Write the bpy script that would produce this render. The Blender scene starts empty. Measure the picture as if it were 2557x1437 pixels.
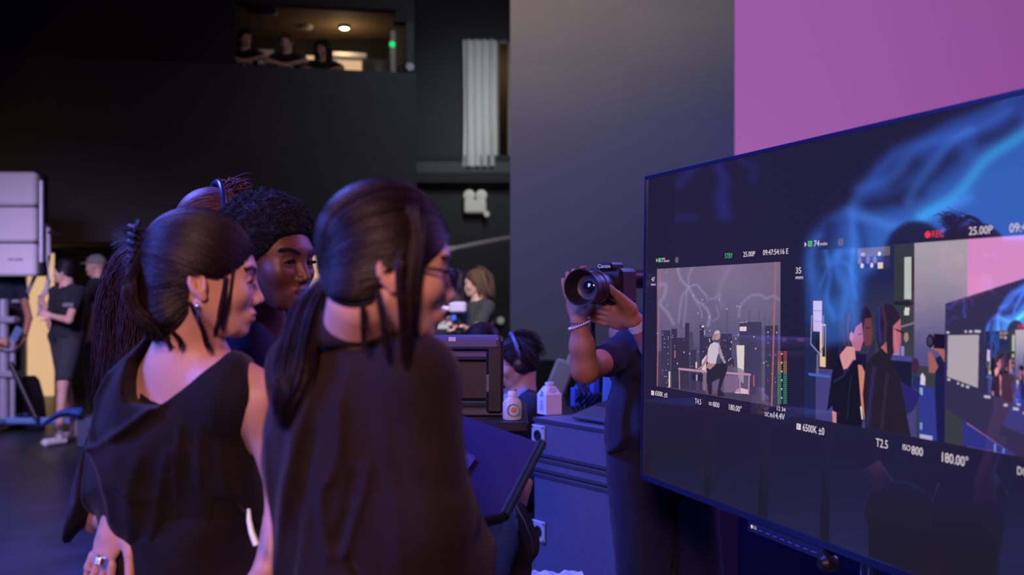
import bpy, math, random
import numpy as np
from math import sin, cos, pi, radians, sqrt
random.seed(7); RNG = np.random.default_rng(11)
SC = bpy.context.scene; COL = SC.collection
# ------------------------------------------------------------------ camera
FPX = 2700.0; CX = 1278.5; HY = 729.0; EYE = 1.5
cam = bpy.data.cameras.new('camera'); camo = bpy.data.objects.new('camera', cam); COL.objects.link(camo)
camo.location = (0, 0, EYE); camo.rotation_euler = (pi/2, 0, 0)
cam.sensor_width = 36; cam.lens = FPX/2557*36; cam.shift_y = (HY-718.5)/2557
cam.clip_start = 0.05; cam.clip_end = 100
cam.dof.use_dof = True; cam.dof.focus_distance = 3.1; cam.dof.aperture_fstop = 2.6
SC.camera = camo
# ------------------------------------------------------------------ world, exposure
w = bpy.data.worlds.new('world'); SC.world = w; w.use_nodes = True
w.node_tree.nodes['Background'].inputs[0].default_value = (.20, .22, .62, 1)
w.node_tree.nodes['Background'].inputs[1].default_value = .017
SC.view_settings.view_transform = 'Standard'; SC.view_settings.look = 'None'
SC.view_settings.exposure = 0; SC.view_settings.gamma = 1; SC.view_settings.use_curve_mapping = False
SC.cycles.use_denoising = True
SC.cycles.max_bounces = 6; SC.cycles.sample_clamp_indirect = 4
# ------------------------------------------------------------------ lamps of the studio, with added unseen fill lamps
def area(name, loc, to, size, power, col, sy=None, spread=None):
    l = bpy.data.lights.new(name, 'AREA'); l.size = size; l.energy = power; l.color = col
    if sy: l.shape = 'RECTANGLE'; l.size_y = sy
    if spread: l.spread = radians(spread)
    o = bpy.data.objects.new(name, l); COL.objects.link(o); o.location = loc
    from mathutils import Vector
    o.rotation_euler = (Vector(to)-Vector(loc)).to_track_quat('-Z', 'Y').to_euler(); return o
def spot(name, loc, to, power, col, ang, blend=.5, rad=.1):
    l = bpy.data.lights.new(name, 'SPOT'); l.energy = power; l.color = col; l.spot_size = radians(ang); l.spot_blend = blend; l.shadow_soft_size = rad
    o = bpy.data.objects.new(name, l); COL.objects.link(o); o.location = loc
    from mathutils import Vector
    o.rotation_euler = (Vector(to)-Vector(loc)).to_track_quat('-Z', 'Y').to_euler(); return o
area('warm_studio_softbox', (-.5, -1.7, 3.1), (-.45, 2.0, 1.25), .9, 38, (1, .47, .42), spread=100)
area('added_blue_floor_fill', (-3.4, 4.6, 5.0), (-2.2, 4.2, 0), 2.0, 420, (.13, .16, 1), spread=120)  # added unseen lamp that turns the floor blue
area('added_blue_side_fill', (-3.2, .9, 2.5), (.3, 2.6, 1.1), 1.1, 58, (.10, .15, 1), spread=110)  # added unseen lamp for blue rims on hair and shirts
area('added_rear_fill', (-.5, 5.6, 4.2), (-.35, 8.2, 1.5), .6, 26, (1, .95, .88), spread=50)  # added unseen lamp to brighten the distant long-haired operator
area('blue_stage_wash', (3.2, 6.6, 3.6), (.9, 4.2, .6), 1.6, 70, (.12, .18, 1))
area('hall_ceiling_light', (1.2, 10.5, 6.6), (-.7, 16, 3.0), 1.2, 21, (.90, .94, 1), spread=75)
area('violet_stage_light', (-4.2, 5.5, 3.6), (-5.0, 11.4, .9), 1.2, 27, (.62, .50, 1), spread=42)
area('added_violet_fill', (3.0, 3.9, 3.8), (-.3, 2.1, 1.5), 1.0, 27, (.55, .22, 1), spread=110)  # added unseen lamp that strengthens the violet on the faces
spot('amber_wall_spot', (-7.6, 11.6, .4), (-5.8, 13.6, 2.6), 95, (1, .42, .2), 46, .6)
# ------------------------------------------------------------------ helpers
def P(x, y, Y): return np.array([(x-CX)/FPX*Y, Y, EYE+(HY-y)/FPX*Y])
def lin(r, g=None, b=None):
    c = np.array([r, g, b] if g is not None else r, float)/255
    return np.where(c <= .04045, c/12.92, ((c+.055)/1.055)**2.4)
BASE = {}
def link(name, data, parent=None, loc=(0, 0, 0)):
    o = bpy.data.objects.new(name, data); COL.objects.link(o)
    if parent is None: o.location = loc; BASE[o.name] = np.array(loc, float)
    else: o.parent = parent; BASE[o.name] = BASE[parent.name]
    return o
def thing(o, label, cat, group=None, kind=None):
    o['label'] = label; o['category'] = cat
    if group: o['group'] = group
    if kind: o['kind'] = kind
    return o
def empty(name, loc, label, cat, group=None):
    return thing(link(name, None, None, loc), label, cat, group)
def struct(o): o['kind'] = 'structure'; return o
def mesh(name, V, F, mat, parent=None, smooth=False, base=None, mats=None, matidx=None, flat=False):
    """V (n,3) world coords; F (m,4)/(m,3) array or list of lists"""
    V = np.asarray(V, float)
    if parent is not None: b = BASE[parent.name]
    else: b = np.array(base if base is not None else (0, 0, 0), float)
    me = bpy.data.meshes.new(name); Vl = (V-b).astype(np.float32)
    if isinstance(F, np.ndarray):
        n = F.shape[1]; me.vertices.add(len(Vl)); me.vertices.foreach_set('co', Vl.ravel())
        me.loops.add(F.size); me.loops.foreach_set('vertex_index', F.ravel().astype(np.int32))
        me.polygons.add(len(F)); me.polygons.foreach_set('loop_start', np.arange(0, F.size, n, dtype=np.int32))
        me.polygons.foreach_set('loop_total', np.full(len(F), n, np.int32))
        me.update(calc_edges=True); me.validate()
    else:
        me.from_pydata([tuple(v) for v in Vl], [], [list(f) for f in F]); me.update()
    for m in (mats or [mat]): me.materials.append(m)
    if matidx is not None: me.polygons.foreach_set('material_index', np.asarray(matidx, np.int32))
    me.polygons.foreach_set('use_smooth', np.full(len(me.polygons), smooth)); me.update()
    o = link(name, me, parent, tuple(b) if parent is None else (0, 0, 0))
    return o
class MB:
    def __init__(s): s.V = []; s.F = []
    def add(s, V, F):
        n = len(s.V); s.V += [tuple(map(float, v)) for v in V]; s.F += [[i+n for i in f] for f in F]; return s
    def box(s, c, sz, R=None, bev=0.0):
        c = np.array(c, float); h = np.array(sz, float)/2; b = min(bev, h.min()*.9)
        if b <= 0:
            V = [(x*h[0], y*h[1], z*h[2]) for x in (-1, 1) for y in (-1, 1) for z in (-1, 1)]
            F = [[0, 1, 3, 2], [4, 6, 7, 5], [0, 4, 5, 1], [2, 3, 7, 6], [0, 2, 6, 4], [1, 5, 7, 3]]
        else:
            V = []; idx = {}
            for x in (-1, 1):
                for y in (-1, 1):
                    for z in (-1, 1):
                        for a in range(3):
                            d = [x*(h[0]-b), y*(h[1]-b), z*(h[2]-b)]; d[a] = (x, y, z)[a]*h[a]
                            idx[x, y, z, a] = len(V); V.append(tuple(d))
            F = []
            for a in range(3):
                o1, o2 = [q for q in range(3) if q != a]
                for sg in (-1, 1):
                    f = []
                    for (p, q) in ((-1, -1), (1, -1), (1, 1), (-1, 1)):
                        k = [0, 0, 0]; k[a] = sg; k[o1] = p; k[o2] = q; f.append(idx[k[0], k[1], k[2], a])
                    if (sg > 0) != (a != 1): f = f[::-1]
                    F.append(f)
            for a in range(3):
                o1, o2 = [q for q in range(3) if q != a]
                for p in (-1, 1):
                    for q in (-1, 1):
                        k0 = [0, 0, 0]; k0[o1] = p; k0[o2] = q; k1 = list(k0); k0[a] = -1; k1[a] = 1
                        k0 = tuple(k0); k1 = tuple(k1)
                        F.append([idx[k0+(o1,)], idx[k1+(o1,)], idx[k1+(o2,)], idx[k0+(o2,)]])
            for x in (-1, 1):
                for y in (-1, 1):
                    for z in (-1, 1): F.append([idx[x, y, z, 0], idx[x, y, z, 1], idx[x, y, z, 2]])
        V = np.array(V)
        if R is not None: V = V@np.array(R).T
        return s.add(V+c, F)
    def lathe(s, p0, axis, prof, n=24, caps=True):
        """prof: list of (t along axis, radius)"""
        a = np.array(axis, float); a /= np.linalg.norm(a); u = np.cross(a, (0, 0, 1) if abs(a[2]) < .9 else (1, 0, 0)); u /= np.linalg.norm(u); v = np.cross(a, u)
        V = []; F = []
        for (t, r) in prof:
            for k in range(n):
                th = 2*pi*k/n; V.append(np.array(p0)+a*t+r*(u*cos(th)+v*sin(th)))
        for i in range(len(prof)-1):
            for k in range(n): F.append([i*n+k, i*n+(k+1) % n, (i+1)*n+(k+1) % n, (i+1)*n+k])
        if caps: F.append(list(range(n))[::-1]); F.append([(len(prof)-1)*n+k for k in range(n)])
        return s.add(V, F)
    def rod(s, a, b, r, n=12, r2=None):
        a = np.array(a, float); b = np.array(b, float); L = np.linalg.norm(b-a)
        return s.lathe(a, b-a, [(0, r), (L, r if r2 is None else r2)], n)
    def tube(s, pts, r, n=8):
        pts = [np.array(p, float) for p in pts]; V = []; F = []
        rr = r if hasattr(r, '__len__') else [r]*len(pts)
        for i, p in enumerate(pts):
            t = pts[min(i+1, len(pts)-1)]-pts[max(i-1, 0)]; t /= (np.linalg.norm(t)+1e-9)
            u = np.cross(t, (0.03, .1, 1)); u /= (np.linalg.norm(u)+1e-9); v = np.cross(t, u)
            for k in range(n): V.append(p+rr[i]*(u*cos(2*pi*k/n)+v*sin(2*pi*k/n)))
        for i in range(len(pts)-1):
            for k in range(n): F.append([i*n+k, i*n+(k+1) % n, (i+1)*n+(k+1) % n, (i+1)*n+k])
        F.append(list(range(n))[::-1]); F.append([(len(pts)-1)*n+k for k in range(n)])
        return s.add(V, F)
    def prism(s, poly, d):
        """poly: list of 3d points (planar), extruded by vector d"""
        poly = [np.array(p, float) for p in poly]; n = len(poly); d = np.array(d, float)
        V = poly+[p+d for p in poly]
        F = [list(range(n)), [n+i for i in range(n)][::-1]]+[[i, i+n, (i+1) % n+n, (i+1) % n] for i in range(n)]
        return s.add(V, F)
    def build(s, name, mat, parent=None, smooth=False, base=None):
        o = mesh(name, np.array(s.V), s.F, mat, parent, smooth, base)
        import bmesh
        bm = bmesh.new(); bm.from_mesh(o.data); bmesh.ops.recalc_face_normals(bm, faces=bm.faces); bm.to_mesh(o.data); bm.free()
        if smooth:
            try: o.data.set_sharp_from_angle(angle=radians(40))
            except Exception: pass
        return o
def curve_pts(pts, n=24):
    """Catmull-Rom through pts"""
    p = [np.array(q, float) for q in pts]; p = [2*p[0]-p[1]]+p+[2*p[-1]-p[-2]]; out = []
    m = len(p)-3
    for i in range(n):
        u = i/(n-1)*m; k = min(int(u), m-1); t = u-k; a, b, c, d = p[k:k+4]
        out.append(.5*((2*b)+(-a+c)*t+(2*a-5*b+4*c-d)*t*t+(-a+3*b-3*c+d)*t**3))
    return np.array(out)
MATS = {}
def mat(name, col=(.5, .5, .5), rough=.6, metal=0, spec=.5, emit=None, es=1.0, noise=0.0, nscale=30, bump=0.0, bscale=120, sss=0, sheen=0, stretch=None, trans=0, coat=0):
    if name in MATS: return MATS[name]
    m = bpy.data.materials.new(name); m.use_nodes = True; nt = m.node_tree; b = nt.nodes['Principled BSDF']
    b.inputs['Base Color'].default_value = (*col, 1); b.inputs['Roughness'].default_value = rough; b.inputs['Metallic'].default_value = metal
    b.inputs['Specular IOR Level'].default_value = spec
    if sss: b.inputs['Subsurface Weight'].default_value = sss; b.inputs['Subsurface Radius'].default_value = (.012, .005, .003); b.inputs['Subsurface Scale'].default_value = 1
    if sheen: b.inputs['Sheen Weight'].default_value = sheen; b.inputs['Sheen Roughness'].default_value = .4
    if trans: b.inputs['Transmission Weight'].default_value = trans
    if coat: b.inputs['Coat Weight'].default_value = coat; b.inputs['Coat Roughness'].default_value = .15
    if emit is not None: b.inputs['Emission Color'].default_value = (*emit, 1); b.inputs['Emission Strength'].default_value = es
    tc = nt.nodes.new('ShaderNodeTexCoord')
    vec = tc.outputs['Object']
    if stretch:
        mp = nt.nodes.new('ShaderNodeMapping'); mp.inputs['Scale'].default_value = stretch; nt.links.new(vec, mp.inputs[0]); vec = mp.outputs[0]
    if noise:
        n = nt.nodes.new('ShaderNodeTexNoise'); n.inputs['Scale'].default_value = nscale; n.inputs['Detail'].default_value = 4; nt.links.new(vec, n.inputs[0])
        mr = nt.nodes.new('ShaderNodeMapRange'); mr.inputs[1].default_value = .3; mr.inputs[2].default_value = .7; mr.inputs[3].default_value = 1-noise; mr.inputs[4].default_value = 1+noise
        nt.links.new(n.outputs[0], mr.inputs[0])
        vm = nt.nodes.new('ShaderNodeVectorMath'); vm.operation = 'SCALE'; vm.inputs[0].default_value = col; nt.links.new(mr.outputs[0], vm.inputs['Scale'])
        nt.links.new(vm.outputs[0], b.inputs['Base Color'])
    if bump:
        n = nt.nodes.new('ShaderNodeTexNoise'); n.inputs['Scale'].default_value = bscale; n.inputs['Detail'].default_value = 3; nt.links.new(vec, n.inputs[0])
        bp = nt.nodes.new('ShaderNodeBump'); bp.inputs['Strength'].default_value = bump; bp.inputs['Distance'].default_value = .002; nt.links.new(n.outputs[0], bp.inputs['Height']); nt.links.new(bp.outputs[0], b.inputs['Normal'])
    MATS[name] = m; return m
def attr_emit(name, es=1.0, base=(.01, .01, .012), rough=.1, spec=.5, gloss=0.0):
    m = bpy.data.materials.new(name); m.use_nodes = True; nt = m.node_tree; b = nt.nodes['Principled BSDF']
    a = nt.nodes.new('ShaderNodeAttribute'); a.attribute_name = 'picture'
    b.inputs['Base Color'].default_value = (*base, 1); b.inputs['Roughness'].default_value = rough; b.inputs['Specular IOR Level'].default_value = spec
    nt.links.new(a.outputs['Color'], b.inputs['Emission Color']); b.inputs['Emission Strength'].default_value = es
    if gloss:
        g = nt.nodes.new('ShaderNodeBsdfGlossy'); g.inputs['Roughness'].default_value = rough; g.inputs['Color'].default_value = (gloss, gloss, gloss, 1)
        ad = nt.nodes.new('ShaderNodeAddShader'); nt.links.new(b.outputs[0], ad.inputs[0]); nt.links.new(g.outputs[0], ad.inputs[1]); nt.links.new(ad.outputs[0], nt.nodes['Material Output'].inputs[0])
    return m
def set_attr(o, name, C):
    n = len(o.data.vertices); a = o.data.color_attributes.new(name, 'FLOAT_COLOR', 'POINT')
    buf = np.ones((n, 4), np.float32); buf[:, :3] = C; a.data.foreach_set('color', buf.ravel())
def grid_faces(nu, nv):
    i = np.arange(nu-1)[:, None]; j = np.arange(nv-1)[None]
    a = (i*nv+j).ravel(); return np.stack([a, a+nv, a+nv+1, a+1], 1)
def seg_dist(X, Y, a, b):
    ax, ay = a; bx, by = b; dx, dy = bx-ax, by-ay; L = dx*dx+dy*dy+1e-9
    t = np.clip(((X-ax)*dx+(Y-ay)*dy)/L, 0, 1); return np.hypot(X-ax-t*dx, Y-ay-t*dy)
def line_dist(X, Y, pts):
    d = None
    for a, b in zip(pts[:-1], pts[1:]):
        q = seg_dist(X, Y, a, b); d = q if d is None else np.minimum(d, q)
    return d
def smooth_line(pts, n=16): 
    return [tuple(q) for q in curve_pts([(p[0], p[1], 0) for p in pts], n)[:, :2]]
def poly_sdf(X, Y, pts):
    d = np.full(np.broadcast(X, Y).shape, 1e9); ins = np.zeros(d.shape, bool); n = len(pts)
    for i in range(n):
        a = pts[i]; b = pts[(i+1) % n]; d = np.minimum(d, seg_dist(X, Y, a, b))
        c = ((a[1] > Y) != (b[1] > Y)); den = (b[1]-a[1]) or 1e-9
        ins ^= c & (X < (b[0]-a[0])*(Y-a[1])/den+a[0])
    return np.where(ins, -d, d)
def sm(x, a, b): t = np.clip((x-a)/(b-a), 0, 1); return t*t*(3-2*t)
# ------------------------------------------------------------------ materials
M_floor = mat('stage_floor', (.040, .040, .052), rough=.40, spec=.36, noise=.25, nscale=3, bump=.15, bscale=40)
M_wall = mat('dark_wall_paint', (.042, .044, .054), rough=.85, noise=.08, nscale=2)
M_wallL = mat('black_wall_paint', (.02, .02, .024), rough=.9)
M_black = mat('black_metal', (.012, .012, .015), rough=.45)
M_blackp = mat('black_plastic', (.015, .015, .019), rough=.35)
M_rubber = mat('rubber', (.01, .01, .012), rough=.8)
M_white = mat('white_plastic', (.75, .73, .72), rough=.5)
M_steel = mat('brushed_steel', (.6, .6, .62), rough=.25, metal=1)
M_chrome = mat('chrome', (.75, .75, .78), rough=.08, metal=1)
M_cream = mat('cream_wall_paint', (.75, .60, .42), rough=.8)
M_case = mat('road_case_laminate', (.10, .115, .20), rough=.45, noise=.06, nscale=60)
M_plate = mat('zinc_plate', (.55, .62, .68), rough=.4, metal=.2)
# ------------------------------------------------------------------ room shell
def quad(name, pts, m): 
    return struct(mesh(name, np.array(pts, float), np.array([[0, 1, 2, 3]]), m))
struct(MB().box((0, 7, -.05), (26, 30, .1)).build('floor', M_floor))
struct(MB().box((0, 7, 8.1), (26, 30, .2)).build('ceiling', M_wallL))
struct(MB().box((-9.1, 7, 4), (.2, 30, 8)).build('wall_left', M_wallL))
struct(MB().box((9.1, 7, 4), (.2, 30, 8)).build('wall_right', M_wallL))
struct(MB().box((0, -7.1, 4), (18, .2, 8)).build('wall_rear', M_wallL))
# balcony block: facade along the line F0 + t*FD
F0 = np.array([-3.83, 14.0, 0]); FD = np.array([.975, .222, 0]); FD /= np.linalg.norm(FD); FN = np.array([FD[1], -FD[0], 0])  # FN to viewer
def fac(px, off=0.0):
    """distance along the facade for a photo column"""
    k = (px-CX)/FPX; o = F0+FN*off
    t = (k*o[1]-o[0])/(FD[0]-k*FD[1]); return t
def fpt(t, z, off=0.0): p = F0+FD*t+FN*off; return np.array([p[0], p[1], z])
def fz(px, y, off=0.0):
    p = fpt(fac(px, off), 0, off); return EYE+(HY-y)/FPX*p[1]
def fbox(mb, t0, t1, z0, z1, o0, o1):
    P8 = [fpt(t, z, o) for t in (t0, t1) for o in (o0, o1) for z in (z0, z1)]
    return mb.add(P8, [[0, 1, 3, 2], [4, 6, 7, 5], [0, 4, 5, 1], [2, 3, 7, 6], [0, 2, 6, 4], [1, 5, 7, 3]])
tL = -5.2; tR = fac(1040); tO0 = fac(588); tO1 = fac(992)
zb = fz(200, 603); zp = fz(590, 162); zo = fz(790, 12); DEP = 3.0
b = MB(); fbox(b, tL, tR, zb, zp, 0, -.25)
struct(b.build('wall_balcony', M_wall))
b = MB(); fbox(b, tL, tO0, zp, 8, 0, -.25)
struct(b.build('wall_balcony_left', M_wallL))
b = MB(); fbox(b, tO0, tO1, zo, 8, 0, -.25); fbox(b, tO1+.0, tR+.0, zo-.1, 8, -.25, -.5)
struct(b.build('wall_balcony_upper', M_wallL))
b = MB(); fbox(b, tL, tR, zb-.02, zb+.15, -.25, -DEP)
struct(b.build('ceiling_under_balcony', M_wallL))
b = MB(); fbox(b, tO0-.52, tO0-.42, zp-.6, 6.2, -.25, -DEP); fbox(b, tR-.1, tR, zb, 6.2, -.26, -DEP)
struct(b.build('wall_balcony_side', M_wall))
b = MB(); fbox(b, tL, tR, 0.15+zb, 6.2, -DEP, -DEP-.15)
struct(b.build('wall_balcony_rear', mat('balcony_rear_paint', (.05, .048, .05), rough=.9)))
b = MB(); fbox(b, tO0-.52, tR, zp+1.08, zp+1.2, -.25, -DEP)
struct(b.build('ceiling_balcony', mat('balcony_ceiling_paint', (.22, .15, .085), rough=.8)))
b = MB(); fbox(b, tO0-.5, tR-.1, zp-1.02, zp-.92, -.25, -DEP)
struct(b.build('floor_balcony', M_wall))
# lower wall under the block with three doorways
def lower(pxs, off, ztop, m):
    for i, (a, c) in enumerate(pxs):
        b = MB(); fbox(b, fac(a, off), fac(c, off), 0, ztop, off, off-.12); struct(b.build('wall_lower_%s' % 'abcdef'[i], m))
OFF = -2.0
lower([(-700, 52), (312, 765), (848, 1040)], OFF, zb, M_wall)
def lintel(a, c, ypx):
    z = fz((a+c)/2, ypx, OFF); b = MB(); fbox(b, fac(a, OFF), fac(c, OFF), z, zb, OFF, OFF-.12); return b, z
mdoor = mat('door_frame_paint', (.10, .085, .06), rough=.6)
for k, (a, c, y) in enumerate(((52, 148, 622), (148, 312, 608), (765, 848, 628))):
    b, z = lintel(a, c, y); struct(b.build('wall_lintel_%s' % 'abc'[k], M_wall))
    if k != 1:
        b = MB(); t0 = fac(a, OFF); t1 = fac(c, OFF); z2 = z
        fbox(b, t0, t0+.06, 0, z2, OFF+.03, OFF-.13); fbox(b, t1-.06, t1, 0, z2, OFF+.03, OFF-.13); fbox(b, t0, t1, z2-.06, z2, OFF+.03, OFF-.13)
        struct(b.build('door_%d' % (1+(k > 0)), mdoor))
        # corridor wall behind the doorway, lamplight put into its emission
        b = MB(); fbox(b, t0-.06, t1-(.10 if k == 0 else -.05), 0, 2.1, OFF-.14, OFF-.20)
        struct(b.build('wall_corridor_%s' % 'ab'[k > 0], mat('cream_wall_glow', (.12, .09, .06), emit=tuple(lin(232, 186, 140)), es=.9)))
    else:
        b = MB(); fbox(b, fac(a, OFF), fac(c, OFF)-.0, 0, 2.6, OFF-1.4, OFF-1.5)
        struct(b.build('wall_dark_passage', M_wallL))
# back wall on the right with the curtained window
YB = 17.2
wx = [P(1160, 0, YB)[0], P(1276, 0, YB)[0]]; wz = [P(0, 416, YB)[2], P(0, 100, YB)[2]]
b = MB(); x0 = -9; x1 = 9
b.box(((x0+wx[0])/2, YB+.1, 4), (wx[0]-x0, .2, 8)); b.box(((x1+wx[1])/2, YB+.1, 4), (x1-wx[1], .2, 8))
b.box(((wx[0]+wx[1])/2, YB+.1, wz[0]/2), (wx[1]-wx[0], .2, wz[0])); b.box(((wx[0]+wx[1])/2, YB+.1, (8+wz[1])/2), (wx[1]-wx[0], .2, 8-wz[1]))
struct(b.build('wall_back', mat('back_wall_paint', (.030, .031, .035), rough=.85, noise=.05)))
b = MB(); b.box((-1.2, YB-.12, P(0, 447, YB)[2]), (7, .2, .16)); b.box((-1.2, YB-.06, P(0, 398, YB)[2]), (7, .1, .1)); 
struct(b.build('trim_1', mat('ledge_paint', (.02, .02, .023), rough=.8)))
b = MB(); b.box((-.8, YB-.05, P(0, 426, YB)[2]), (4.0, .12, .28)); struct(b.build('trim_2', mat('trim_grey', (.075, .075, .085), rough=.8)))
wc = (wx[0]+wx[1])/2
b = MB(); fw = .05
for q in ((wx[0]+fw/2, (wz[0]+wz[1])/2, fw, wz[1]-wz[0]), (wx[1]-fw/2, (wz[0]+wz[1])/2, fw, wz[1]-wz[0]), (wc, wz[0]+fw/2, wx[1]-wx[0], fw), (wc, wz[1]-fw/2, wx[1]-wx[0], fw), (P(1243, 0, YB)[0], (wz[0]+wz[1])/2, .04, wz[1]-wz[0])):
    b.box((q[0], YB+.05, q[1]), (q[2], .08, q[3]))
win = struct(b.build('window_1', mat('window_frame_paint', (.12, .12, .12), rough=.5)))
b = MB(); b.box((wc, YB+.09, (wz[0]+wz[1])/2), (wx[1]-wx[0]-.06, .01, wz[1]-wz[0]-.06)); g = b.build('pane', mat('window_glass', (.3, .26, .2), rough=.05, trans=1), win)
b = MB(); b.box((wc, YB+1.2, 4), (3.5, .1, 4)); struct(b.build('wall_room_behind_window', mat('brown_blind', (.10, .07, .045), rough=.8)))
area('window_room_lamp', (wc+.2, YB+.5, 5.4), (wc+.2, YB+1.2, 4.5), .4, 9, (1, .8, .6))
# curtain: pleated
cx0 = P(1156, 0, YB-.1)[0]; cx1 = P(1241, 0, YB-.1)[0]; cz0 = P(0, 416, YB-.1)[2]; cz1 = P(0, 101, YB-.1)[2]
U = np.linspace(0, 1, 90); Vv = np.linspace(0, 1, 30); UU, VV = np.meshgrid(U, Vv, indexing='ij')
X = cx0+(cx1-cx0)*(UU+.03*np.sin(VV*3)*(1-UU)); Yc = YB-.14+.045*np.sin(UU*2*pi*4.5+.5*np.sin(VV*4))+.015*np.sin(UU*31+2)
Z = cz1+(cz0-cz1)*VV
pts = np.stack([X, Yc, Z], -1).reshape(-1, 3); pts2 = pts+[0, .01, 0]
Fq = grid_faces(90, 30); N = len(pts)
ring = [0*30+j for j in range(30)]
o = mesh('curtain', np.vstack([pts, pts2]), np.vstack([Fq, Fq[:, ::-1]+N]), mat('white_curtain_cloth', (.62, .64, .64), rough=.9), smooth=True, base=(cx0, YB-.14, cz0))
thing(o, 'pale grey pleated curtain hanging over the upper window of the back wall', 'curtain')
area('curtain_work_light', (.3, 12.0, 7.2), (-.6, 17, 4.0), .5, 5.5, (.95, 1, .98), spread=34)
# balcony lamps
mlampon = mat('lamp_glow', (1, .9, .7), emit=(1, .85, .55), es=14)
def ceil_lamp(px, y, on, lab, group=None):
    zc = zp+1.08; Yl = (zc-EYE)*FPX/(HY-y); X = (px-CX)/FPX*Yl
    e = empty('ceiling_lamp', (X, Yl, zc), lab, 'lamp', group)
    MB().lathe((X, Yl, zc-.05), (0, 0, 1), [(0, .07), (.0, .085), (.05, .09)], 20).build('housing', M_white if not on else M_black, e, True)
    MB().lathe((X, Yl, zc-.062), (0, 0, 1), [(0, .04), (.012, .066)], 20).build('diffuser', mlampon if on else mat('frosted_glass', (.6, .55, .5), rough=.4), e, True)
    return X, Yl, zc
X, Yl, zc = ceil_lamp(860, 63, True, 'lit round warm lamp on the tan balcony ceiling')
l = bpy.data.lights.new('balcony_bulb', 'POINT'); l.energy = 4.5; l.color = (1, .68, .38); l.shadow_soft_size = .06; o = bpy.data.objects.new('balcony_bulb', l); COL.objects.link(o); o.location = (X, Yl, zc-.32)
ceil_lamp(766, 64, False, 'unlit round fitting on the balcony ceiling left of the lit lamp')
# long unlit ceiling fixture on the left of the balcony ceiling
zc = zp+1.08; Yl = 15.4; Xl = (655-CX)/FPX*Yl
o = MB().box((Xl, Yl, zc-.05), (.42, .13, .08), bev=.02).build('ceiling_vent', mat('dull_white_metal', (.4, .38, .36), rough=.5), None, False, base=(Xl, Yl, zc)); thing(o, 'pale oblong ceiling fitting above the leftmost balcony onlooker', 'fitting')
# cream lit cabinet panels and white shelf behind the people
def brect(mb, x0, y0, x1, y1, off, th=.05):
    fbox(mb, fac(x0, off), fac(x1, off), fz((x0+x1)/2, y1, off), fz((x0+x1)/2, y0, off), off, off-th); return mb
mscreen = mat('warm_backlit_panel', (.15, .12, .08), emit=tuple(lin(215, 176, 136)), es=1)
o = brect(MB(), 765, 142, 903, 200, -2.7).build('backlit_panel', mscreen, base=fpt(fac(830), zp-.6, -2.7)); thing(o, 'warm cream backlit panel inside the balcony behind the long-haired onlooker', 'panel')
o = brect(MB(), 830, 131, 915, 141, -2.2, .3).build('wall_shelf', mat('white_shelf', (.6, .56, .55), rough=.5, emit=(.7, .6, .6), es=.06), base=fpt(fac(870), zp, -2.2)); thing(o, 'white wall shelf just above the cream backlit panel on the balcony', 'shelf')
o = brect(MB(), 642, 124, 684, 150, -2.5, .3).build('white_cabinet', mat('white_shelf', (.6, .56, .55)), base=fpt(fac(660), zp, -2.5)); thing(o, 'white cabinet in the balcony room between the two leftmost onlookers', 'cabinet')
# right post with green lamp
e = empty('post', fpt(fac(981, -.15), zp, -.15), 'slim pale post with a green signal light at the right end of the balcony', 'post')
b = MB(); t = fac(981, -.15); fbox(b, t-.03, t+.03, zp-.9, fz(981, 78, -.15), -.12, -.18); b.build('pole', mat('post_grey', (.22, .2, .2), rough=.5), e)
p = fpt(fac(979, -.1), fz(979, 112, -.1), -.1)
MB().lathe(p, FN, [(0, .03), (.03, .04), (.04, .025)], 20).build('signal_light', mat('green_glow', (0, .3, .1), emit=tuple(lin(0, 190, 100)), es=1.6), e, True)
p = fpt(fac(1014, -.1), zp, -.12)
e = empty('stage_lamp', p, 'small black clamp lamp sitting on the right end of the balcony parapet', 'lamp')
MB().box(p+[0, 0, .05], (.22, .14, .12), bev=.03).build('housing', M_black, e); MB().lathe(p+[.06, -.08, .08], (0.3, -1, 0), [(0, .05), (.03, .055)], 16).build('lens', mat('grey_lens', (.3, .3, .38), rough=.2), e, True)
# glass balustrade at the right inside the balcony
b = MB(); fbox(b, fac(905, -.9), fac(985, -.4), zp-.9, zp+.35, -.9, -.92); o = b.build('glass_screen', mat('tinted_glass', (.5, .45, .4), rough=.08, trans=.8), base=fpt(fac(940), zp-.9, -.9)); thing(o, 'tinted glass screen beside the green light on the balcony', 'glass screen')
# emergency light on the back wall
c = P(1187, 516, YB-.12)
e = empty('emergency_light', c+[0, .1, -.12], 'white emergency light box with two round lamp heads on the dark back wall', 'emergency light')
mel = mat('emergency_white', (.68, .68, .64), rough=.5, emit=(.8, .8, .75), es=.12)
MB().box(c, (.34, .16, .2), bev=.02).build('housing', mel, e)
for dx in (-.09, .09):
    h = c+[dx*1.05, -.02, .17]; MB().lathe(h+[0, .05, 0], (0, -1, 0), [(0, .05), (.05, .088), (.09, .088), (.1, .06)], 20).build('lamp_head', mel, e, True)
MB().lathe(c+[.18, -.02, -.12], (0, -1, 0), [(0, .045), (.06, .045)], 16).build('sounder', mel, e, True)
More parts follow.
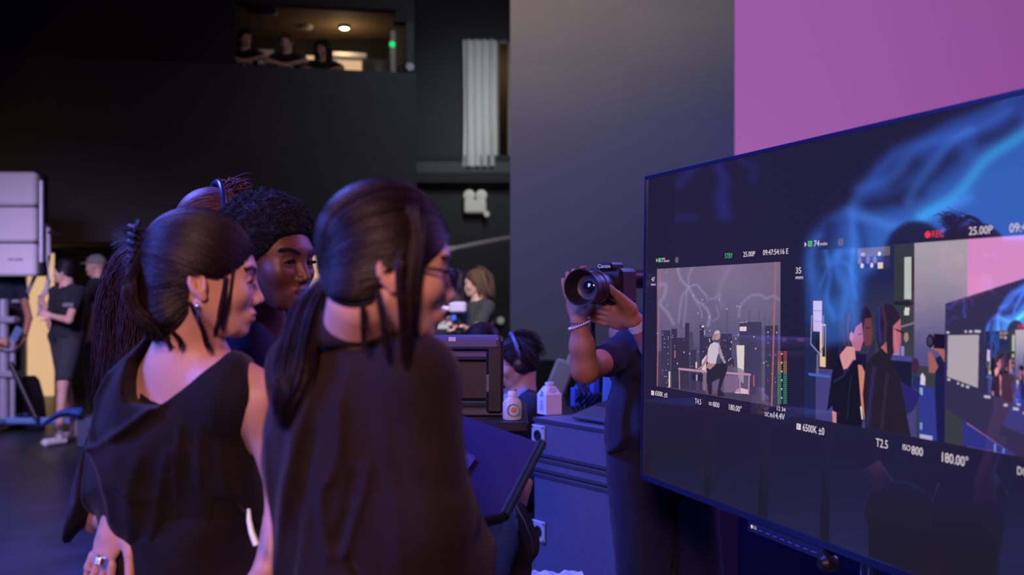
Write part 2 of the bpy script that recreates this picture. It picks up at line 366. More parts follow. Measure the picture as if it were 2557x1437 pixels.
# ------------------------------------------------------------------ LED walls at the back
def led_wall(name, A, B, z0, z1, mt, label, paint=None, nu=60, nv=120, th=.12, base=None):
    A = np.array(A, float); B = np.array(B, float); d = B-A; n = np.array([d[1], -d[0]])/np.hypot(*d)
    e = empty(name, ((A[0]+B[0])/2, (A[1]+B[1])/2, 0), label, 'led wall')
    b = MB(); q = [np.array([A[0], A[1], z0]), np.array([B[0], B[1], z0]), np.array([B[0], B[1], z1]), np.array([A[0], A[1], z1])]
    b.prism(q, (-n[0]*th, -n[1]*th, 0)); b.build('cabinet', M_black, e)
    u = np.linspace(0, 1, nu); v = np.linspace(0, 1, nv); UU, VV = np.meshgrid(u, v, indexing='ij')
    pts = np.stack([A[0]+d[0]*UU+n[0]*.004, A[1]+d[1]*UU+n[1]*.004, z0+(z1-z0)*VV], -1).reshape(-1, 3)
    o = mesh('display', pts, grid_faces(nu, nv), mt, e)
    if paint is not None: set_attr(o, 'picture', paint(pts))
    # support legs
    b = MB()
    L = np.hypot(*d); k = max(2, int(L/1.5)+1)
    for i in range(k):
        p = A+d*((i+.5)/k)-n*.3*1
        b.rod((p[0], p[1], 0), (p[0], p[1], z0+.3), .03)
    b.build('support_frame', M_black, e)
    return e
def proj(pts): return CX+FPX*pts[:, 0]/pts[:, 1], HY-FPX*(pts[:, 2]-EYE)/pts[:, 1]
YG = 9.5
def paint_grey(p):  # warm-to-blue light spill on the wall, painted into its emission
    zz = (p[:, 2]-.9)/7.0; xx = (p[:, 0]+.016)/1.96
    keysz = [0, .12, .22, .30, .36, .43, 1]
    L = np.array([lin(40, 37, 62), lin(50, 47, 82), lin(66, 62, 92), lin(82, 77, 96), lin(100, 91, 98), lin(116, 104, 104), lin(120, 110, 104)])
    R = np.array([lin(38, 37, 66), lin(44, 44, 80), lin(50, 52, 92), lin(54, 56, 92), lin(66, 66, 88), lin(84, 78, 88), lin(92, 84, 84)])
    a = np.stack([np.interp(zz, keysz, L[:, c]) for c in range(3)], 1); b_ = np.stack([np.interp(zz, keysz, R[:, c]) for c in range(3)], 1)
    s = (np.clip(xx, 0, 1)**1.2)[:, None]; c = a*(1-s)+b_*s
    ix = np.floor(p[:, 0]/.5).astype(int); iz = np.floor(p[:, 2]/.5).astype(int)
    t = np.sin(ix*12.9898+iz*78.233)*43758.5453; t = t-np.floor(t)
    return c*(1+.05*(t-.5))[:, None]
led_wall('led_wall', (-.016, YG), (1.95, YG), .9, 7.9, attr_emit('led_grey_painted_spill', 1, base=(.008, .008, .01), rough=.7, spec=.1), 'tall grey to blue led wall standing behind the camera operator', paint_grey, 80, 280)
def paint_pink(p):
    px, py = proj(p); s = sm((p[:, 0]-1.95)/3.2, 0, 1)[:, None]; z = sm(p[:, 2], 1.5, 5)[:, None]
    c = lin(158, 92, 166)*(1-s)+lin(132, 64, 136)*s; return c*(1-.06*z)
mp = attr_emit('led_pink_picture', 1, base=(.03, .03, .035), rough=.6, spec=.2)
nt = mp.node_tree; tc = nt.nodes.new('ShaderNodeTexCoord'); wv = nt.nodes.new('ShaderNodeTexWave'); wv.wave_type = 'BANDS'; wv.bands_direction = 'Z'; wv.inputs['Scale'].default_value = 16
nt.links.new(tc.outputs['Object'], wv.inputs[0]); mr = nt.nodes.new('ShaderNodeMapRange'); mr.inputs[3].default_value = .93; mr.inputs[4].default_value = 1.05; nt.links.new(wv.outputs['Fac'], mr.inputs[0]); nt.links.new(mr.outputs[0], nt.nodes['Principled BSDF'].inputs['Emission Strength'])
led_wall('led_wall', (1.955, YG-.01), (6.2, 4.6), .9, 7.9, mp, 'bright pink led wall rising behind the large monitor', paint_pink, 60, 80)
# ------------------------------------------------------------------ the big monitor (plane frame)
TBL = P(1605, 1187, 3.4); TTL = P(1617, 448, 3.4)
TD = np.array([903.0, -2700.0, 0]); TD /= np.linalg.norm(TD)
TU = TTL-TBL; TH = np.linalg.norm(TU); TU /= TH; TN = np.cross(TD, TU); TN /= np.linalg.norm(TN); TW = 1.66
if TN[0] > 0: TN = -TN
CAM = np.array([0, 0, EYE])
def tv_inv(x, y):
    x = np.asarray(x, float); y = np.asarray(y, float)
    r = np.stack([(x-CX)/FPX, np.ones_like(x), -(y-HY)/FPX], -1); t = ((TBL-CAM)@TN)/(r@TN); p = CAM+r*t[..., None]-TBL
    return p@TD, p@TU
def tv_pt(s, h, off=0.0): return TBL+np.multiply.outer(s, TD)+np.multiply.outer(h, TU)+TN*off
TVE = empty('television', (tv_pt(TW/2, 0)[0], tv_pt(TW/2, 0)[1], 0), 'very large black flat monitor on a chrome floor stand showing two camera pictures', 'monitor')
b = MB(); q = [tv_pt(-.006, -.008, 0), tv_pt(TW+.006, -.008, 0), tv_pt(TW+.006, TH+.006, 0), tv_pt(-.006, TH+.006, 0)]
b.prism(q, -TN*.035); b.build('housing', mat('tv_housing', (.012, .012, .02), rough=.3), TVE)
b = MB(); q = [tv_pt(.25, .12, -.035), tv_pt(TW-.25, .12, -.035), tv_pt(TW-.25, TH-.25, -.035), tv_pt(.25, TH-.25, -.035)]
b.prism(q, -TN*.05); b.build('rear_box', M_blackp, TVE)
mb_ = mat('tv_bezel', (.02, .03, .10), rough=.18, spec=.9, metal=.3); b = MB()
def tvbar(s0, s1, h0, h1, o0, o1):
    q = [tv_pt(s0, h0, o0), tv_pt(s1, h0, o0), tv_pt(s1, h1, o0), tv_pt(s0, h1, o0)]; b.prism(q, TN*(o1-o0))
tvbar(-.008, 0, -.012, TH+.008, -.03, .006); tvbar(TW, TW+.008, -.012, TH+.008, -.03, .006); tvbar(-.008, TW+.008, TH, TH+.009, -.03, .006); tvbar(-.008, TW+.008, -.012, .004, -.03, .006)
b.build('bezel', mb_, TVE)
# base picture area
def smoke(px, py):
    """blue smoke clip played on the stage led wall, as linear colour"""
    px = np.asarray(px, float); py = np.asarray(py, float); C = np.zeros(px.shape+(3,))
    wob = 14*np.sin(px/55+py/70)+9*np.sin(px/31-py/43+1); wob2 = 12*np.sin(py/50+px/90+2)
    X = px+wob*.5; Y = py+wob2*.5
    edge = [(2012, 800), (2014, 660), (2030, 585), (2060, 540), (2105, 516), (2135, 505), (2150, 462), (2190, 412), (2250, 368), (2330, 325), (2410, 285), (2490, 245), (2560, 195), (2800, 60), (2900, 500), (2900, 760), (2560, 760), (2400, 700), (2230, 640), (2150, 700), (2160, 840), (2060, 860)]
    d = poly_sdf(X, Y, edge); ins = sm(-d, -10, 45)
    body = lin(36, 78, 178); thin = 1-.8*sm(py, 560, 690)*sm(-px, -2330, -2200); C += (ins*thin)[..., None]*body
    rim = np.exp(-((d+14)/15)**2); C += rim[..., None]*lin(48, 96, 200)*.55
    # bright lower body
    br = sm(X*.55+Y, 1640, 1850)*ins; C += br[..., None]*lin(52, 120, 205)*.75
    for hole, s_, k in ((((2180, 505), (2235, 492), (2290, 478)), 26, .85), (((2315, 435), (2345, 405), (2370, 385)), 30, .8), (((2230, 448), (2262, 420), (2284, 402)), 26, .75), (((2450, 345), (2500, 325), (2540, 300)), 20, .7), (((2075, 560), (2060, 640), (2075, 730)), 26, .75), (((2300, 450), (2260, 480), (2240, 500)), 16, .5), (((2150, 560), (2155, 600), (2150, 660)), 12, .5)):
        dd = line_dist(X, Y, hole); C *= (1-k*np.exp(-(dd/s_)**2))[..., None]
    for pts, s_, col, k in ((((2295, 545), (2370, 505), (2430, 440), (2480, 385), (2560, 335), (2700, 280)), 17, (34, 165, 200), .9), (((2130, 520), (2180, 545), (2240, 570), (2330, 540), (2420, 500)), 14, (70, 140, 230), .55), (((2140, 500), (2128, 600), (2120, 700), (2140, 800)), 10, (70, 130, 230), .6), (((2260, 500), (2300, 440), (2345, 370), (2420, 320)), 12, (60, 120, 220), .55), (((2030, 700), (2040, 620), (2055, 580)), 7, (70, 120, 220), .5), (((2070, 660), (2110, 630), (2170, 650)), 9, (70, 120, 220), .5), (((2150, 470), (2240, 430), (2300, 360), (2400, 330), (2520, 270)), 12, (60, 115, 215), .45)):
        dd = line_dist(X, Y, smooth_line(pts)); C += (k*np.exp(-(dd/s_)**2)*(ins*.7+.3))[..., None]*lin(*col)
    for pts, s_, k in ((((1795, 405), (1812, 450), (1806, 490), (1812, 545)), 13, .5), (((1618, 470), (1660, 468), (1700, 450), (1735, 405)), 13, .35), (((1620, 580), (1665, 570), (1700, 545), (1740, 550)), 12, .25), (((1860, 395), (1892, 420), (1885, 455)), 10, .25)):
        dd = line_dist(X, Y, smooth_line(pts)); C += (k*np.exp(-(dd/s_)**2))[..., None]*lin(42, 48, 160)
    # mirrored heads, painted as dark round shapes into the clip
    for (cx_, cy_, rx, ry) in ((2288, 640, 80, 88), (2530, 665, 90, 66)):
        q = np.hypot((px-cx_)/rx, np.minimum(py-cy_, 0)/ry)-1; C *= sm(q, -.02, .05)[..., None]*.97+.03
    C *= sm(py, 1250, 720)[..., None]*.96+.04
    return C
n1, n2 = 300, 260
S_, H_ = np.meshgrid(np.linspace(0, TW, n1), np.linspace(0, TH, n2), indexing='ij')
pts = tv_pt(S_.ravel(), H_.ravel(), .0015)
M_pic = attr_emit('tv_picture', 1, base=(.004, .004, .006), rough=.03, gloss=.14)
o = mesh('screen', pts, grid_faces(n1, n2), M_pic, TVE)
px, py = proj(pts)
bg = lin(38, 32, 58)*np.ones((len(pts), 1)); g = sm(px, 1700, 2100)[:, None]; bg = bg*(1-g*.25)+lin(28, 30, 66)*g*.25
dk = sm(py-.25*(px-1600), 1000, 1200)[:, None]; bg = bg*(1-dk)+lin(33, 30, 45)*dk
set_attr(o, 'picture', bg*.8)
# ------------------------------------------------------------------ stage led wall on the left, outside the frame, playing the smoke clip
XW = -6.0; nW, mW = 640, 230
yy, zz = np.meshgrid(np.linspace(-3.0, 9.6, nW), np.linspace(.3, 4.9, mW), indexing='ij')
pw = np.stack([np.full(yy.size, XW), yy.ravel(), zz.ravel()], 1)
dd = (pw-TBL)@TN; mir = pw-2*np.outer(dd, TN); mx, my = proj(mir)
col = smoke(mx, my)/.40
far_ = (mir[:, 1] < .5) | (mx > 2900); wis = np.maximum(0, np.sin(pw[:, 1]*1.3+np.sin(pw[:, 2]*2)*1.4)*np.cos(pw[:, 2]*1.1+pw[:, 1]*.4))**2
col = np.where(far_[:, None], lin(45, 100, 200)*wis[:, None]/.15*.9, col)+lin(8, 10, 40)*.5
e = empty('led_wall', (XW-.1, 3.3, 0), 'long stage led wall playing blue smoke, left of the picture, seen mirrored in the large monitor', 'led wall')
o = mesh('display', pw, grid_faces(nW, mW)[:, ::-1], attr_emit('led_smoke_picture', 1.0, rough=.6, spec=.2), e); set_attr(o, 'picture', col)
MB().box((XW-.1, 3.3, 2.6), (.18, 12.7, 4.7)).build('cabinet', M_black, e)
b = MB()
for y_ in (-2, 1, 4, 7, 9): b.rod((XW-.12, y_, 0), (XW-.12, y_, .4), .04)
b.build('support_frame', M_black, e)
# ------------------------------------------------------------------ pictures on the monitor
def pip(X, Y, pts):
    ins = np.zeros(X.shape, bool); n = len(pts)
    for i in range(n):
        a = pts[i]; b_ = pts[(i+1) % n]; c = ((a[1] > Y) != (b_[1] > Y)); den = (b_[1]-a[1]) or 1e-9
        ins ^= c & (X < (b_[0]-a[0])*(Y-a[1])/den+a[0])
    return ins
class Paint:
    def __init__(s, X, Y, C): s.X = X; s.Y = Y; s.C = C
    def poly(s, pts, col, a=1.0):
        xs = [p[0] for p in pts]; ys = [p[1] for p in pts]
        m = (s.X >= min(xs)) & (s.X <= max(xs)) & (s.Y >= min(ys)) & (s.Y <= max(ys)); idx = np.nonzero(m)[0]
        k = idx[pip(s.X[idx], s.Y[idx], pts)]; s.C[k] = s.C[k]*(1-a)+lin(*col)*a
    def rect(s, x0, y0, x1, y1, col, a=1.0):
        k = (s.X >= x0) & (s.X <= x1) & (s.Y >= y0) & (s.Y <= y1); s.C[k] = s.C[k]*(1-a)+lin(*col)*a
    def ell(s, cx, cy, rx, ry, col, a=1.0):
        k = ((s.X-cx)/rx)**2+((s.Y-cy)/ry)**2 < 1; s.C[k] = s.C[k]*(1-a)+lin(*col)*a
    def line(s, pts, w_, col, a=1.0, soft=True):
        xs = [p[0] for p in pts]; ys = [p[1] for p in pts]; m = (s.X > min(xs)-3*w_) & (s.X < max(xs)+3*w_) & (s.Y > min(ys)-3*w_) & (s.Y < max(ys)+3*w_); i = np.nonzero(m)[0]
        d = line_dist(s.X[i], s.Y[i], pts); k = a*(np.exp(-(d/w_)**2) if soft else (d < w_)); s.C[i] = s.C[i]*(1-k[:, None])+lin(*col)*k[:, None]
def city(X, Y):
    """night city picture; X, Y in units of a 1150 x 1437 sketch of the left readout"""
    C = np.zeros((len(X), 3)); t = sm(Y, 200, 900)[:, None]; C[:] = lin(134, 118, 148)*(1-t)+lin(96, 92, 132)*t
    w_ = .5+.5*np.sin(X/90+1.2*np.sin(Y/120)); C *= (1+.10*(w_-.5))[:, None]
    p = Paint(X, Y, C)
    for pts, w_, a in ((((265, 200), (290, 290), (345, 345), (400, 440), (450, 470), (495, 540), (485, 620)), 11, .55), (((372, 200), (345, 260), (340, 350), (300, 400), (285, 470), (275, 590)), 9, .4), (((345, 345), (400, 325), (440, 370), (475, 410)), 7, .6), (((130, 330), (180, 320), (170, 400), (140, 460), (190, 520), (235, 600)), 12, .5), (((330, 360), (325, 470), (310, 620)), 8, .35), (((640, 200), (600, 270), (575, 330), (560, 400), (585, 480)), 22, .22), (((705, 560), (715, 480), (780, 415), (850, 400), (900, 430), (950, 410), (990, 440)), 10, .4), (((400, 450), (430, 500), (440, 560)), 8, .35), (((480, 430), (540, 420), (570, 400)), 10, .35), (((540, 480), (560, 550), (520, 590)), 8, .3)):
        p.line(smooth_line(pts, 14), w_, (170, 158, 205), a)
    R = random.Random(5)
    def tower(x0, x1, y0, col, lit=.0):
        p.rect(x0, y0, x1, 1300, col)
        yy_ = y0+14
        while yy_ < 1200 and lit > 0:
            xx_ = x0+6
            while xx_ < x1-8:
                if R.random() < lit: p.rect(xx_, yy_, xx_+6, yy_+5, (225, 205, 220) if R.random() < .7 else (150, 140, 170), .9)
                xx_ += 13
            yy_ += 15
    for k in range(30):
        x0 = 95+R.random()*880; tower(x0, x0+30+R.random()*45, 680+R.random()*180, (88, 82, 112), .04)
    for (a, b_, y0, c, l) in ((95, 150, 800, (74, 66, 94), .03), (150, 215, 650, (66, 60, 90), .16), (222, 262, 640, (58, 52, 80), .05), (262, 345, 705, (62, 52, 78), .02), (320, 350, 600, (60, 54, 80), 0), (352, 375, 665, (84, 76, 100), .02), (425, 455, 615, (58, 54, 84), .03), (440, 525, 700, (64, 56, 84), .1), (575, 655, 680, (62, 56, 84), .06), (655, 705, 745, (92, 88, 116), 0), (708, 868, 597, (72, 66, 98), 0), (870, 895, 640, (98, 94, 122), 0), (893, 985, 625, (64, 60, 90), .13), (360, 400, 790, (66, 58, 84), .05), (620, 670, 860, (60, 54, 82), .12)):
        tower(a, b_, y0, c, l)
    for (x, y0, y1) in ((779, 515, 600), (848, 520, 600), (290, 575, 640), (436, 595, 640), (890, 560, 640), (925, 570, 640), (620, 510, 690)): p.line([(x, y0), (x, y1)], 2, (74, 70, 100), .9)
    p.rect(712, 630, 760, 662, (245, 225, 235)); p.rect(710, 597, 745, 603, (180, 170, 190))
    p.poly([(688, 762), (745, 765), (740, 1040), (700, 1000)], (240, 228, 220)); p.poly([(440, 870), (472, 830), (470, 1090), (450, 1080), (440, 935)], (235, 215, 215)); p.rect(202, 945, 214, 1060, (235, 215, 200)); p.rect(395, 880, 406, 925, (240, 215, 215)); p.rect(243, 795, 252, 850, (190, 110, 110)); p.rect(438, 618, 455, 632, (240, 225, 230))
    for k in range(26): x = 100+R.random()*880; y = 640+R.random()*300; p.rect(x, y, x+7, y+12, (230, 210, 220), .8)
    for k in range(10): x = 280+R.random()*600; y = 400+R.random()*260; p.ell(x, y, 4, 5, (215, 205, 235), .9)
    # platform, glass and railing
    p.poly([(440, 960), (600, 900), (720, 930), (780, 975), (780, 1115), (440, 1090)], (118, 100, 134), .7)
    p.poly([(275, 930), (470, 950), (470, 1090), (290, 1070)], (70, 62, 92), .45); p.poly([(370, 965), (448, 965), (448, 1025), (370, 1010)], (44, 42, 66)); p.rect(398, 970, 410, 1015, (180, 190, 230), .8)
    p.poly([(675, 1110), (690, 1080), (720, 1070), (780, 1085), (780, 1115)], (235, 205, 220)); p.rect(600, 980, 720, 1100, (150, 118, 160), .6); p.rect(808, 980, 818, 1060, (190, 96, 104))
    p.poly([(200, 1062), (560, 1098), (790, 1116), (880, 1170), (985, 1215), (985, 1300), (200, 1300)], (78, 72, 98))
    p.poly([(450, 1090), (560, 1094), (575, 1112), (480, 1112)], (118, 84, 104))
    p.line([(278, 928), (470, 950), (785, 975)], 8, (206, 150, 186), 1, False); p.line([(278, 932), (280, 1070)], 4, (160, 130, 160), 1, False); p.line([(780, 975), (776, 1115)], 5, (200, 140, 176), 1, False); p.line([(716, 972), (714, 1108)], 4, (190, 150, 180), 1, False)
    # crouching figure
    p.poly([(478, 930), (490, 900), (540, 895), (600, 890), (626, 905), (620, 950), (596, 1010), (575, 1080), (598, 1108), (606, 1125), (556, 1130), (552, 1098), (568, 1000), (530, 1018), (512, 1030), (515, 1080), (512, 1115), (488, 1112), (480, 1050), (474, 1000)], (46, 42, 62))
    p.poly([(470, 920), (485, 885), (540, 898), (500, 935)], (190, 140, 140))
    p.poly([(484, 790), (500, 755), (528, 738), (556, 745), (572, 770), (566, 800), (548, 850), (540, 895), (500, 890), (480, 880)], (226, 204, 226))
    p.poly([(486, 790), (470, 850), (440, 905), (405, 935), (412, 940), (450, 915), (482, 870)], (190, 140, 150)); p.poly([(560, 760), (578, 790), (596, 850), (614, 885), (600, 895), (574, 850), (556, 800)], (180, 156, 180))
    p.ell(548, 690, 24, 34, (196, 158, 160)); p.poly([(520, 690), (530, 662), (550, 652), (572, 664), (570, 682), (548, 690), (536, 715), (520, 730), (512, 715)], (170, 140, 150)); p.poly([(530, 665), (552, 652), (570, 665), (560, 680), (535, 680)], (212, 196, 214))
    p.line([(137, 205), (120, 1050)], 4, (196, 110, 110), .9, False); p.line([(968, 175), (942, 1208)], 5, (200, 112, 108), .9, False)
    return C
def photo(X, Y, depth=0):
    """the studio as the second camera sees it; X, Y in photo pixels"""
    C = np.zeros((len(X), 3)); C[:] = lin(52, 48, 78); p = Paint(X, Y, C)
    t = sm(Y, 200, 720)[:, None]*sm(X, 250, 1000)[:, None]; C[:] = lin(36, 42, 84)*(1-t)+lin(62, 64, 70)*t
    p.rect(585, 10, 990, 178, (120, 98, 96)); p.rect(585, 80, 990, 178, (56, 50, 96)); p.ell(860, 63, 20, 16, (255, 235, 200)); p.ell(650, 60, 30, 14, (200, 170, 190)); p.rect(840, 130, 905, 178, (250, 215, 190))
    for x in (610, 715, 805): p.ell(x, 110, 24, 30, (150, 110, 130)); p.rect(x-35, 135, x+35, 172, (24, 22, 52))
    p.ell(640, 150, 22, 20, (235, 215, 225)); p.ell(765, 150, 20, 20, (225, 205, 225))
    p.rect(1040, 0, 1280, 600, (56, 62, 62)); p.rect(1160, 100, 1240, 415, (196, 208, 202)); p.rect(1240, 100, 1272, 415, (60, 40, 34)); p.rect(1040, 430, 1280, 460, (34, 36, 42)); p.ell(1180, 490, 14, 14, (230, 230, 225)); p.ell(1206, 490, 14, 14, (230, 230, 225)); p.rect(1160, 500, 1215, 535, (225, 225, 220))
    p.line([(1130, 622), (1272, 592)], 6, (150, 150, 160)); p.ell(1185, 700, 26, 36, (180, 140, 120)); p.poly([(1150, 840), (1160, 750), (1220, 745), (1245, 840)], (64, 68, 84)); p.rect(1020, 770, 1160, 840, (160, 150, 185)); p.rect(1100, 750, 1130, 850, (70, 90, 200), .7)
    p.rect(0, 1000, 1300, 1437, (76, 70, 132)); p.rect(0, 600, 330, 1000, (34, 26, 36)); p.rect(60, 625, 145, 985, (250, 208, 170)); p.rect(95, 640, 140, 900, (40, 40, 66)); p.rect(210, 640, 330, 1000, (26, 24, 40))
    for pts, w_, a in (([(120, -50), (200, 200), (160, 420), (260, 560)], 40, .5), ([(330, -50), (300, 160), (420, 330), (380, 560)], 55, .45), ([(520, 0), (500, 200), (560, 400)], 30, .4), ([(60, 300), (200, 140), (420, 120), (560, 260)], 24, .35)): p.line(smooth_line(pts, 12), w_, (60, 110, 210), a)
    # soft light on its stand
    p.line([(-60, 560), (-75, 800), (60, 880), (110, 800), (110, 560)], 7, (150, 150, 190), 1, False); p.rect(-40, 430, 90, 690, (222, 196, 226)); p.rect(-40, 512, 90, 517, (150, 140, 180)); p.rect(-40, 603, 90, 608, (150, 140, 180)); p.rect(10, 880, 44, 1060, (110, 112, 150)); p.line([(-100, 1060), (200, 1060)], 12, (70, 110, 200), 1, False)
    # grey and pink walls
    k = (X > 1274) & (X < 1833) & (Y < 905); t = sm(Y[k], 0, 900)[:, None]; C[k] = lin(182, 170, 180)*(1-t)+lin(92, 86, 140)*t
    k = (X >= 1833); C[k] = lin(232, 150, 212)
    p.rect(1000, 850, 1250, 1100, (30, 28, 54)); p.rect(1000, 840, 1250, 880, (84, 76, 150)); p.ell(1290, 910, 42, 60, (70, 44, 70)); p.poly([(1255, 1080), (1260, 980), (1350, 990), (1360, 1080)], (40, 46, 110))
    p.poly([(1330, 1042), (1610, 1075), (1610, 1437), (1330, 1437)], (52, 62, 150)); p.rect(1338, 1065, 1372, 1117, (150, 180, 230)); p.rect(1343, 1322, 1368, 1372, (130, 170, 230)); p.poly([(1346, 1042), (1348, 975), (1370, 955), (1400, 985), (1398, 1045)], (226, 220, 240))
    p.poly([(1110, 1030), (1350, 1110), (1270, 1240), (1150, 1300)], (48, 40, 110))
    p.poly([(1510, 840), (1610, 800), (1610, 1437), (1530, 1437), (1505, 1100)], (28, 30, 76)); p.poly([(1430, 800), (1470, 800), (1540, 900), (1500, 950), (1440, 950)], (176, 100, 96)); p.poly([(1460, 770), (1560, 700), (1610, 800), (1610, 870), (1540, 790)], (186, 106, 96)); p.rect(1490, 665, 1610, 770, (22, 18, 34)); p.ell(1452, 718, 42, 50, (22, 20, 34)); p.ell(1450, 718, 26, 33, (66, 56, 84))
    p.rect(1340, 1405, 1480, 1437, (190, 180, 230))
    # people
    p.ell(690, 600, 80, 120, (38, 20, 34)); p.poly([(680, 570), (762, 560), (778, 680), (760, 770), (690, 790), (650, 700)], (120, 62, 66)); p.poly([(560, 850), (700, 850), (700, 1000), (560, 1000)], (26, 24, 60))
    p.ell(500, 640, 140, 130, (52, 40, 62)); p.ell(400, 730, 75, 110, (46, 34, 56)); p.poly([(560, 640), (640, 600), (662, 740), (620, 828), (540, 830), (500, 760)], (196, 116, 150)); p.ell(505, 718, 26, 38, (226, 140, 140)); p.poly([(350, 870), (440, 800), (545, 800), (560, 900), (540, 960), (340, 1000)], (232, 158, 160))
    p.poly([(340, 880), (410, 1015), (530, 905), (590, 900), (680, 1300), (640, 1437), (300, 1437), (240, 1300), (165, 1355), (240, 1020)], (22, 20, 30)); p.poly([(590, 940), (640, 940), (690, 1010), (690, 1390), (640, 1290)], (224, 140, 120)); p.poly([(240, 1340), (300, 1350), (300, 1437), (250, 1437)], (226, 140, 150)); p.line([(630, 1275), (650, 1365)], 8, (240, 235, 235), 1, False)
    p.ell(965, 600, 150, 150, (44, 34, 52)); p.poly([(1030, 620), (1118, 560), (1125, 730), (1090, 828), (1030, 830)], (202, 110, 132)); p.line([(1040, 640), (1145, 665)], 7, (24, 20, 50), 1, False); p.poly([(820, 690), (870, 850), (1000, 880), (1040, 820), (1000, 560), (840, 560)], (40, 32, 48)); p.poly([(880, 790), (950, 740), (960, 840)], (190, 110, 90))
    p.poly([(820, 700), (700, 880), (680, 1060), (740, 1060), (800, 860)], (52, 42, 78)); p.poly([(830, 830), (900, 800), (985, 850), (1110, 1010), (1240, 1437), (690, 1437), (655, 1170), (690, 930)], (40, 32, 40))
    for pts, w_, c_0, a in (([(860, 500), (850, 620), (880, 740)], 22, (60, 60, 150), .6), ([(900, 470), (940, 600), (930, 760)], 16, (96, 66, 76), .5), ([(400, 560), (380, 660), (420, 780)], 20, (80, 60, 100), .6), ([(470, 540), (450, 650), (470, 780)], 12, (120, 88, 84), .5), ([(1050, 640), (1060, 740), (1080, 810)], 16, (226, 140, 150), .5), ([(800, 960), (760, 1150), (720, 1400)], 24, (60, 52, 110), .6), ([(960, 1000), (930, 1200), (900, 1400)], 20, (60, 48, 56), .6), ([(260, 1100), (400, 1040), (530, 910)], 9, (50, 48, 110), .7), ([(450, 1380), (470, 1200), (500, 1040)], 9, (48, 44, 60), .7), ([(590, 700), (640, 690)], 5, (60, 30, 50), .8), ([(690, 640), (740, 645)], 6, (40, 16, 30), .8)): p.line(pts, w_, c_0, a)
    # the monitor again
    k = pip(X, Y, [(1611, 447), (2557, 235), (2900, 150), (2900, 1700), (2285, 1437), (1604, 1187)]) ; C[k] = lin(56, 50, 84)
    idx = np.nonzero(k)[0]; C[idx] += smoke(X[idx], Y[idx])*1.6
    p.poly([(1789, 1260), (2285, 1437), (1800, 1437)], (50, 54, 140)); p.rect(2095, 1385, 2112, 1437, (120, 160, 250)); p.rect(2175, 1405, 2190, 1437, (120, 160, 250))
    p.poly([(1640, 671), (1949, 658), (1940, 1021), (1634, 965)], (190, 178, 190))
    if depth < 2:
        u = (X-1611)/(X-375.5); m = (Y-731)/(X-375.5)
        k = (u > .244) & (u < .4358) & (m > -.0605) & (m < .1935); idx = np.nonzero(k)[0]
        if len(idx): C[idx] = np.minimum(photo((u[idx]-.244)*13330-166, (m[idx]+.0605)/.254*1437, depth+1)*1.25, 1)
    else:
        p.poly([(2010, 632), (2557, 600), (2557, 1180), (2002, 1047)], (214, 178, 214))
    for x, y, w_ in ((1650, 985, 30), (1745, 1005, 18), (1790, 1015, 24), (1840, 1022, 30), (1640, 651, 30), (1820, 640, 22), (1868, 638, 30), (1935, 635, 60), (2030, 1075, 60), (2200, 1115, 34), (2290, 1132, 50), (2385, 1152, 60)): p.rect(x-w_/2, y-8, x+w_/2, y+8, (226, 220, 232), .85)
    for x in (2335, 2440, 2530): p.rect(x-28, 580-.1*(x-2335), x+28, 600-.1*(x-2335), (240, 40, 60) if x == 2335 else (226, 222, 235), .8)
    return C
def tv_picture(name, k0, k1, m0, m1, du, dv, fn0, label):
    hu = (k1-k0)/du/4; hv = (m1-m0)/dv/4
    def fn(u, m, x, y):
        C = 0
        for a, b_ in ((-1, -1), (1, -1), (-1, 1), (1, 1)):
            u2 = u+a*hu; m2 = m+b_*hv; x2 = (1611-375.5*u2)/(1-u2); C = C+fn0(u2, m2, x2, 731+m2*(x2-375.5))*.25
        return C
    """k, m: screen coordinates fanned about the vanishing point"""
    u = np.linspace(k0, k1, du); v = np.linspace(m0, m1, dv); UU, VV = np.meshgrid(u, v, indexing='ij')
    px = (1611-375.5*UU)/(1-UU); py = 731+VV*(px-375.5); s, h = tv_inv(px.ravel(), py.ravel())
    o = mesh(name, tv_pt(s, h, .0018), grid_faces(du, dv)[:, ::-1], M_pic, TVE); set_attr(o, 'picture', fn(UU.ravel(), VV.ravel(), px.ravel(), py.ravel())); o['label'] = label; return o
tv_picture('camera_picture', .0235, .2145, -.0462, .1852, 420, 420, lambda u, m, x, y: city((x-1600)*2.875, (y-600)*2.875)*.78, 'left camera picture of a night city and a crouching figure')
tv_picture('camera_picture', .244, .4358, -.0605, .1935, 560, 480, lambda u, m, x, y: np.minimum(photo((u-.244)*13330-166, (m+.0605)/.254*1437)*.8, .85), 'right camera picture of this same studio')
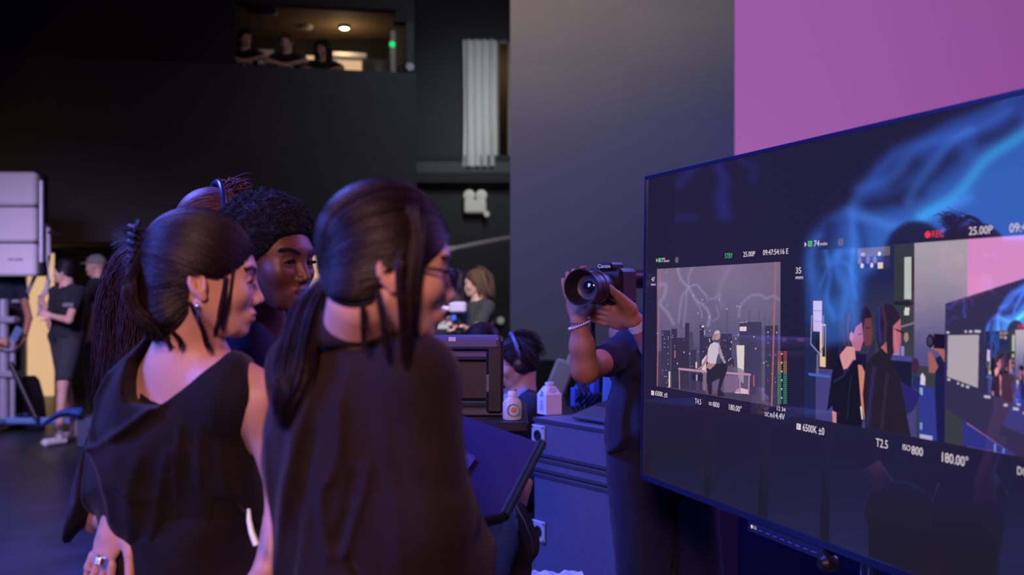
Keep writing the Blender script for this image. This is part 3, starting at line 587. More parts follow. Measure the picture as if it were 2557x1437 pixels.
# readouts
def emis(name, c, s=1.0): return mat(name, (0.0, 0, 0), rough=.4, emit=tuple(lin(*c)), es=s)
W_txt = emis('readout_white', (225, 210, 222), .95); G_txt = emis('readout_green', (90, 200, 120), .8); R_txt = emis('readout_red', (250, 50, 60), .9)
def tv_text(txt, x0, x1, yb, cap, m=W_txt, name='readout'):
    cu = bpy.data.curves.new('t', 'FONT'); cu.body = txt; cu.size = 1; cu.resolution_u = 3; o = bpy.data.objects.new('t', cu)
    COL.objects.link(o); bpy.context.view_layer.update(); me = o.to_mesh(); n = len(me.vertices); V = np.zeros(n*3, np.float32); me.vertices.foreach_get('co', V); V = V.reshape(-1, 3).astype(float)
    F = [list(p.vertices) for p in me.polygons]; o.to_mesh_clear(); bpy.data.objects.remove(o); bpy.data.curves.remove(cu)
    s0, h0 = tv_inv(x0, yb); s1, _ = tv_inv(x1, yb); _, h1 = tv_inv(x0, yb-cap)
    mn, mxx = V[:, 0].min(), V[:, 0].max(); s = s0+(V[:, 0]-mn)/(mxx-mn)*(s1-s0); h = h0+V[:, 1]/.69*(h1-h0)
    return mesh(name, tv_pt(s, h, .0021), F, m, TVE)
def tv_rect(x0, y0, x1, y1, m, name='readout', off=.0021, parent=None):
    s0, h0 = tv_inv(x0, y1); s1, h1 = tv_inv(x1, y0); 
    _, hb = tv_inv(x0, y1); _, ht = tv_inv(x0, y0)
    return mesh(name, [tv_pt(s0, hb, off), tv_pt(s1, hb, off), tv_pt(s1, ht, off), tv_pt(s0, ht, off)], [[0, 1, 2, 3]], m, TVE)
def tri(x0, y, s_):
    a = [tv_inv(x0, y-s_), tv_inv(x0, y+s_), tv_inv(x0+s_*.7, y)]; mesh('readout_arrow', [tv_pt(q[0], q[1], .0021) for q in a], [[0, 1, 2]], W_txt, TVE)
D_txt = emis('readout_dark', (50, 40, 60), .5)
tri(1639, 651, 4.5); tv_rect(1643.5, 645.5, 1651, 656, G_txt, 'battery_sign'); tv_text('75', 1652, 1661, 656, 10.5); tv_text('min', 1662, 1671, 655.5, 6.5); tv_text('@', 1686, 1694, 655, 11, emis('readout_grey', (160, 150, 170), .7))
tv_text('STBY', 1810, 1829, 648, 12.3, G_txt); tv_text('25.00P', 1855.6, 1885, 645, 12.6); tv_text('09:47:54:16 E', 1905, 1967.6, 641.5, 13.2)
tv_text('47', 1627, 1635, 703.5, 10.5); tv_text('mm', 1626, 1637, 714, 6.5)
tv_rect(1627, 975.6, 1634, 987, W_txt, 'white_square'); tv_text('K', 1629, 1632.5, 985.5, 8, D_txt); tv_text('6500K ±0', 1636.5, 1667, 988, 12)
tv_text('T4.5', 1736, 1751.6, 1009.5, 13); tv_text('ISO', 1771, 1780, 1014, 8.5); tv_text('800', 1781.6, 1797, 1018, 12.8); tv_text('180.00°', 1821, 1852.5, 1026, 14); tv_text('DC IN', 1911, 1930.5, 1043, 10); tv_text('14.4V', 1933, 1960, 1048, 15); tv_text('12 34', 1941, 1962, 1029, 10)
tri(2009, 615.7, 6.5); tv_rect(2017, 607.5, 2027.7, 621.5, G_txt, 'battery_sign'); tv_text('CFX', 2018.5, 2026.5, 618, 7, D_txt); tv_text('74', 2032, 2045.5, 621, 14.5); tv_text('min', 2048, 2064.7, 619, 9); tv_text('@', 2092, 2105.7, 616, 13, emis('readout_grey', (160, 150, 170), .7))
s0, h0 = tv_inv(2315.5, 594.7); s1, _ = tv_inv(2323, 594.7); _, h1 = tv_inv(2315.5, 586)
mesh('record_dot', [tv_pt(s0+(s1-s0)*cos(a), h0+(h1-h0)*sin(a), .0021) for a in np.linspace(0, 2*pi, 24, endpoint=False)], [list(range(24))], R_txt, TVE)
tv_text('REC', 2326, 2355.6, 602, 16, R_txt); tv_text('25.00P', 2418, 2477, 597, 19.5); tv_text('09:47:54:15 E', 2519, 2665, 592, 22)
tv_text('35', 1986.7, 2000, 688, 15); tv_text('mm', 1986.7, 2004.5, 702, 9.5)
tv_rect(1990, 1062, 2000.5, 1077, W_txt, 'white_square'); tv_text('K', 1992.5, 1998, 1075, 11, D_txt); tv_text('6500K ±0', 2005.4, 2059, 1081, 18); tv_text('T2.5', 2188, 2217.5, 1122, 20.5); tv_text('ISO', 2255, 2274, 1131, 14); tv_text('800', 2277, 2305, 1142, 20.5); tv_text('180.00°', 2353, 2418, 1162, 24); tv_text('DC IN', 2541, 2590, 1196, 20)
# sound level meter: columns of small lit bars
def meter():
    V = []; F = []; idx = []
    cols = [(1942.5, 1946), (1947.5, 1951.5), (1957, 1960.5), (1961.5, 1965)]
    for ci, (a, c) in enumerate(cols):
        for r in range(26):
            f0 = r/26; f1 = (r+.66)/26; y0 = 1012-f0*132-(a-1942)*.0; y1 = 1012-f1*132
            s0, h0 = tv_inv(a, y0); s1, _ = tv_inv(c, y0); _, h1 = tv_inv(a, y1); n = len(V)
            V += [tv_pt(s0, h0, .0021), tv_pt(s1, h0, .0021), tv_pt(s1, h1, .0021), tv_pt(s0, h1, .0021)]; F.append([n, n+1, n+2, n+3]); idx.append(0 if r < 15 else (1 if r < 21 else 2))
    mesh('level_meter', V, F, None, TVE, mats=[emis('meter_green', (60, 150, 100), .8), emis('meter_yellow', (170, 140, 60), .8), emis('meter_red', (190, 80, 50), .8)], matidx=idx)
    V = []; F = []
    for r in range(6):
        y = 890+r*22; a = [tv_inv(1951.5, y), tv_inv(1953.8, y)]; _, h1 = tv_inv(1951.5, y-4); n = len(V); V += [tv_pt(a[0][0], a[0][1], .0021), tv_pt(a[1][0], a[0][1], .0021), tv_pt(a[1][0], h1, .0021), tv_pt(a[0][0], h1, .0021)]; F.append([n, n+1, n+2, n+3])
    mesh('meter_ticks', V, F, W_txt, TVE)
meter()
# control strip, logo, power knob under the bezel
m_strip = mat('control_strip', (.02, .025, .07), rough=.35); 
def tvbox(name, s0, s1, h0, h1, o0, o1, m, parent=TVE):
    b = MB(); q = [tv_pt(s0, h0, o0), tv_pt(s1, h0, o0), tv_pt(s1, h1, o0), tv_pt(s0, h1, o0)]; b.prism(q, TN*(o1-o0)); return b.build(name, m, parent)
sA, _ = tv_inv(1872, 1290); sB, _ = tv_inv(2060, 1375)
st = tvbox('control_strip', sA, sB, -.040, -.012, -.03, .004, m_strip)
for k in range(8):
    s = sA+(sB-sA)*(.16+.10*k); tvbox('indicator', s, s+.5*.1*(sB-sA), -.030, -.0285, .004, .006, mat('blue_indicator', (.03, .05, .3), rough=.3, emit=(.04, .08, .5), es=.5), st)
sL, hL = tv_inv(1880, 1303)
def logo(txt, s, h, size, m, parent):
    cu = bpy.data.curves.new('t', 'FONT'); cu.body = txt; cu.size = size; cu.resolution_u = 3; o = bpy.data.objects.new('t', cu); COL.objects.link(o); bpy.context.view_layer.update(); me = o.to_mesh(); V = np.array([v.co for v in me.vertices]); F = [list(p.vertices) for p in me.polygons]; o.to_mesh_clear(); bpy.data.objects.remove(o); return V, F
V, F = logo('LG', 0, 0, .012, None, None); mesh('lettering', tv_pt(sL+.012+V[:, 0], -.030+V[:, 1], .0055), F, W_txt, st)
mesh('logo_disc', [tv_pt(sL+.004+.005*cos(a), -.0262+.005*sin(a), .0055) for a in np.linspace(0, 2*pi, 20, endpoint=False)], [list(range(20))], W_txt, st)
c = tv_pt(sB+.01, -.045, .0); MB().lathe(c-TN*.02, TN, [(0, .018), (.03, .02), (.04, .012)], 16).build('receiver_knob', M_blackp, TVE, True)
# stand: two chrome posts, cross bar and wheeled base
def post_at(px):
    s, h = tv_inv(px, 1410); return tv_pt(s, 0, -.06)
pa = post_at(2105); pb = post_at(2185); b = MB()
b2 = MB()
for p in (pa, pb):
    for k in (0, 1):
        q = p+TD*.028*k; MB().rod((q[0], q[1], .1), (q[0], q[1], 1.25), .0125, 20).build('post', M_chrome, TVE, True)
    b2.box((p[0]+TD[0]*.014, p[1]+TD[1]*.014, .09), (.08, .08, .06), bev=.01)
b2.build('foot_clamp', M_black, TVE)
b = MB(); 
for p in (pa, pb): b.rod(p+TN*.45*[1, 1, 0]+[0, 0, .08-p[2]], p-TN*.45*[1, 1, 0]+[0, 0, .08-p[2]], .025, 10)
b.rod((pa[0], pa[1], .08), (pb[0], pb[1], .08), .025, 10); b.build('base_frame', M_black, TVE)
for p in (pa, pb):
    for sg in (-1, 1):
        q = p+TN*.43*sg*np.array([1, 1, 0]); MB().lathe((q[0]-.012, q[1], .03), (1, 0, 0), [(0, .03), (.024, .03)], 16).build('wheel', M_rubber, TVE, True)
b = MB(); b.rod(pa+[0, 0, 1.15-pa[2]], pb+TD*.03+[0, 0, 1.15-pb[2]], .02, 10); b.build('mount_bar', M_black, TVE)
# ------------------------------------------------------------------ implicit surfaces for bodies and clothes
def smin(a, b, k):
    if k <= 0: return np.minimum(a, b)
    h = np.maximum(k-np.abs(a-b), 0)/k; return np.minimum(a, b)-h*h*k*.25
def smax(a, b, k): return -smin(-a, -b, k)
def axis(lo, hi, zones, coarse):
    """grid coordinates, fine inside the zones (a, b, step)"""
    out = [lo]
    while out[-1] < hi:
        x = out[-1]; st = coarse
        for a, b, s in zones:
            if a-coarse*.5 <= x < b: st = min(st, s)
        out.append(x+st)
    return np.array(out, np.float32)
class Field:
    def __init__(s, xs, ys, zs): s.a = [xs, ys, zs]; s.F = np.full((len(xs), len(ys), len(zs)), .5, np.float32)
    def sl(s, c, r):
        o = []
        for i in range(3):
            a = s.a[i]; i0 = max(0, np.searchsorted(a, c[i]-r[i])-1); i1 = min(len(a), np.searchsorted(a, c[i]+r[i])+1); o.append(slice(i0, max(i1, i0)))
        return tuple(o)
    def pts(s, sl): return s.a[0][sl[0]][:, None, None], s.a[1][sl[1]][None, :, None], s.a[2][sl[2]][None, None, :]
    def add(s, fn, c, r, k=0, mode='u'):
        r = np.ones(3)*r+k+.03; sl = s.sl(c, r); X, Y, Z = s.pts(sl)
        if 0 in [len(q.ravel()) for q in (X, Y, Z)]: return
        d = fn(X, Y, Z).astype(np.float32); G = s.F[sl]
        s.F[sl] = smin(G, d, k) if mode == 'u' else (smax(G, -d, k) if mode == 's' else smax(G, d, k))
    def caps(s, a, b, ra, rb, k=.02, mode='u'):
        a = np.array(a, float); b = np.array(b, float); ba = b-a; L = ba@ba+1e-9
        def fn(X, Y, Z):
            h = np.clip(((X-a[0])*ba[0]+(Y-a[1])*ba[1]+(Z-a[2])*ba[2])/L, 0, 1)
            return np.sqrt((X-a[0]-h*ba[0])**2+(Y-a[1]-h*ba[1])**2+(Z-a[2]-h*ba[2])**2)-(ra+(rb-ra)*h)
        s.add(fn, (a+b)/2, np.abs(ba)/2+max(ra, rb), k, mode)
    def ell(s, c, r, R=None, k=.02, mode='u'):
        c = np.array(c, float); r = np.array(r, float)*np.ones(3)
        def fn(X, Y, Z):
            x = X-c[0]; y = Y-c[1]; z = Z-c[2]
            if R is not None: x, y, z = [R[0, i]*x+R[1, i]*y+R[2, i]*z for i in range(3)]
            k0 = np.sqrt((x/r[0])**2+(y/r[1])**2+(z/r[2])**2); k1 = np.sqrt((x/r[0]**2)**2+(y/r[1]**2)**2+(z/r[2]**2)**2)+1e-6
            return k0*(k0-1)/k1
        s.add(fn, c, r.max() if R is not None else r, k, mode)
    def mesh(s):
        F = s.F; ins = F < 0; nx, ny, nz = F.shape
        cnt = np.zeros((nx-1, ny-1, nz-1), np.int8)
        for i in (0, 1):
            for j in (0, 1):
                for k in (0, 1): cnt += ins[i:nx-1+i, j:ny-1+j, k:nz-1+k]
        act = (cnt > 0) & (cnt < 8); I, J, K = np.nonzero(act); n = len(I); idm = np.full(act.shape, -1, np.int64); idm[I, J, K] = np.arange(n)
        acc = np.zeros((n, 3)); num = np.zeros(n); xs, ys, zs = s.a; A = [xs, ys, zs]
        for ax in range(3):
            o1, o2 = [q for q in range(3) if q != ax]
            for p in (0, 1):
                for q in (0, 1):
                    d0 = [0, 0, 0]; d0[o1] = p; d0[o2] = q; d1 = list(d0); d1[ax] = 1
                    v0 = F[I+d0[0], J+d0[1], K+d0[2]]; v1 = F[I+d1[0], J+d1[1], K+d1[2]]; m = (v0 < 0) != (v1 < 0)
                    t = np.where(m, v0/(v0-v1+1e-12), 0); 
                    ix = [I+d0[0], J+d0[1], K+d0[2]]; jx = [I+d1[0], J+d1[1], K+d1[2]]
                    for c in range(3): acc[:, c] += np.where(m, A[c][ix[c]]+(A[c][jx[c]]-A[c][ix[c]])*t, 0)
                    num += m
        V = acc/np.maximum(num, 1)[:, None]; Q = []
        for ax in range(3):
            sl0 = [slice(None)]*3; sl1 = [slice(None)]*3; sl0[ax] = slice(0, -1); sl1[ax] = slice(1, None)
            a = ins[tuple(sl0)]; b = ins[tuple(sl1)]; o1, o2 = [(1, 2), (2, 0), (0, 1)][ax]
            E = np.array(np.nonzero(a != b)); ok = np.ones(E.shape[1], bool)
            for o in (o1, o2): ok &= (E[o] > 0) & (E[o] < F.shape[o]-1)
            E = E[:, ok]; fl = a[tuple(E)]; q = []
            for (d1, d2) in ((1, 1), (0, 1), (0, 0), (1, 0)):
                e = E.copy(); e[o1] -= d1; e[o2] -= d2; q.append(idm[e[0], e[1], e[2]])
            q = np.stack(q, 1); q[~fl] = q[~fl][:, ::-1]; Q.append(q)
        Q = np.vstack(Q); Q = Q[(Q >= 0).all(1)]
        return V, Q
def smooth_mesh(V, Q, it=1, lam=.5):
    E = np.vstack([Q[:, [0, 1]], Q[:, [1, 2]], Q[:, [2, 3]], Q[:, [3, 0]]]); n = len(V)
    for _ in range(it):
        S = np.zeros((n, 3)); c = np.bincount(E[:, 0], minlength=n)+np.bincount(E[:, 1], minlength=n)
        for a in range(3): S[:, a] = np.bincount(E[:, 0], V[E[:, 1], a], n)+np.bincount(E[:, 1], V[E[:, 0], a], n)
        V = V*(1-lam)+lam*S/np.maximum(c, 1)[:, None]
    return V
def Rz(a): c, s_ = cos(a), sin(a); return np.array([[c, -s_, 0], [s_, c, 0], [0, 0, 1.]])
def Ry(a): c, s_ = cos(a), sin(a); return np.array([[c, 0, s_], [0, 1, 0], [-s_, 0, c.real]])
def Rx(a): c, s_ = cos(a), sin(a); return np.array([[1, 0, 0], [0, c, -s_], [0, s_, c]])
def e_(x, y, z, c, r):
    x = x-c[0]; y = y-c[1]; z = z-c[2]; k0 = np.sqrt((x/r[0])**2+(y/r[1])**2+(z/r[2])**2); k1 = np.sqrt((x/r[0]**2)**2+(y/r[1]**2)**2+(z/r[2]**2)**2)+1e-6
    return k0*(k0-1)/k1
def c_(x, y, z, a, b, ra, rb):
    a = np.array(a, float); ba = np.array(b, float)-a; h = np.clip(((x-a[0])*ba[0]+(y-a[1])*ba[1]+(z-a[2])*ba[2])/(ba@ba), 0, 1)
    return np.sqrt((x-a[0]-h*ba[0])**2+(y-a[1]-h*ba[1])**2+(z-a[2]-h*ba[2])**2)-(ra+(rb-ra)*h)
def head_sdf(x, y, z, fem=1, mouth=0, detail=True):
    """head in its own frame: +x face, +y left, +z up, origin between the ears, metres"""
    d = e_(x, y, z, (-.014, 0, .042), (.096, .076, .086))
    ay = np.abs(y)
    d = smin(d, e_(x, y, z, (.030, 0, .012), (.062, .064, .070)), .03)
    d = smin(d, e_(x, y, z, (.040, 0, -.042), (.046, .046, .050)), .03)                    # lower face
    d = smin(d, c_(x, ay, z, (-.002, .055, -.035), (.052, .026, -.078), .017, .015), .025)  # jaw line
    d = smin(d, e_(x, y, z, (.070, 0, -.082), (.016, .018, .015)), .02)                    # chin
    d = smin(d, e_(x, ay, z, (.058, .042, -.014), (.024, .022, .022)), .022)               # cheek
    d = smin(d, e_(x, y, z, (.072, 0, .034), (.016, .046, .014)), .02)                     # brow
    d = smax(d, -e_(x, ay, z, (.101, .032, .010), (.020, .021, .013)), .018)               # eye socket
    d = smin(d, c_(x, y, z, (.084, 0, .016), (.103, 0, -.022), .0065, .0095), .012)        # nose ridge
    d = smin(d, e_(x, ay, z, (.093, .012, -.027), (.011, .0075, .0075)), .006)             # nostril wing
    if detail:
        d = smax(d, -e_(x, ay, z, (.098, .0065, -.035), (.005, .0035, .004)), .003)
        d = smin(d, e_(x, ay, z, (.0735, .032, .010), (.0145, .0150, .0140)), .005)        # lids
        d = smax(d, -e_(x, ay, z, (.0885, .033, .009), (.008, .0125, .0042)), .002)        # eye opening
    d = smin(d, e_(x, y, z, (.078, 0, -.054), (.018, .026, .017)), .012)                   # mouth mound
    if mouth:
        d = smin(d, e_(x, y, z, (.0925, 0, -.047), (.0065, .022, .0055)), .004)
        d = smin(d, e_(x, y, z, (.0885, 0, -.067), (.0075, .019, .0065)), .004)
        d = smax(d, -e_(x, y, z, (.094, 0, -.057), (.012, .020, .0052)), .003)
    else:
        d = smin(d, e_(x, y, z, (.0925, 0, -.0495), (.0065, .021, .0050)), .004)
        d = smin(d, e_(x, y, z, (.0905, 0, -.0605), (.0075, .018, .0062)), .004)
        if detail: d = smax(d, -e_(x, y, z, (.100, 0, -.0552), (.006, .022, .0012)), .002)
    # ear: tilted disc with a hollow
    ex = x+.010; ez = z-.000; ca, sa = .94, .34; u = ex*ca+ez*sa; v = -ex*sa+ez*ca
    rim = e_(u, ay, v, (0, .0805, .003), (.0170, .0080, .0285)); d = smin(d, rim, .005); d = smin(d, e_(u, ay, v, (.002, .079, -.024), (.0085, .006, .010)), .004)
    if detail:
        d = smax(d, -e_(u, ay, v, (.0025, .0885, .006), (.0110, .0115, .0175)), .0025); d = smin(d, e_(u, ay, v, (-.004, .0800, .002), (.0028, .0055, .0125)), .002)
        d = smin(d, e_(u, ay, v, (.012, .078, .000), (.004, .006, .007)), .004)
    return d
def head_frame(o, yaw, pitch=0, roll=0, s=1.0):
    """yaw: facing direction angle in the ground plane; pitch > 0 looks down"""
    R = Rz(yaw)@Ry(pitch)@Rx(roll); return dict(o=np.array(o, float), R=R, s=s)
def to_local(H, X, Y, Z):
    X = X-H['o'][0]; Y = Y-H['o'][1]; Z = Z-H['o'][2]; R = H['R']; s = H['s']
    return [(R[0, i]*X+R[1, i]*Y+R[2, i]*Z)/s for i in range(3)]
def to_world(H, p): return H['o']+H['s']*(np.asarray(p)@H['R'].T)
M_skin = {}
def skin(name, col, lip):
    m = mat(name, col, rough=.48, spec=.45, noise=.05, nscale=25, bump=.05, bscale=500, sss=.12)
    nt = m.node_tree; b = nt.nodes['Principled BSDF']; src = b.inputs['Base Color'].links[0].from_socket
    a = nt.nodes.new('ShaderNodeAttribute'); a.attribute_name = 'tint'; mx = nt.nodes.new('ShaderNodeMix'); mx.data_type = 'RGBA'; mx.inputs[7].default_value = (*lip, 1)
    nt.links.new(a.outputs['Fac'], mx.inputs[0]); nt.links.new(src, mx.inputs[6]); nt.links.new(mx.outputs[2], b.inputs['Base Color']); return m
S_fair = skin('skin_fair', (.62, .36, .27), (.50, .15, .13)); S_tan = skin('skin_tan', (.42, .20, .12), (.32, .11, .08)); S_dark = skin('skin_dark', (.11, .042, .027), (.20, .055, .05))
def cloth(name, col, rough=.85): return mat(name, col, rough=rough, spec=.15, noise=.12, nscale=14, bump=.25, bscale=700, sheen=.08)
C_black = cloth('black_cloth', (.013, .011, .013)); C_shirt = cloth('black_shirt_cloth', (.020, .014, .018)); C_navy = cloth('navy_cloth', (.022, .026, .06)); C_dark = cloth('charcoal_cloth', (.04, .042, .05)); C_olive = cloth('olive_cloth', (.09, .085, .075)); C_blue = cloth('pale_blue_cloth', (.30, .42, .68))
def hairmat(name, col, rough=.34): return mat(name, col, rough=rough+.08, spec=.32, noise=.35, nscale=60, bump=.4, bscale=260)
H_dark = hairmat('dark_brown_hair', (.012, .006, .009), .36); H_black = hairmat('black_hair', (.010, .008, .010)); H_afro = mat('black_curly_hair', (.010, .009, .013), rough=.7, spec=.3, bump=1, bscale=300)
H_brown = hairmat('brown_hair', (.13, .075, .045), .5); H_auburn = hairmat('auburn_hair', (.14, .055, .04), .4)
M_eye = mat('eye_white', (.65, .6, .6), rough=.15); M_iris = mat('dark_iris', (.015, .01, .008), rough=.08)
def add_hand(F, w_, d, nrm, side=1, L=.175, curl=.6, spread=.16, r=.0085, palm=.042, thumb=None, curls=None):
    """w_ wrist, d palm direction, nrm back-of-hand normal, side: thumb side sign along s"""
    d = np.array(d, float); d /= np.linalg.norm(d); nrm = np.array(nrm, float); nrm -= d*(nrm@d); nrm /= np.linalg.norm(nrm); sd = np.cross(nrm, d)*side
    k = L/.185; R = np.stack([d, sd, nrm], 1); c = w_+d*.05*k
    F.ell(c, (.05*k, palm*k, .016*k), R, .012); F.caps(w_, w_+d*.03*k, .021*k, .022*k, .02)
    tips = []
    for i, (off, ln) in enumerate(((.030, .078), (.0105, .086), (-.0095, .080), (-.028, .062))):
        a = w_+d*.088*k+sd*off*k; cu = (curls[i] if curls else curl); ang = spread*(1.3-i)*.55
        dd = d*cos(ang)+sd*sin(ang); p = a; th = cu*.45
        segs = (.46, .31, .23); rr = r*k
        for q, f in enumerate(segs):
            v = dd*cos(th)-nrm*sin(th); n_ = p+v*ln*k*f; F.caps(p, n_, rr*(1-.1*q), rr*(1-.1*(q+1)), .004); p = n_; th += cu*(.75 if q == 0 else .55)
        tips.append(p)
    a = w_+d*.022*k+sd*.030*k-nrm*.004; t = thumb if thumb is not None else (d*.62+sd*.72-nrm*.35)
    t = np.array(t, float); t /= np.linalg.norm(t); b_ = a+t*.042*k; t2 = t*.8+d*.45; t2 /= np.linalg.norm(t2); F.caps(a, b_, .015*k, .0115*k, .01); F.caps(b_, b_+t2*.045*k, .0108*k, .009*k, .004)
    return tips, sd
def torso(F, pel, yaw, hgt, w_=1.0, lean=(0, 0), k=.04, infl=0.0, neck=None):
    """ellipsoid chain from pelvis to shoulders; returns joints"""
    R = Rz(yaw); up = hgt
    def at(f, dx=0): return np.array([pel[0]+lean[0]*f, pel[1]+lean[1]*f, pel[2]+up*f])+R@np.array([dx, 0, 0])
    i = infl
    F.ell(at(.0), (.105*w_+i, .165*w_+i, .115+i), R, k); F.ell(at(.38), (.088*w_+i, .130*w_+i, .14+i), R, k)
    F.ell(at(.72, .0), (.108*w_+i, .158*w_+i, .17+i), R, k); F.ell(at(.90, -.01), (.075*w_+i, .150*w_+i, .075+i), R, k)
    sh = at(1.0, -.012); r = R@np.array([0, .155*w_, 0]); F.caps(sh+r, sh-r, .045+i, .045+i, k)
    F.caps(sh-[0, 0, .02], at(1.0, .0)+[0, 0, .075], .075+i, .052+i, k)
    return dict(L=sh+r, R=sh-r, c=sh, at=at, M=R)
def legs(F, J, pel, yaw, feet, w_=1.0, infl=0.0, knees=None):
    R = Rz(yaw)
    for s_, ft in zip((1, -1), feet):
        hip = np.array(pel)+R@np.array([0, .088*s_*w_, -.03]); ft = np.array(ft, float); kn = (hip+ft)/2+R@np.array([.03, 0, .0]) if knees is None else np.array(knees[0 if s_ > 0 else 1], float)
        kn[2] = kn[2]+.02 if knees is None else kn[2]
        F.caps(hip, kn, .088*w_+infl, .056+infl, .03); F.caps(kn, ft, .054+infl, .036+infl, .02)
        F.caps(ft-[0, 0, .03], ft-[0, 0, .045]+R@np.array([.14, 0, 0]), .034, .028, .02)
def body_object(name, F, m, H=None, base=None, parent=None, it=1, parts=None):
    V, Q = F.mesh(); V = smooth_mesh(V, Q, it, .35) if it else V
    o = mesh(name, V, Q, m, parent, True, base)
    if H is not None:
        x, y, z = to_local(H, V[:, 0], V[:, 1], V[:, 2])
        t = np.exp(-np.maximum(e_(x, y, z, (.094, 0, -.056), (.010, .023, .0105)), 0)/.0015)*(x > .07)
        a = o.data.attributes.new('tint', 'FLOAT', 'POINT'); a.data.foreach_set('value', t.astype(np.float32)*.8)
    return o
def eyes(H, body, look=0.0):
    for sy in (1, -1):
        c = np.array([.0735, .032*sy, .010]); V = []; F = []; n, m_ = 16, 12
        for i in range(m_+1):
            th = pi*i/m_
            for j in range(n): ph = 2*pi*j/n; V.append(c+.0128*np.array([cos(th), sin(th)*cos(ph), sin(th)*sin(ph)]))
        for i in range(m_):
            for j in range(n): F.append([i*n+j, i*n+(j+1) % n, (i+1)*n+(j+1) % n, (i+1)*n+j])
        idx = [1 if f[0] < n*3 else 0 for f in F]
        mesh('eye', to_world(H, V), F, None, body, True, mats=[M_eye, M_iris], matidx=idx)
def surf_x(y, z):
    lo, hi = .04, .13
    for _ in range(18):
        m_ = (lo+hi)/2
        if head_sdf(np.array([m_]), np.array([y]), np.array([z]))[0] < 0: lo = m_
        else: hi = m_
    return hi
def lashes(H, body, n=44):
    for sy in (1, -1):
        P_ = []; R_ = []
        for i in range(n):
            t = i/(n-1); yy_ = .021+.026*t; z = .0095+.0048*sin(pi*min(t*1.05, 1))-.001*t; x = surf_x(yy_, z)-.0004; a = np.array([x, sy*yy_, z])
            P_.append([a, a+[.003, sy*.0015*t, .0002], a+[.0055, sy*(.001+.004*t), .0022]]); R_.append([.0011, .0007, .0002])
        strands('eyelashes', to_world(H, np.array(P_)), np.array(R_)*H['s'], H_black, body)
def brows(H, body, m=None, n=110):
    for sy in (1, -1):
        P_ = []; R_ = []
        for i in range(n):
            t = RNG.random(); yy_ = .012+.042*t; z = .0285+.008*sin(t*2.4)+RNG.normal()*.0018; x = surf_x(yy_, z)+.0003
            a = np.array([x, sy*yy_, z]); b_ = a+np.array([-.002-.002*t, sy*.008, .003*(.6-t)]); P_.append([a, (a+b_)/2+[.0007, 0, 0], b_]); R_.append([.0008, .0009, .0004])
        strands('eyebrow', to_world(H, np.array(P_)), np.array(R_)*H['s'], m or H_black, body)
def strand_arrays(Pt, Rd, n=4):
    """Pt (N,K,3), Rd (N,K)"""
    N, K, _ = Pt.shape; T = np.gradient(Pt, axis=1); T /= np.linalg.norm(T, axis=2, keepdims=True)+1e-9
    up = np.array([.13, .31, .94]); U = np.cross(T, up); U /= np.linalg.norm(U, axis=2, keepdims=True)+1e-9; W = np.cross(T, U)
    V = np.zeros((N, K, n, 3))
    for k in range(n): V[:, :, k] = Pt+Rd[..., None]*(U*cos(2*pi*k/n)+W*sin(2*pi*k/n))
    b_ = (np.arange(N)[:, None, None]*K+np.arange(K-1)[None, :, None])*n; k = np.arange(n)[None, None]
    Q = np.stack(np.broadcast_arrays(b_+k, b_+(k+1) % n, b_+n+(k+1) % n, b_+n+k), -1).reshape(-1, 4)
    return V.reshape(-1, 3), Q
def strands(name, Pt, Rd, m, parent, extra=None, n=4):
    V, Q = strand_arrays(Pt, Rd, n)
    if extra is not None: Q = np.vstack([Q, extra[1]+len(V)]); V = np.vstack([V, extra[0]])
    return mesh(name, V, Q, m, parent, True)
def radial(fn, D, c0, lo=.02, hi=.30, it=16):
    """distance along unit directions D from c0 to the surface fn=0"""
    lo = np.full(D.shape[:-1], lo); hi = np.full(D.shape[:-1], hi)
    for _ in range(it):
        r = (lo+hi)/2; p = c0+D*r[..., None]; ins = fn(p[..., 0], p[..., 1], p[..., 2]) < 0; lo = np.where(ins, r, lo); hi = np.where(ins, hi, r)
    return (lo+hi)/2
def combed(fn, A, B, n, K=14, c0=(-.014, 0, .03), lift=.0015, jit=.03, rr=.0014, t0=0, wav=.0):
    """n strands over the scalp from points near polyline A to near polyline B (head frame)"""
    c0 = np.array(c0); A = np.array(A, float); B = np.array(B, float); u = RNG.random(n)
    def on(L, u): 
        k = u*(len(L)-1); i = np.minimum(k.astype(int), len(L)-2); f = (k-i)[:, None]; return L[i]*(1-f)+L[i+1]*f
    a = on(A, u)-c0; b_ = on(B, np.clip(u+RNG.normal(size=n)*.05, 0, 1))-c0
    a /= np.linalg.norm(a, axis=1, keepdims=True); b_ /= np.linalg.norm(b_, axis=1, keepdims=True)
    a += RNG.normal(size=a.shape)*jit; b_ += RNG.normal(size=a.shape)*jit*.6; a /= np.linalg.norm(a, axis=1, keepdims=True); b_ /= np.linalg.norm(b_, axis=1, keepdims=True)
    om = np.arccos(np.clip((a*b_).sum(1), -1, 1))[:, None, None]+1e-4; t = np.linspace(t0, 1, K)[None, :, None]
    D = (np.sin((1-t)*om)*a[:, None]+np.sin(t*om)*b_[:, None])/np.sin(om)
    D /= np.linalg.norm(D, axis=2, keepdims=True); r = radial(fn, D, c0)
    lf = lift*(RNG.random(n)[:, None]*1.6+.2)+wav*np.sin(np.linspace(0, 9, K)[None]+RNG.random(n)[:, None]*6)
    P_ = c0+D*(r+lf)[..., None]; e = np.sin(np.linspace(.15, pi-.1, K))**.5
    return P_, rr*(.5+RNG.random(n)[:, None])*e[None]
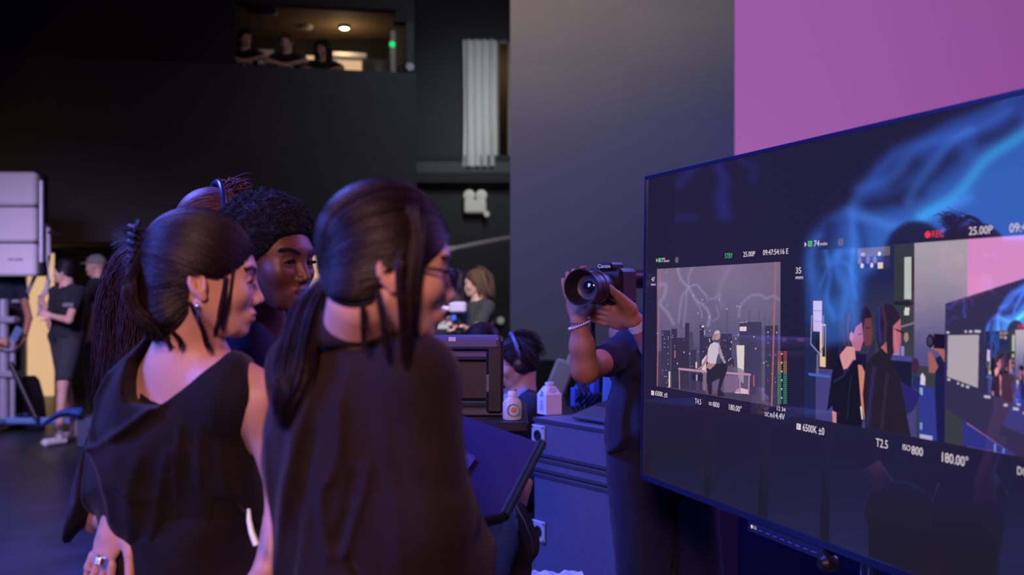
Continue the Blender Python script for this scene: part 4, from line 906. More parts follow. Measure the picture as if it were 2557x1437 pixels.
def hang(path, n, w0, w1, K=22, rr=.0014, wav=.004, flat=None, wfn=None):
    """a lock: n strands round a centre path (m,3)"""
    C = curve_pts(path, K); t = np.linspace(0, 1, K); wd = (w0+(w1-w0)*t) if wfn is None else wfn(t)
    off = RNG.normal(size=(n, 3))*.5; 
    if flat is not None: off = off*np.array(flat)
    off = np.clip(off, -1.1, 1.1)
    P_ = C[None]+off[:, None]*wd[None, :, None]; ph = RNG.random((n, 3))*6.28
    for a in range(3): P_[:, :, a] += wav*np.sin(t[None]*9+ph[:, a:a+1])*t[None]
    ln = .82+.18*RNG.random(n); tt = t[None]*ln[:, None]
    Pn = np.empty_like(P_)
    for i in range(n):
        for a in range(3): Pn[i, :, a] = np.interp(tt[i], t, P_[i, :, a])
    return Pn, rr*(.5+RNG.random(n)[:, None])*(1-.75*t[None]**4)*np.minimum(1, .5+t[None]*6)
def world_path(pts): return [P(*p) for p in pts]
def merge_strands(L, H=None):
    Vs = []; Qs = []; n = 0
    for P_, R_, loc in L:
        if loc: P_ = to_world(H, P_); R_ = R_*H['s']
        V, Q = strand_arrays(P_, R_, 4); Vs.append(V); Qs.append(Q+n); n += len(V)
    return np.vstack(Vs), np.vstack(Qs)
def hair_object(H, body, m, cap_fn, groups, res=.0035, box=((-.16, .12), (-.12, .12), (-.16, .17)), name='hair', caprough=True):
    xs, ys, zs = [np.arange(b[0], b[1], res, dtype=np.float32) for b in box]; F = Field(xs, ys, zs)
    X, Y, Z = F.pts((slice(None),)*3); F.F = cap_fn(X, Y, Z).astype(np.float32); V, Q = F.mesh(); V = smooth_mesh(V, Q, 2, .5); V = to_world(H, V)
    if groups:
        V2, Q2 = merge_strands(groups, H); Q = np.vstack([Q, Q2+len(V)]); V = np.vstack([V, V2])
    return mesh(name, V, Q, m, body, True)
# cloth cut from an outline drawn at one distance, with real thickness round it
def outline_fn(poly, Yr, yc, b_, R, xs, zs, folds=None, front=None, k=.0):
    XX, ZZ = np.meshgrid(xs, zs, indexing='ij'); ycx = yc(XX, ZZ) if callable(yc) else yc+0*XX; XX = XX*Yr/ycx; ZZ = EYE+(ZZ-EYE)*Yr/ycx; pw_ = [tuple(P(x, y, Yr)[[0, 2]]) for x, y in poly]
    d = poly_sdf(XX, ZZ, pw_); t = np.where(d < 0, b_*np.sqrt(np.clip(1-(1-np.clip(-d/R, 0, 1))**2, 0, 1)), -d)
    px = CX+XX/Yr*FPX; py = HY-(ZZ-EYE)/Yr*FPX
    D = folds(px, py) if folds is not None else 0
    t3 = t[:, None, :]; D3 = (D+0*XX)[:, None, :]; y3 = (ycx+0*XX)[:, None, :]
    Y = None
    def fn(ys):
        Y = ys[None, :, None]; f = np.abs(Y-y3)-t3-np.where(Y < y3, D3, D3*.3)*np.clip(t3/.03, 0, 1)
        return np.where(t3 < 0, np.maximum(f, -t3*1.0), f*.8)
    return fn
def fold(px, py, pts, w_, amp, n=14):
    """ridge along a line"""
    d = line_dist(px, py, smooth_line(pts, n)); return amp*np.exp(-(d/w_)**2)
# ------------------------------------------------------------------ the three women watching the monitor
def local_poly_cap(base, poly, k=.004):
    def fn(x, y, z):
        b_ = base(x, y, z); d = poly_sdf(x, z, poly); return smax(b_, d, k)
    return fn
def ring_pts(n): return np.linspace(0, 2*pi, n, endpoint=False)
# ---- woman with the clipped-up hair (left)
def woman_clip():
    H = head_frame(P(511, 712, 2.0), radians(14), radians(3), 0, .97)
    base = P(480, 2700, 2.05); base[2] = 0
    yaw = radians(50); F = Field(axis(-.98, -.34, [(-.70, -.44, .0025)], .0065), axis(1.72, 2.36, [(1.90, 2.10, .0025)], .0065), axis(-.01, 1.70, [(1.38, 1.68, .0025), (.88, 1.10, .004)], .010))
    pel = P(478, 0, 2.08); pel[2] = .93
    J = torso(F, pel, yaw, .388, .96, neck=1)
    F.caps(P(472, 905, 2.03), to_world(H, (-.035, 0, -.05)), .060, .048, .05); F.caps(P(472, 915, 2.04), J['R'], .050, .035, .05); F.caps(P(472, 915, 2.04), J['L'], .050, .035, .05)
    legs(F, J, pel, yaw, (P(440, 0, 2.16)*[1, 1, 0]+[0, 0, .09], P(530, 0, 2.0)*[1, 1, 0]+[0, 0, .09]), .95)
    # right arm (nearest the camera)
    s0 = P(654, 1004, 1.97); el = P(714, 1235, 2.0); wr = P(668, 1425, 1.93)
    F.caps(J['R'], s0, .046, .041, .05); F.caps(s0, el, .040, .034, .04); F.caps(el, wr, .034, .024, .02); add_hand(F, wr, (-.45, .2, -.85), (.6, -.75, 0), 1, .165, .6)
    s1 = J['L']-[0, 0, .02]; el1 = P(247, 1288, 2.14); wr1 = P(296, 1288, 2.0)
    F.caps(s1, el1, .042, .035, .04); F.caps(el1, wr1, .035, .023, .015)
    tips, sd = add_hand(F, wr1, (-.34, -.08, -1), (-.55, -.83, 0), 1, .18, .36, .24, r=.0088, palm=.036, thumb=(.30, -.35, -.85))
    X, Y, Z = F.pts((slice(None),)*3); sl = F.sl(H['o'], np.ones(3)*.17); x, y, z = to_local(H, *F.pts(sl)); F.F[sl] = smin(F.F[sl], (head_sdf(x, y, z)*H['s']).astype(np.float32), .018)
    o = body_object('person', F, S_fair, H, base)
    thing(o, 'person in a draped black cape top, dark hair held up by a claw clip', 'person', 'people gathered at the large monitor')
    eyes(H, o); brows(H, o); lashes(H, o)
    # cape top
    outl = [(345, 868), (312, 895), (280, 925), (256, 975), (240, 1030), (225, 1090), (210, 1150), (194, 1205), (181, 1262), (169, 1320), (163, 1352), (172, 1362), (182, 1342), (206, 1318), (233, 1284), (248, 1282), (254, 1312), (275, 1345), (305, 1366), (362, 1395), (400, 1408), (456, 1411), (500, 1416), (508, 1360), (520, 1262), (540, 1250), (598, 1266), (630, 1290), (650, 1318), (662, 1312), (660, 1285), (668, 1270), (664, 1215), (650, 1130), (632, 1060), (614, 1000), (601, 955), (595, 925), (588, 905), (572, 888), (545, 870), (520, 800), (400, 800)]
    cutp = [(400, 700), (372, 840), (352, 868), (337, 900), (337, 950), (346, 994), (378, 1007), (412, 1011), (470, 962), (532, 905), (549, 880), (560, 840), (580, 700)]
    def fd(px, py):
        D = 0
        for pts, w_, a in ((((258, 1108), (300, 1092), (350, 1062), (410, 1020), (475, 964), (540, 908)), 8, .016), (((262, 1100), (262, 1040), (275, 970), (310, 910), (345, 872)), 7, .012), (((248, 1290), (243, 1180), (250, 1080), (268, 990), (300, 925)), 6, .010), (((170, 1340), (205, 1200), (228, 1090), (262, 970)), 7, .010), (((262, 1105), (300, 1150), (318, 1210), (322, 1280)), 8, .009), (((270, 1100), (330, 1180), (380, 1210), (420, 1220)), 14, .006), (((400, 1405), (425, 1320), (442, 1220), (470, 1110)), 11, .011), (((470, 1410), (478, 1300), (482, 1180), (500, 1040)), 8, .010), (((350, 1385), (372, 1300), (375, 1200), (400, 1120)), 14, .007), (((545, 1240), (540, 1130), (548, 1010), (560, 930)), 9, .010), (((600, 1262), (592, 1150), (590, 1050), (586, 950)), 8, .010), (((640, 1290), (630, 1180), (618, 1080)), 7, .008)):
            D = D+fold(px, py, pts, w_, a)
        for pts, w_, a in ((((236, 1282), (234, 1180), (240, 1100), (258, 1010)), 7, .030), (((511, 1400), (512, 1250), (518, 1120)), 7, .013), (((285, 1090), (350, 1090), (420, 1045), (500, 975)), 14, .012), (((440, 1400), (458, 1290), (464, 1200)), 7, .008), (((568, 1240), (566, 1120), (572, 1000)), 8, .008)):
            D = D-fold(px, py, pts, w_, a)
        return D
    G = Field(axis(-.98, -.38, [], .0052), axis(1.75, 2.32, [], .006), axis(.93, 1.48, [], .0052))
    fn = outline_fn(outl, 2.0, lambda X, Z: 2.055+.05*np.clip((-.72-X)/.12, 0, 1), .125, .16, G.a[0], G.a[2], fd); G.F = fn(G.a[1]).astype(np.float32)
    G2 = Field(*G.a); torso(G2, pel, yaw, .388, .96, infl=.010); G2.caps(P(472, 915, 2.04), J['R'], .060, .045, .05); G2.caps(P(472, 915, 2.04), J['L'], .060, .045, .05); G2.caps(J['R'], J['R']+(s0-J['R'])*.25, .062, .054, .05); G2.caps(s1, s1+(el1-s1)*.86, .056, .052, .04); XX, ZZ = np.meshgrid(G.a[0], G.a[2], indexing='ij'); YX = np.clip(1.96-.7*(XX+.60), 1.86, 2.10); X2 = XX*2.0/YX; Z2 = EYE+(ZZ-EYE)*2.0/YX; G2.F = smax(G2.F, poly_sdf(X2, Z2, [tuple(P(a, b_, 2.0)[[0, 2]]) for a, b_ in outl])[:, None, :].astype(np.float32), .01)
    G.F = smin(G.F, G2.F, .03)
    cut = poly_sdf(X2, Z2, [tuple(P(a, b_, 2.0)[[0, 2]]) for a, b_ in cutp]); G.F = smax(G.F, -cut[:, None, :].astype(np.float32), .004)
    V, Q = G.mesh(); V = smooth_mesh(V, Q, 3, .5); mesh('cape_top', V, Q, C_black, o, True)
    # inner top seen in the neckline
    G = Field(axis(-.86, -.42, [], .006), axis(1.82, 2.3, [], .006), axis(.95, 1.32, [], .006)); torso(G, pel, yaw, .388, .96, infl=.004)
    XX, ZZ = np.meshgrid(G.a[0], G.a[2], indexing='ij'); keep = poly_sdf(XX, ZZ, [tuple(P(a, b_, 1.97)[[0, 2]]) for a, b_ in [(330, 985), (346, 990), (378, 1004), (412, 1008), (440, 990), (560, 980), (640, 1100), (700, 1150), (700, 1400), (250, 1400)]]); G.F = smax(G.F, keep[:, None, :].astype(np.float32), .004)
    V, Q = G.mesh(); mesh('inner_top', smooth_mesh(V, Q, 1, .4), Q, C_black, o, True)
    # long black dress below
    G = Field(axis(-.95, -.34, [], .008), axis(1.8, 2.35, [], .008), axis(.25, 1.12, [], .009))
    def fd2(px, py): return .008*np.sin(px/9+np.sin(py/90))*sm(py, 1380, 1500)+.003*np.sin(px/2.6)*sm(px, 560, 480)*sm(py, 1395, 1410)
    fn = outline_fn([(300, 1290), (296, 1437), (282, 1700), (262, 2380), (720, 2380), (712, 1700), (690, 1437), (675, 1400), (648, 1370), (640, 1250), (560, 1180), (330, 1200)], 2.05, 2.07, .13, .14, G.a[0], G.a[2], fd2); G.F = fn(G.a[1]).astype(np.float32)
    V, Q = G.mesh(); mesh('skirt', smooth_mesh(V, Q, 2, .4), Q, C_black, o, True)
    for s_, q in ((1, (440, 2.16)), (-1, (530, 2.0))):
        p = P(q[0], 0, q[1]); R = Rz(yaw); b = MB(); b.box((p[0]+R[0, 0]*.05, p[1]+R[1, 0]*.05, .035), (.25, .085, .07), R, .025); b.build('shoe', M_black, o)
    # ring on the first finger
    t = np.array(P(252, 1400, 1.955)); MB().lathe(t+[0, 0, .006], (-.2, 0, -1), [(0, .0090), (.002, .0100), (.004, .0089), (.006, .0100), (.008, .0089), (.010, .0100), (.012, .0090)], 20, False).build('ring', M_steel, o, True)
    # earrings
    b = MB(); e0 = to_world(H, (-.008, -.083, -.034)); b.lathe(e0-[0, 0, .012], (0, 0, 1), [(0, .001), (.004, .0035), (.008, .0035), (.012, .001)], 10); b.tube([e0-[0, 0, .012], e0-[0, .001, .03]], .0008, 6); b.lathe(e0-[0, .001, .036], (0, 0, 1), [(0, .0008), (.003, .003), (.006, .001)], 10)
    b.build('earring', M_steel, o, True)
    # hair
    def base_(x, y, z):
        d = e_(x, y, z, (-.016, 0, .046), (.107, .088, .098)); d = smin(d, e_(x, y, z, (-.066, 0, -.020), (.056, .062, .070)), .03); return smin(d, e_(x, y, z, (-.066, -.01, -.056), (.040, .05, .038)), .03)
    poly = [(-.3, .3), (.15, .3), (.15, .092), (.098, .080), (.075, .050), (.045, .020), (.026, .008), (.010, .024), (-.018, .026), (-.034, .006), (-.034, -.045), (-.024, -.075), (-.050, -.112), (-.3, -.14)]
    cap = local_poly_cap(base_, poly)
    g = []
    g.append((*combed(base_, [(.092, -.02, .082), (.085, -.05, .06), (.055, -.075, .03), (.03, -.08, .018)], [(-.118, -.01, .085), (-.12, -.02, .075), (-.122, -.03, .060)], 620, jit=.035), True))
    g.append((*combed(base_, [(.092, .03, .082), (.06, .02, .13), (.0, 0, .145), (-.05, -.0, .15)], [(-.115, .01, .10), (-.118, 0, .09), (-.12, -.02, .08)], 420, jit=.06), True))
    g.append((*combed(base_, [(-.01, -.085, .035), (-.03, -.08, .01), (-.035, -.075, -.03), (-.03, -.06, -.07)], [(-.12, -.01, .05), (-.12, -.03, .0), (-.11, -.035, -.06), (-.09, -.04, -.105)], 420, jit=.05), True))
    Lc = lambda *a: np.array(a)
    for dy, dz, n in ((-.035, 0, 90), (-.01, .01, 90), (.02, .0, 60), (-.055, -.02, 80)):
        g.append((*hang([(-.115, dy*.5, .075+dz), (-.130, dy, .02+dz), (-.118, dy, -.045), (-.090, dy, -.085), (-.062, dy*.8, -.104)], n, .006, .016, wav=.006), True))
    for pth, n, w0, w1 in (([(.040, -.080, .018), (.036, -.078, -.03), (.030, -.070, -.075), (.024, -.062, -.10)], 34, .003, .004), ([(.052, -.072, .030), (.048, -.074, -.015), (.040, -.068, -.06), (.038, -.058, -.09)], 16, .002, .004), ([(-.020, -.078, -.035), (.0, -.072, -.075), (.012, -.062, -.108), (.020, -.055, -.125)], 30, .003, .004), ([(-.05, -.06, -.09), (-.035, -.055, -.108), (-.036, -.05, -.125)], 18, .005, .004), ([(-.06, -.03, -.10), (-.055, -.03, -.115), (-.055, -.028, -.13)], 12, .005, .005)):
        g.append((*hang(pth, n, w0, w1, rr=.0010, wav=.002), True))
    # fan of ends above the clip
    n = 60; a0 = np.array([-.118, 0, .085]); Pn = np.zeros((n, 8, 3)); 
    for i in range(n):
        th = RNG.uniform(-.9, 1.3); dr = np.array([-cos(th*.8), RNG.normal()*.35, sin(th)]); L = RNG.uniform(.025, .05)
        for k in range(8): t = k/7; Pn[i, k] = a0+dr*L*t+np.array([-.008*t*t, 0, -.022*t*t])
    g.append((Pn, .0011*np.linspace(1, .3, 8)[None]*np.ones((n, 1)), True))
    hair_object(H, o, H_dark, cap, g)
    b = MB()
    for sy in (-1, 1):
        for k in range(5):
            z = .048+.014*k; b.tube([to_world(H, q) for q in ((-.128, sy*.006, z), (-.140, sy*.022, z-.002), (-.128, sy*.036, z-.006), (-.110, sy*.034, z-.010))], [.0035, .0032, .0028, .0012], 8)
        b.tube([to_world(H, q) for q in ((-.126, sy*.008, .040), (-.132, sy*.010, .08), (-.126, sy*.008, .115))], .005, 8)
    b.build('hair_clip', M_blackp, o, True)
    b = MB(); b.tube([P(621, 1272, 1.86), P(622, 1300, 1.855), P(628, 1330, 1.85), P(640, 1362, 1.845)], [.0024, .0040, .0048, .0052], 10)
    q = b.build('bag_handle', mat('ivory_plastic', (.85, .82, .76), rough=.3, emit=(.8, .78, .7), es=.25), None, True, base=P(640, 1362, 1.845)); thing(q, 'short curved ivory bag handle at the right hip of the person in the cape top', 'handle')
woman_clip()
# ---- woman with ponytail and glasses (centre)
def woman_ponytail():
    H = head_frame(P(965, 684, 1.6), radians(15), radians(7), 0, .955); base = P(890, 0, 1.7); base[2] = 0
    yaw = radians(42); pel = P(905, 0, 1.72); pel[2] = .94
    F = Field(axis(-.52, .06, [(-.30, -.06, .0025)], .008), axis(1.38, 2.05, [(1.50, 1.70, .0025)], .008), axis(-.01, 1.72, [(1.38, 1.70, .0025)], .011))
    J = torso(F, pel, yaw, .43, .98); F.caps(P(885, 890, 1.68), to_world(H, (-.035, 0, -.05)), .056, .048, .04)
    legs(F, J, pel, yaw, (P(850, 0, 1.84)*[1, 1, 0]+[0, 0, .09], P(950, 0, 1.64)*[1, 1, 0]+[0, 0, .09]))
    for sh, el, wr in ((J['R'], P(1065, 1300, 1.60), P(1085, 1480, 1.80)), (J['L'], P(760, 1270, 1.90), P(900, 1400, 2.02))):
        F.caps(sh, el, .045, .036, .03); F.caps(el, wr, .035, .024, .02)
    sl = F.sl(H['o'], np.ones(3)*.17); x, y, z = to_local(H, *F.pts(sl)); F.F[sl] = smin(F.F[sl], (head_sdf(x, y, z)*H['s']).astype(np.float32), .018)
    o = body_object('person', F, S_fair, H, base); thing(o, 'person with a long dark ponytail, glasses and a loose black shirt', 'person', 'people gathered at the large monitor')
    eyes(H, o); brows(H, o); lashes(H, o)
    outl = [(826, 820), (860, 806), (905, 808), (950, 822), (982, 846), (1012, 892), (1050, 930), (1085, 972), (1106, 1012), (1121, 1060), (1139, 1110), (1161, 1170), (1186, 1240), (1212, 1308), (1234, 1350), (1240, 1400), (1236, 1500), (1205, 1700), (700, 1700), (690, 1500), (690, 1400), (687, 1300), (662, 1195), (655, 1150), (662, 1060), (676, 1000), (692, 945), (722, 900), (770, 870), (812, 850)]
    def fd(px, py):
        D = 0
        for pts, w_, a in ((((812, 967), (782, 1057), (763, 1139), (748, 1199), (730, 1292), (711, 1404)), 16, .017), (((954, 1120), (942, 1180), (924, 1236), (898, 1330)), 9, .010), (((883, 980), (886, 1050), (879, 1109), (862, 1160)), 12, .009), (((849, 1161), (842, 1220), (849, 1290), (860, 1340)), 11, .009), (((689, 1080), (696, 1199), (700, 1320), (705, 1430)), 9, .010), (((1040, 960), (1060, 1080), (1090, 1200), (1120, 1330)), 18, .009), (((980, 1000), (1000, 1130), (1020, 1260), (1020, 1400)), 16, .007), (((770, 1437), (790, 1330), (800, 1250)), 12, .010), (((900, 900), (960, 930), (1010, 990)), 16, .006)):
            D = D+fold(px, py, pts, w_, a)
        for pts, w_, a in ((((905, 1340), (930, 1385), (980, 1440), (1010, 1500)), 8, .016), (((915, 1150), (905, 1230), (880, 1300)), 12, .010), (((820, 1060), (800, 1160), (785, 1290), (760, 1420)), 14, .010), (((1080, 1120), (1110, 1260), (1150, 1400)), 14, .006)):
            D = D-fold(px, py, pts, w_, a)
        return D
    G = Field(axis(-.42, .0, [], .0045), axis(1.40, 2.0, [], .006), axis(.86, 1.48, [], .005))
    fn = outline_fn(outl, 1.66, 1.69, .155, .17, G.a[0], G.a[2], fd); G.F = fn(G.a[1]).astype(np.float32)
    G2 = Field(*G.a); torso(G2, pel, yaw, .43, .98, infl=.012); G2.caps(J['R'], P(1065, 1300, 1.60), .064, .070, .04); G2.caps(P(1065, 1300, 1.60), P(1075, 1400, 1.70), .070, .05, .03); G2.caps(J['L'], P(760, 1270, 1.90), .060, .06, .04); G.F = smin(G.F, G2.F, .05)
    # neck hole
    nk = P(908, 815, 1.66); G.caps(nk-[.01, 0, .03], nk+[.03, 0, .10], .058, .062, .006, 's')
    V, Q = G.mesh(); mesh('shirt', smooth_mesh(V, Q, 3, .5), Q, C_shirt, o, True)
    # collar band
    cc = P(904, 806, 1.665); up = np.array([.10, .03, 1]); up /= np.linalg.norm(up); u = np.cross(up, (0, 1, 0)); u /= np.linalg.norm(u); v = np.cross(up, u); V = []; n = 48; prof = [(-.030, .074), (.006, .064), (.020, .062), (.023, .066), (.016, .072), (-.020, .090), (-.034, .092)]
    for t, r in prof:
        for k in range(n): a = 2*pi*k/n; V.append(cc+up*(t+.010*cos(a)*(-1))+u*r*cos(a)+v*r*.95*sin(a))
    m_ = len(prof); Fc = [[i*n+k, i*n+(k+1) % n, ((i+1) % m_)*n+(k+1) % n, ((i+1) % m_)*n+k] for i in range(m_) for k in range(n)]
    q = mesh('collar', V, Fc, C_shirt, o, True)
    G = Field(axis(-.45, .02, [], .009), axis(1.45, 2.05, [], .009), axis(.06, .98, [], .011)); torso(G, pel, yaw, .43, .98, infl=.012); legs(G, J, pel, yaw, (P(850, 0, 1.84)*[1, 1, 0]+[0, 0, .09], P(950, 0, 1.64)*[1, 1, 0]+[0, 0, .09]), infl=.025)
    V, Q = G.mesh(); mesh('trousers', V, Q, C_black, o, True)
    for q in ((850, 1.84), (950, 1.64)):
        p = P(q[0], 0, q[1]); R = Rz(yaw); MB().box((p[0]+R[0, 0]*.05, p[1]+R[1, 0]*.05, .035), (.25, .085, .07), R, .025).build('shoe', M_black, o)
    # hair
    def base_(x, y, z):
        d = e_(x, y, z, (-.011, 0, .046), (.102, .087, .097)); return smin(d, e_(x, y, z, (-.045, 0, -.015), (.050, .066, .058)), .03)
    poly = [(-.3, .3), (.15, .3), (.15, .090), (.098, .076), (.075, .050), (.055, .030), (.042, .0), (.034, -.035), (.010, -.030), (-.026, -.044), (-.042, -.062), (-.070, -.048), (-.096, -.022), (-.3, -.015)]
    cap = local_poly_cap(base_, poly); g = []
    T = (-.112, 0, -.020)
    g.append((*combed(base_, [(.095, -.01, .085), (.085, -.05, .062), (.062, -.075, .035), (.045, -.08, .010)], [(-.115, -.012, .0), (-.115, -.02, -.012), (-.112, -.02, -.03)], 760, jit=.035), True))
    g.append((*combed(base_, [(.09, .03, .09), (.06, -.01, .13), (.02, -.02, .145), (-.04, -.02, .14)], [(-.118, .01, .0), (-.118, 0, -.01), (-.116, -.02, -.02)], 520, jit=.06), True))
    g.append((*combed(base_, [(.03, -.085, .0), (.0, -.085, .02), (-.01, -.08, -.03), (-.03, -.07, -.06)], [(-.115, -.01, -.01), (-.115, -.015, -.02), (-.11, -.01, -.04)], 420, jit=.05), True))
    # side locks over the ear and along the cheek
    for pth, n, w0, w1 in (([(.012, -.070, .095), (.024, -.080, .055), (.026, -.088, .0), (.028, -.086, -.055), (.034, -.076, -.11), (.046, -.068, -.155)], 170, .0095, .0035), ([(-.010, -.068, .095), (.004, -.080, .050), (.004, -.093, .012), (.014, -.092, -.045), (.032, -.080, -.12), (.052, -.073, -.165)], 120, .006, .004), ([(.034, -.068, .085), (.034, -.080, .040), (.034, -.084, -.01), (.034, -.080, -.06), (.038, -.068, -.105)], 90, .006, .003), ([(.040, -.080, .036), (.037, -.084, -.02), (.038, -.078, -.07), (.040, -.066, -.10)], 30, .002, .003), ([(-.02, -.08, -.03), (-.005, -.078, -.08), (.015, -.07, -.14)], 40, .004, .005), ([(-.04, -.07, -.05), (-.035, -.066, -.085), (-.025, -.06, -.12)], 24, .004, .004)):
        g.append((*hang(pth, n, w0, w1, rr=.0011, wav=.002), True))
    path = [P(826, 698, 1.66), P(800, 725, 1.665), P(768, 785, 1.64), P(748, 865, 1.60), P(733, 950, 1.57), P(719, 1015, 1.565), P(710, 1068, 1.57)]
    wfn = lambda t: np.interp(t, [0, .08, .3, .6, .8, 1], [.008, .012, .020, .026, .021, .010])
    Pp, Rp = hang(path, 620, 0, 0, K=30, rr=.0012, wav=.003, wfn=wfn, flat=(1.0, .6, .5)); g.append((Pp, Rp, False))
    hair_object(H, o, H_dark, cap, g)
    b = MB(); c = P(819, 706, 1.662); d = P(806, 730, 1.664)-c; d /= np.linalg.norm(d); b.lathe(c-d*.008, d, [(0, .012), (.004, .0145), (.012, .0145), (.016, .012)], 20); b.build('hair_tie', C_navy, o, True)
    # glasses
    mg = mat('glasses_frame', (.012, .012, .03), rough=.2, spec=.7); b = MB(); rim = []
    for sy in (-1, 1):
        pts = []
        for a in ring_pts(28):
            cx_, sx_ = cos(a), sin(a); sq = (abs(cx_)**3+abs(sx_)**3)**(-1/3); yy_ = .034+.0265*cx_*sq; zz_ = .002+.0205*sx_*sq
            pts.append(to_world(H, (.1125-(.34*(abs(yy_)-.0)**2*5), sy*yy_, zz_)))
        pts.append(pts[0]); b.tube(pts, .0026, 8)
        b.tube([to_world(H, q) for q in ((.100, sy*.060, .012), (.06, sy*.079, .013), (.01, sy*.0855, .012), (-.012, sy*.086, .004), (-.022, sy*.083, -.012))], [.0030, .0026, .0024, .0022, .002], 8)
    b.tube([to_world(H, q) for q in ((.1115, .008, .006), (.1135, 0, .009), (.1115, -.008, .006))], .0018, 8)
    for sy in (-1, 1): b.tube([to_world(H, q) for q in ((.109, sy*.011, .0), (.103, sy*.010, -.006), (.100, sy*.012, -.010))], .0012, 6)
    gf = b.build('glasses', mg, o, True)
    for sy in (-1, 1):
        V = []
        for a in ring_pts(24):
            cx_, sx_ = cos(a), sin(a); sq = (abs(cx_)**3+abs(sx_)**3)**(-1/3); yy_ = .034+.025*cx_*sq; zz_ = .002+.019*sx_*sq; V.append(to_world(H, (.1118-1.7*yy_**2, sy*yy_, zz_)))
        mesh('lens', V, [list(range(24))], mat('spectacle_lens', (.9, .9, .95), rough=.02, trans=1), gf, True)
woman_ponytail()
# ---- woman with short curly hair between them
def woman_curly():
    H = head_frame(P(676, 662, 2.32), radians(-29), radians(4), 0, .97); base = P(640, 0, 2.42); base[2] = 0
    yaw = radians(10); pel = P(625, 0, 2.48); pel[2] = .96
    F = Field(axis(-.84, -.28, [(-.64, -.40, .003)], .011), axis(2.14, 2.80, [(2.16, 2.44, .003)], .011), axis(-.01, 1.74, [(1.42, 1.70, .003)], .013))
    J = torso(F, pel, yaw, .42, .95); F.caps(J['c']+[.03, 0, .03], to_world(H, (-.03, 0, -.05)), .062, .052, .05)
    fe = ((pel[0], 2.58, .09), (pel[0]+.02, 2.40, .09)); legs(F, J, pel, yaw, fe)
    for sh, el, wr in ((J['R'], J['R']+[.0, -.03, -.27], J['R']+[.20, .05, -.30]), (J['L'], J['L']+[0, .03, -.27], J['L']+[.20, -.02, -.30])): F.caps(sh, el, .044, .036, .03); F.caps(el, wr, .036, .025, .02); 
    for k_, sgn in (('R', 1), ('L', -1)): add_hand(F, J[k_]+[.20, .05*sgn*(1 if k_ == 'R' else .4), -.30], (1, 0, .1), (0, -sgn, .3), 1, .17, .7)
    sl = F.sl(H['o'], np.ones(3)*.17); x, y, z = to_local(H, *F.pts(sl)); F.F[sl] = smin(F.F[sl], (head_sdf(x, y, z, mouth=1)*H['s']).astype(np.float32), .018)
    o = body_object('person', F, S_dark, H, base); thing(o, 'person with short black curly hair and a navy top, mouth slightly open', 'person', 'people gathered at the large monitor')
    eyes(H, o); brows(H, o); lashes(H, o)
    V = []; Fq = []
    for i in range(9):
        a = (i-4)*.16; V += [(.086-.010*a*a*4, .019*sin(a*1.9), -.0525), (.086-.010*a*a*4, .019*sin(a*1.9), -.0568)]
        if i: n = 2*i; Fq.append([n-2, n, n+1, n-1])
    mesh('teeth', to_world(H, np.array(V)), Fq, M_white, o)
    G = Field(axis(-.86, -.26, [], .009), axis(2.15, 2.8, [], .009), axis(.85, 1.48, [], .008)); J = torso(G, pel, yaw, .42, .95, infl=.014)
    for sh, el in ((J['R'], J['R']+[.0, -.03, -.27]), (J['L'], J['L']+[0, .03, -.27])): G.caps(sh, sh+(el-sh)*.6, .060, .056, .03)
    c = J['c']+[.05, 0, .055]; G.ell(c, (.085, .095, .045), None, .006, 's'); G.caps(c, to_world(H, (-.03, 0, -.05)), .066, .055, .004, 's')
    V, Q = G.mesh(); mesh('top', smooth_mesh(V, Q, 1, .4), Q, C_navy, o, True)
    G = Field(axis(-.86, -.26, [], .012), axis(2.15, 2.8, [], .012), axis(.06, 1.0, [], .012)); torso(G, pel, yaw, .42, .95, infl=.010); legs(G, J, pel, yaw, fe, infl=.022)
    V, Q = G.mesh(); mesh('trousers', V, Q, C_navy, o, True)
    for q in fe: MB().box((q[0]+.05, q[1], .035), (.25, .085, .07), Rz(yaw), .025).build('shoe', M_black, o)
    def base_(x, y, z):
        d = e_(x, y, z, (-.022, 0, .055), (.116, .100, .104)); d = smin(d, e_(x, y, z, (-.06, 0, .0), (.062, .080, .065)), .03)
        for f, a in ((95, .0045), (170, .0022), (260, .0014)): d = d+a*(np.sin(x*f+1.3*np.sin(z*f*.7))*np.sin(y*f*1.1+np.cos(x*f*.6))*np.sin(z*f+y*f*.4))
        return d
    poly = [(-.3, .3), (.15, .3), (.15, .10), (.092, .080), (.066, .060), (.050, .030), (.028, .012), (.010, -.008), (-.03, -.03), (-.05, -.075), (-.3, -.09)]
    n = 2600; D = RNG.normal(size=(n, 3)); D[:, 2] = np.abs(D[:, 2])*.9-.25; D /= np.linalg.norm(D, axis=1, keepdims=True); c0 = np.array([-.02, 0, .04]); r = radial(base_, D, c0); p = c0+D*r[:, None]
    ok = poly_sdf(p[:, 0], p[:, 2], poly) < -.004; D = D[ok]; p = p[ok]; n = len(p); K = 9; t = np.linspace(0, 1, K); S = np.zeros((n, K, 3)); U_ = np.cross(D, [0, 0, 1.]); U_ /= np.linalg.norm(U_, axis=1, keepdims=True)+1e-6; W_ = np.cross(D, U_)
    ph = RNG.random(n)*6.3; 
    for k in range(K): a = ph+t[k]*9; S[:, k] = p+D*(-.004+.013*t[k])+U_*(.0035*np.cos(a))[:, None]+W_*(.0035*np.sin(a))[:, None]
    hair_object(H, o, H_afro, local_poly_cap(base_, poly), [(S, np.full((n, K), .0011), True)], res=.003, box=((-.18, .12), (-.13, .13), (-.14, .19)))
woman_curly()
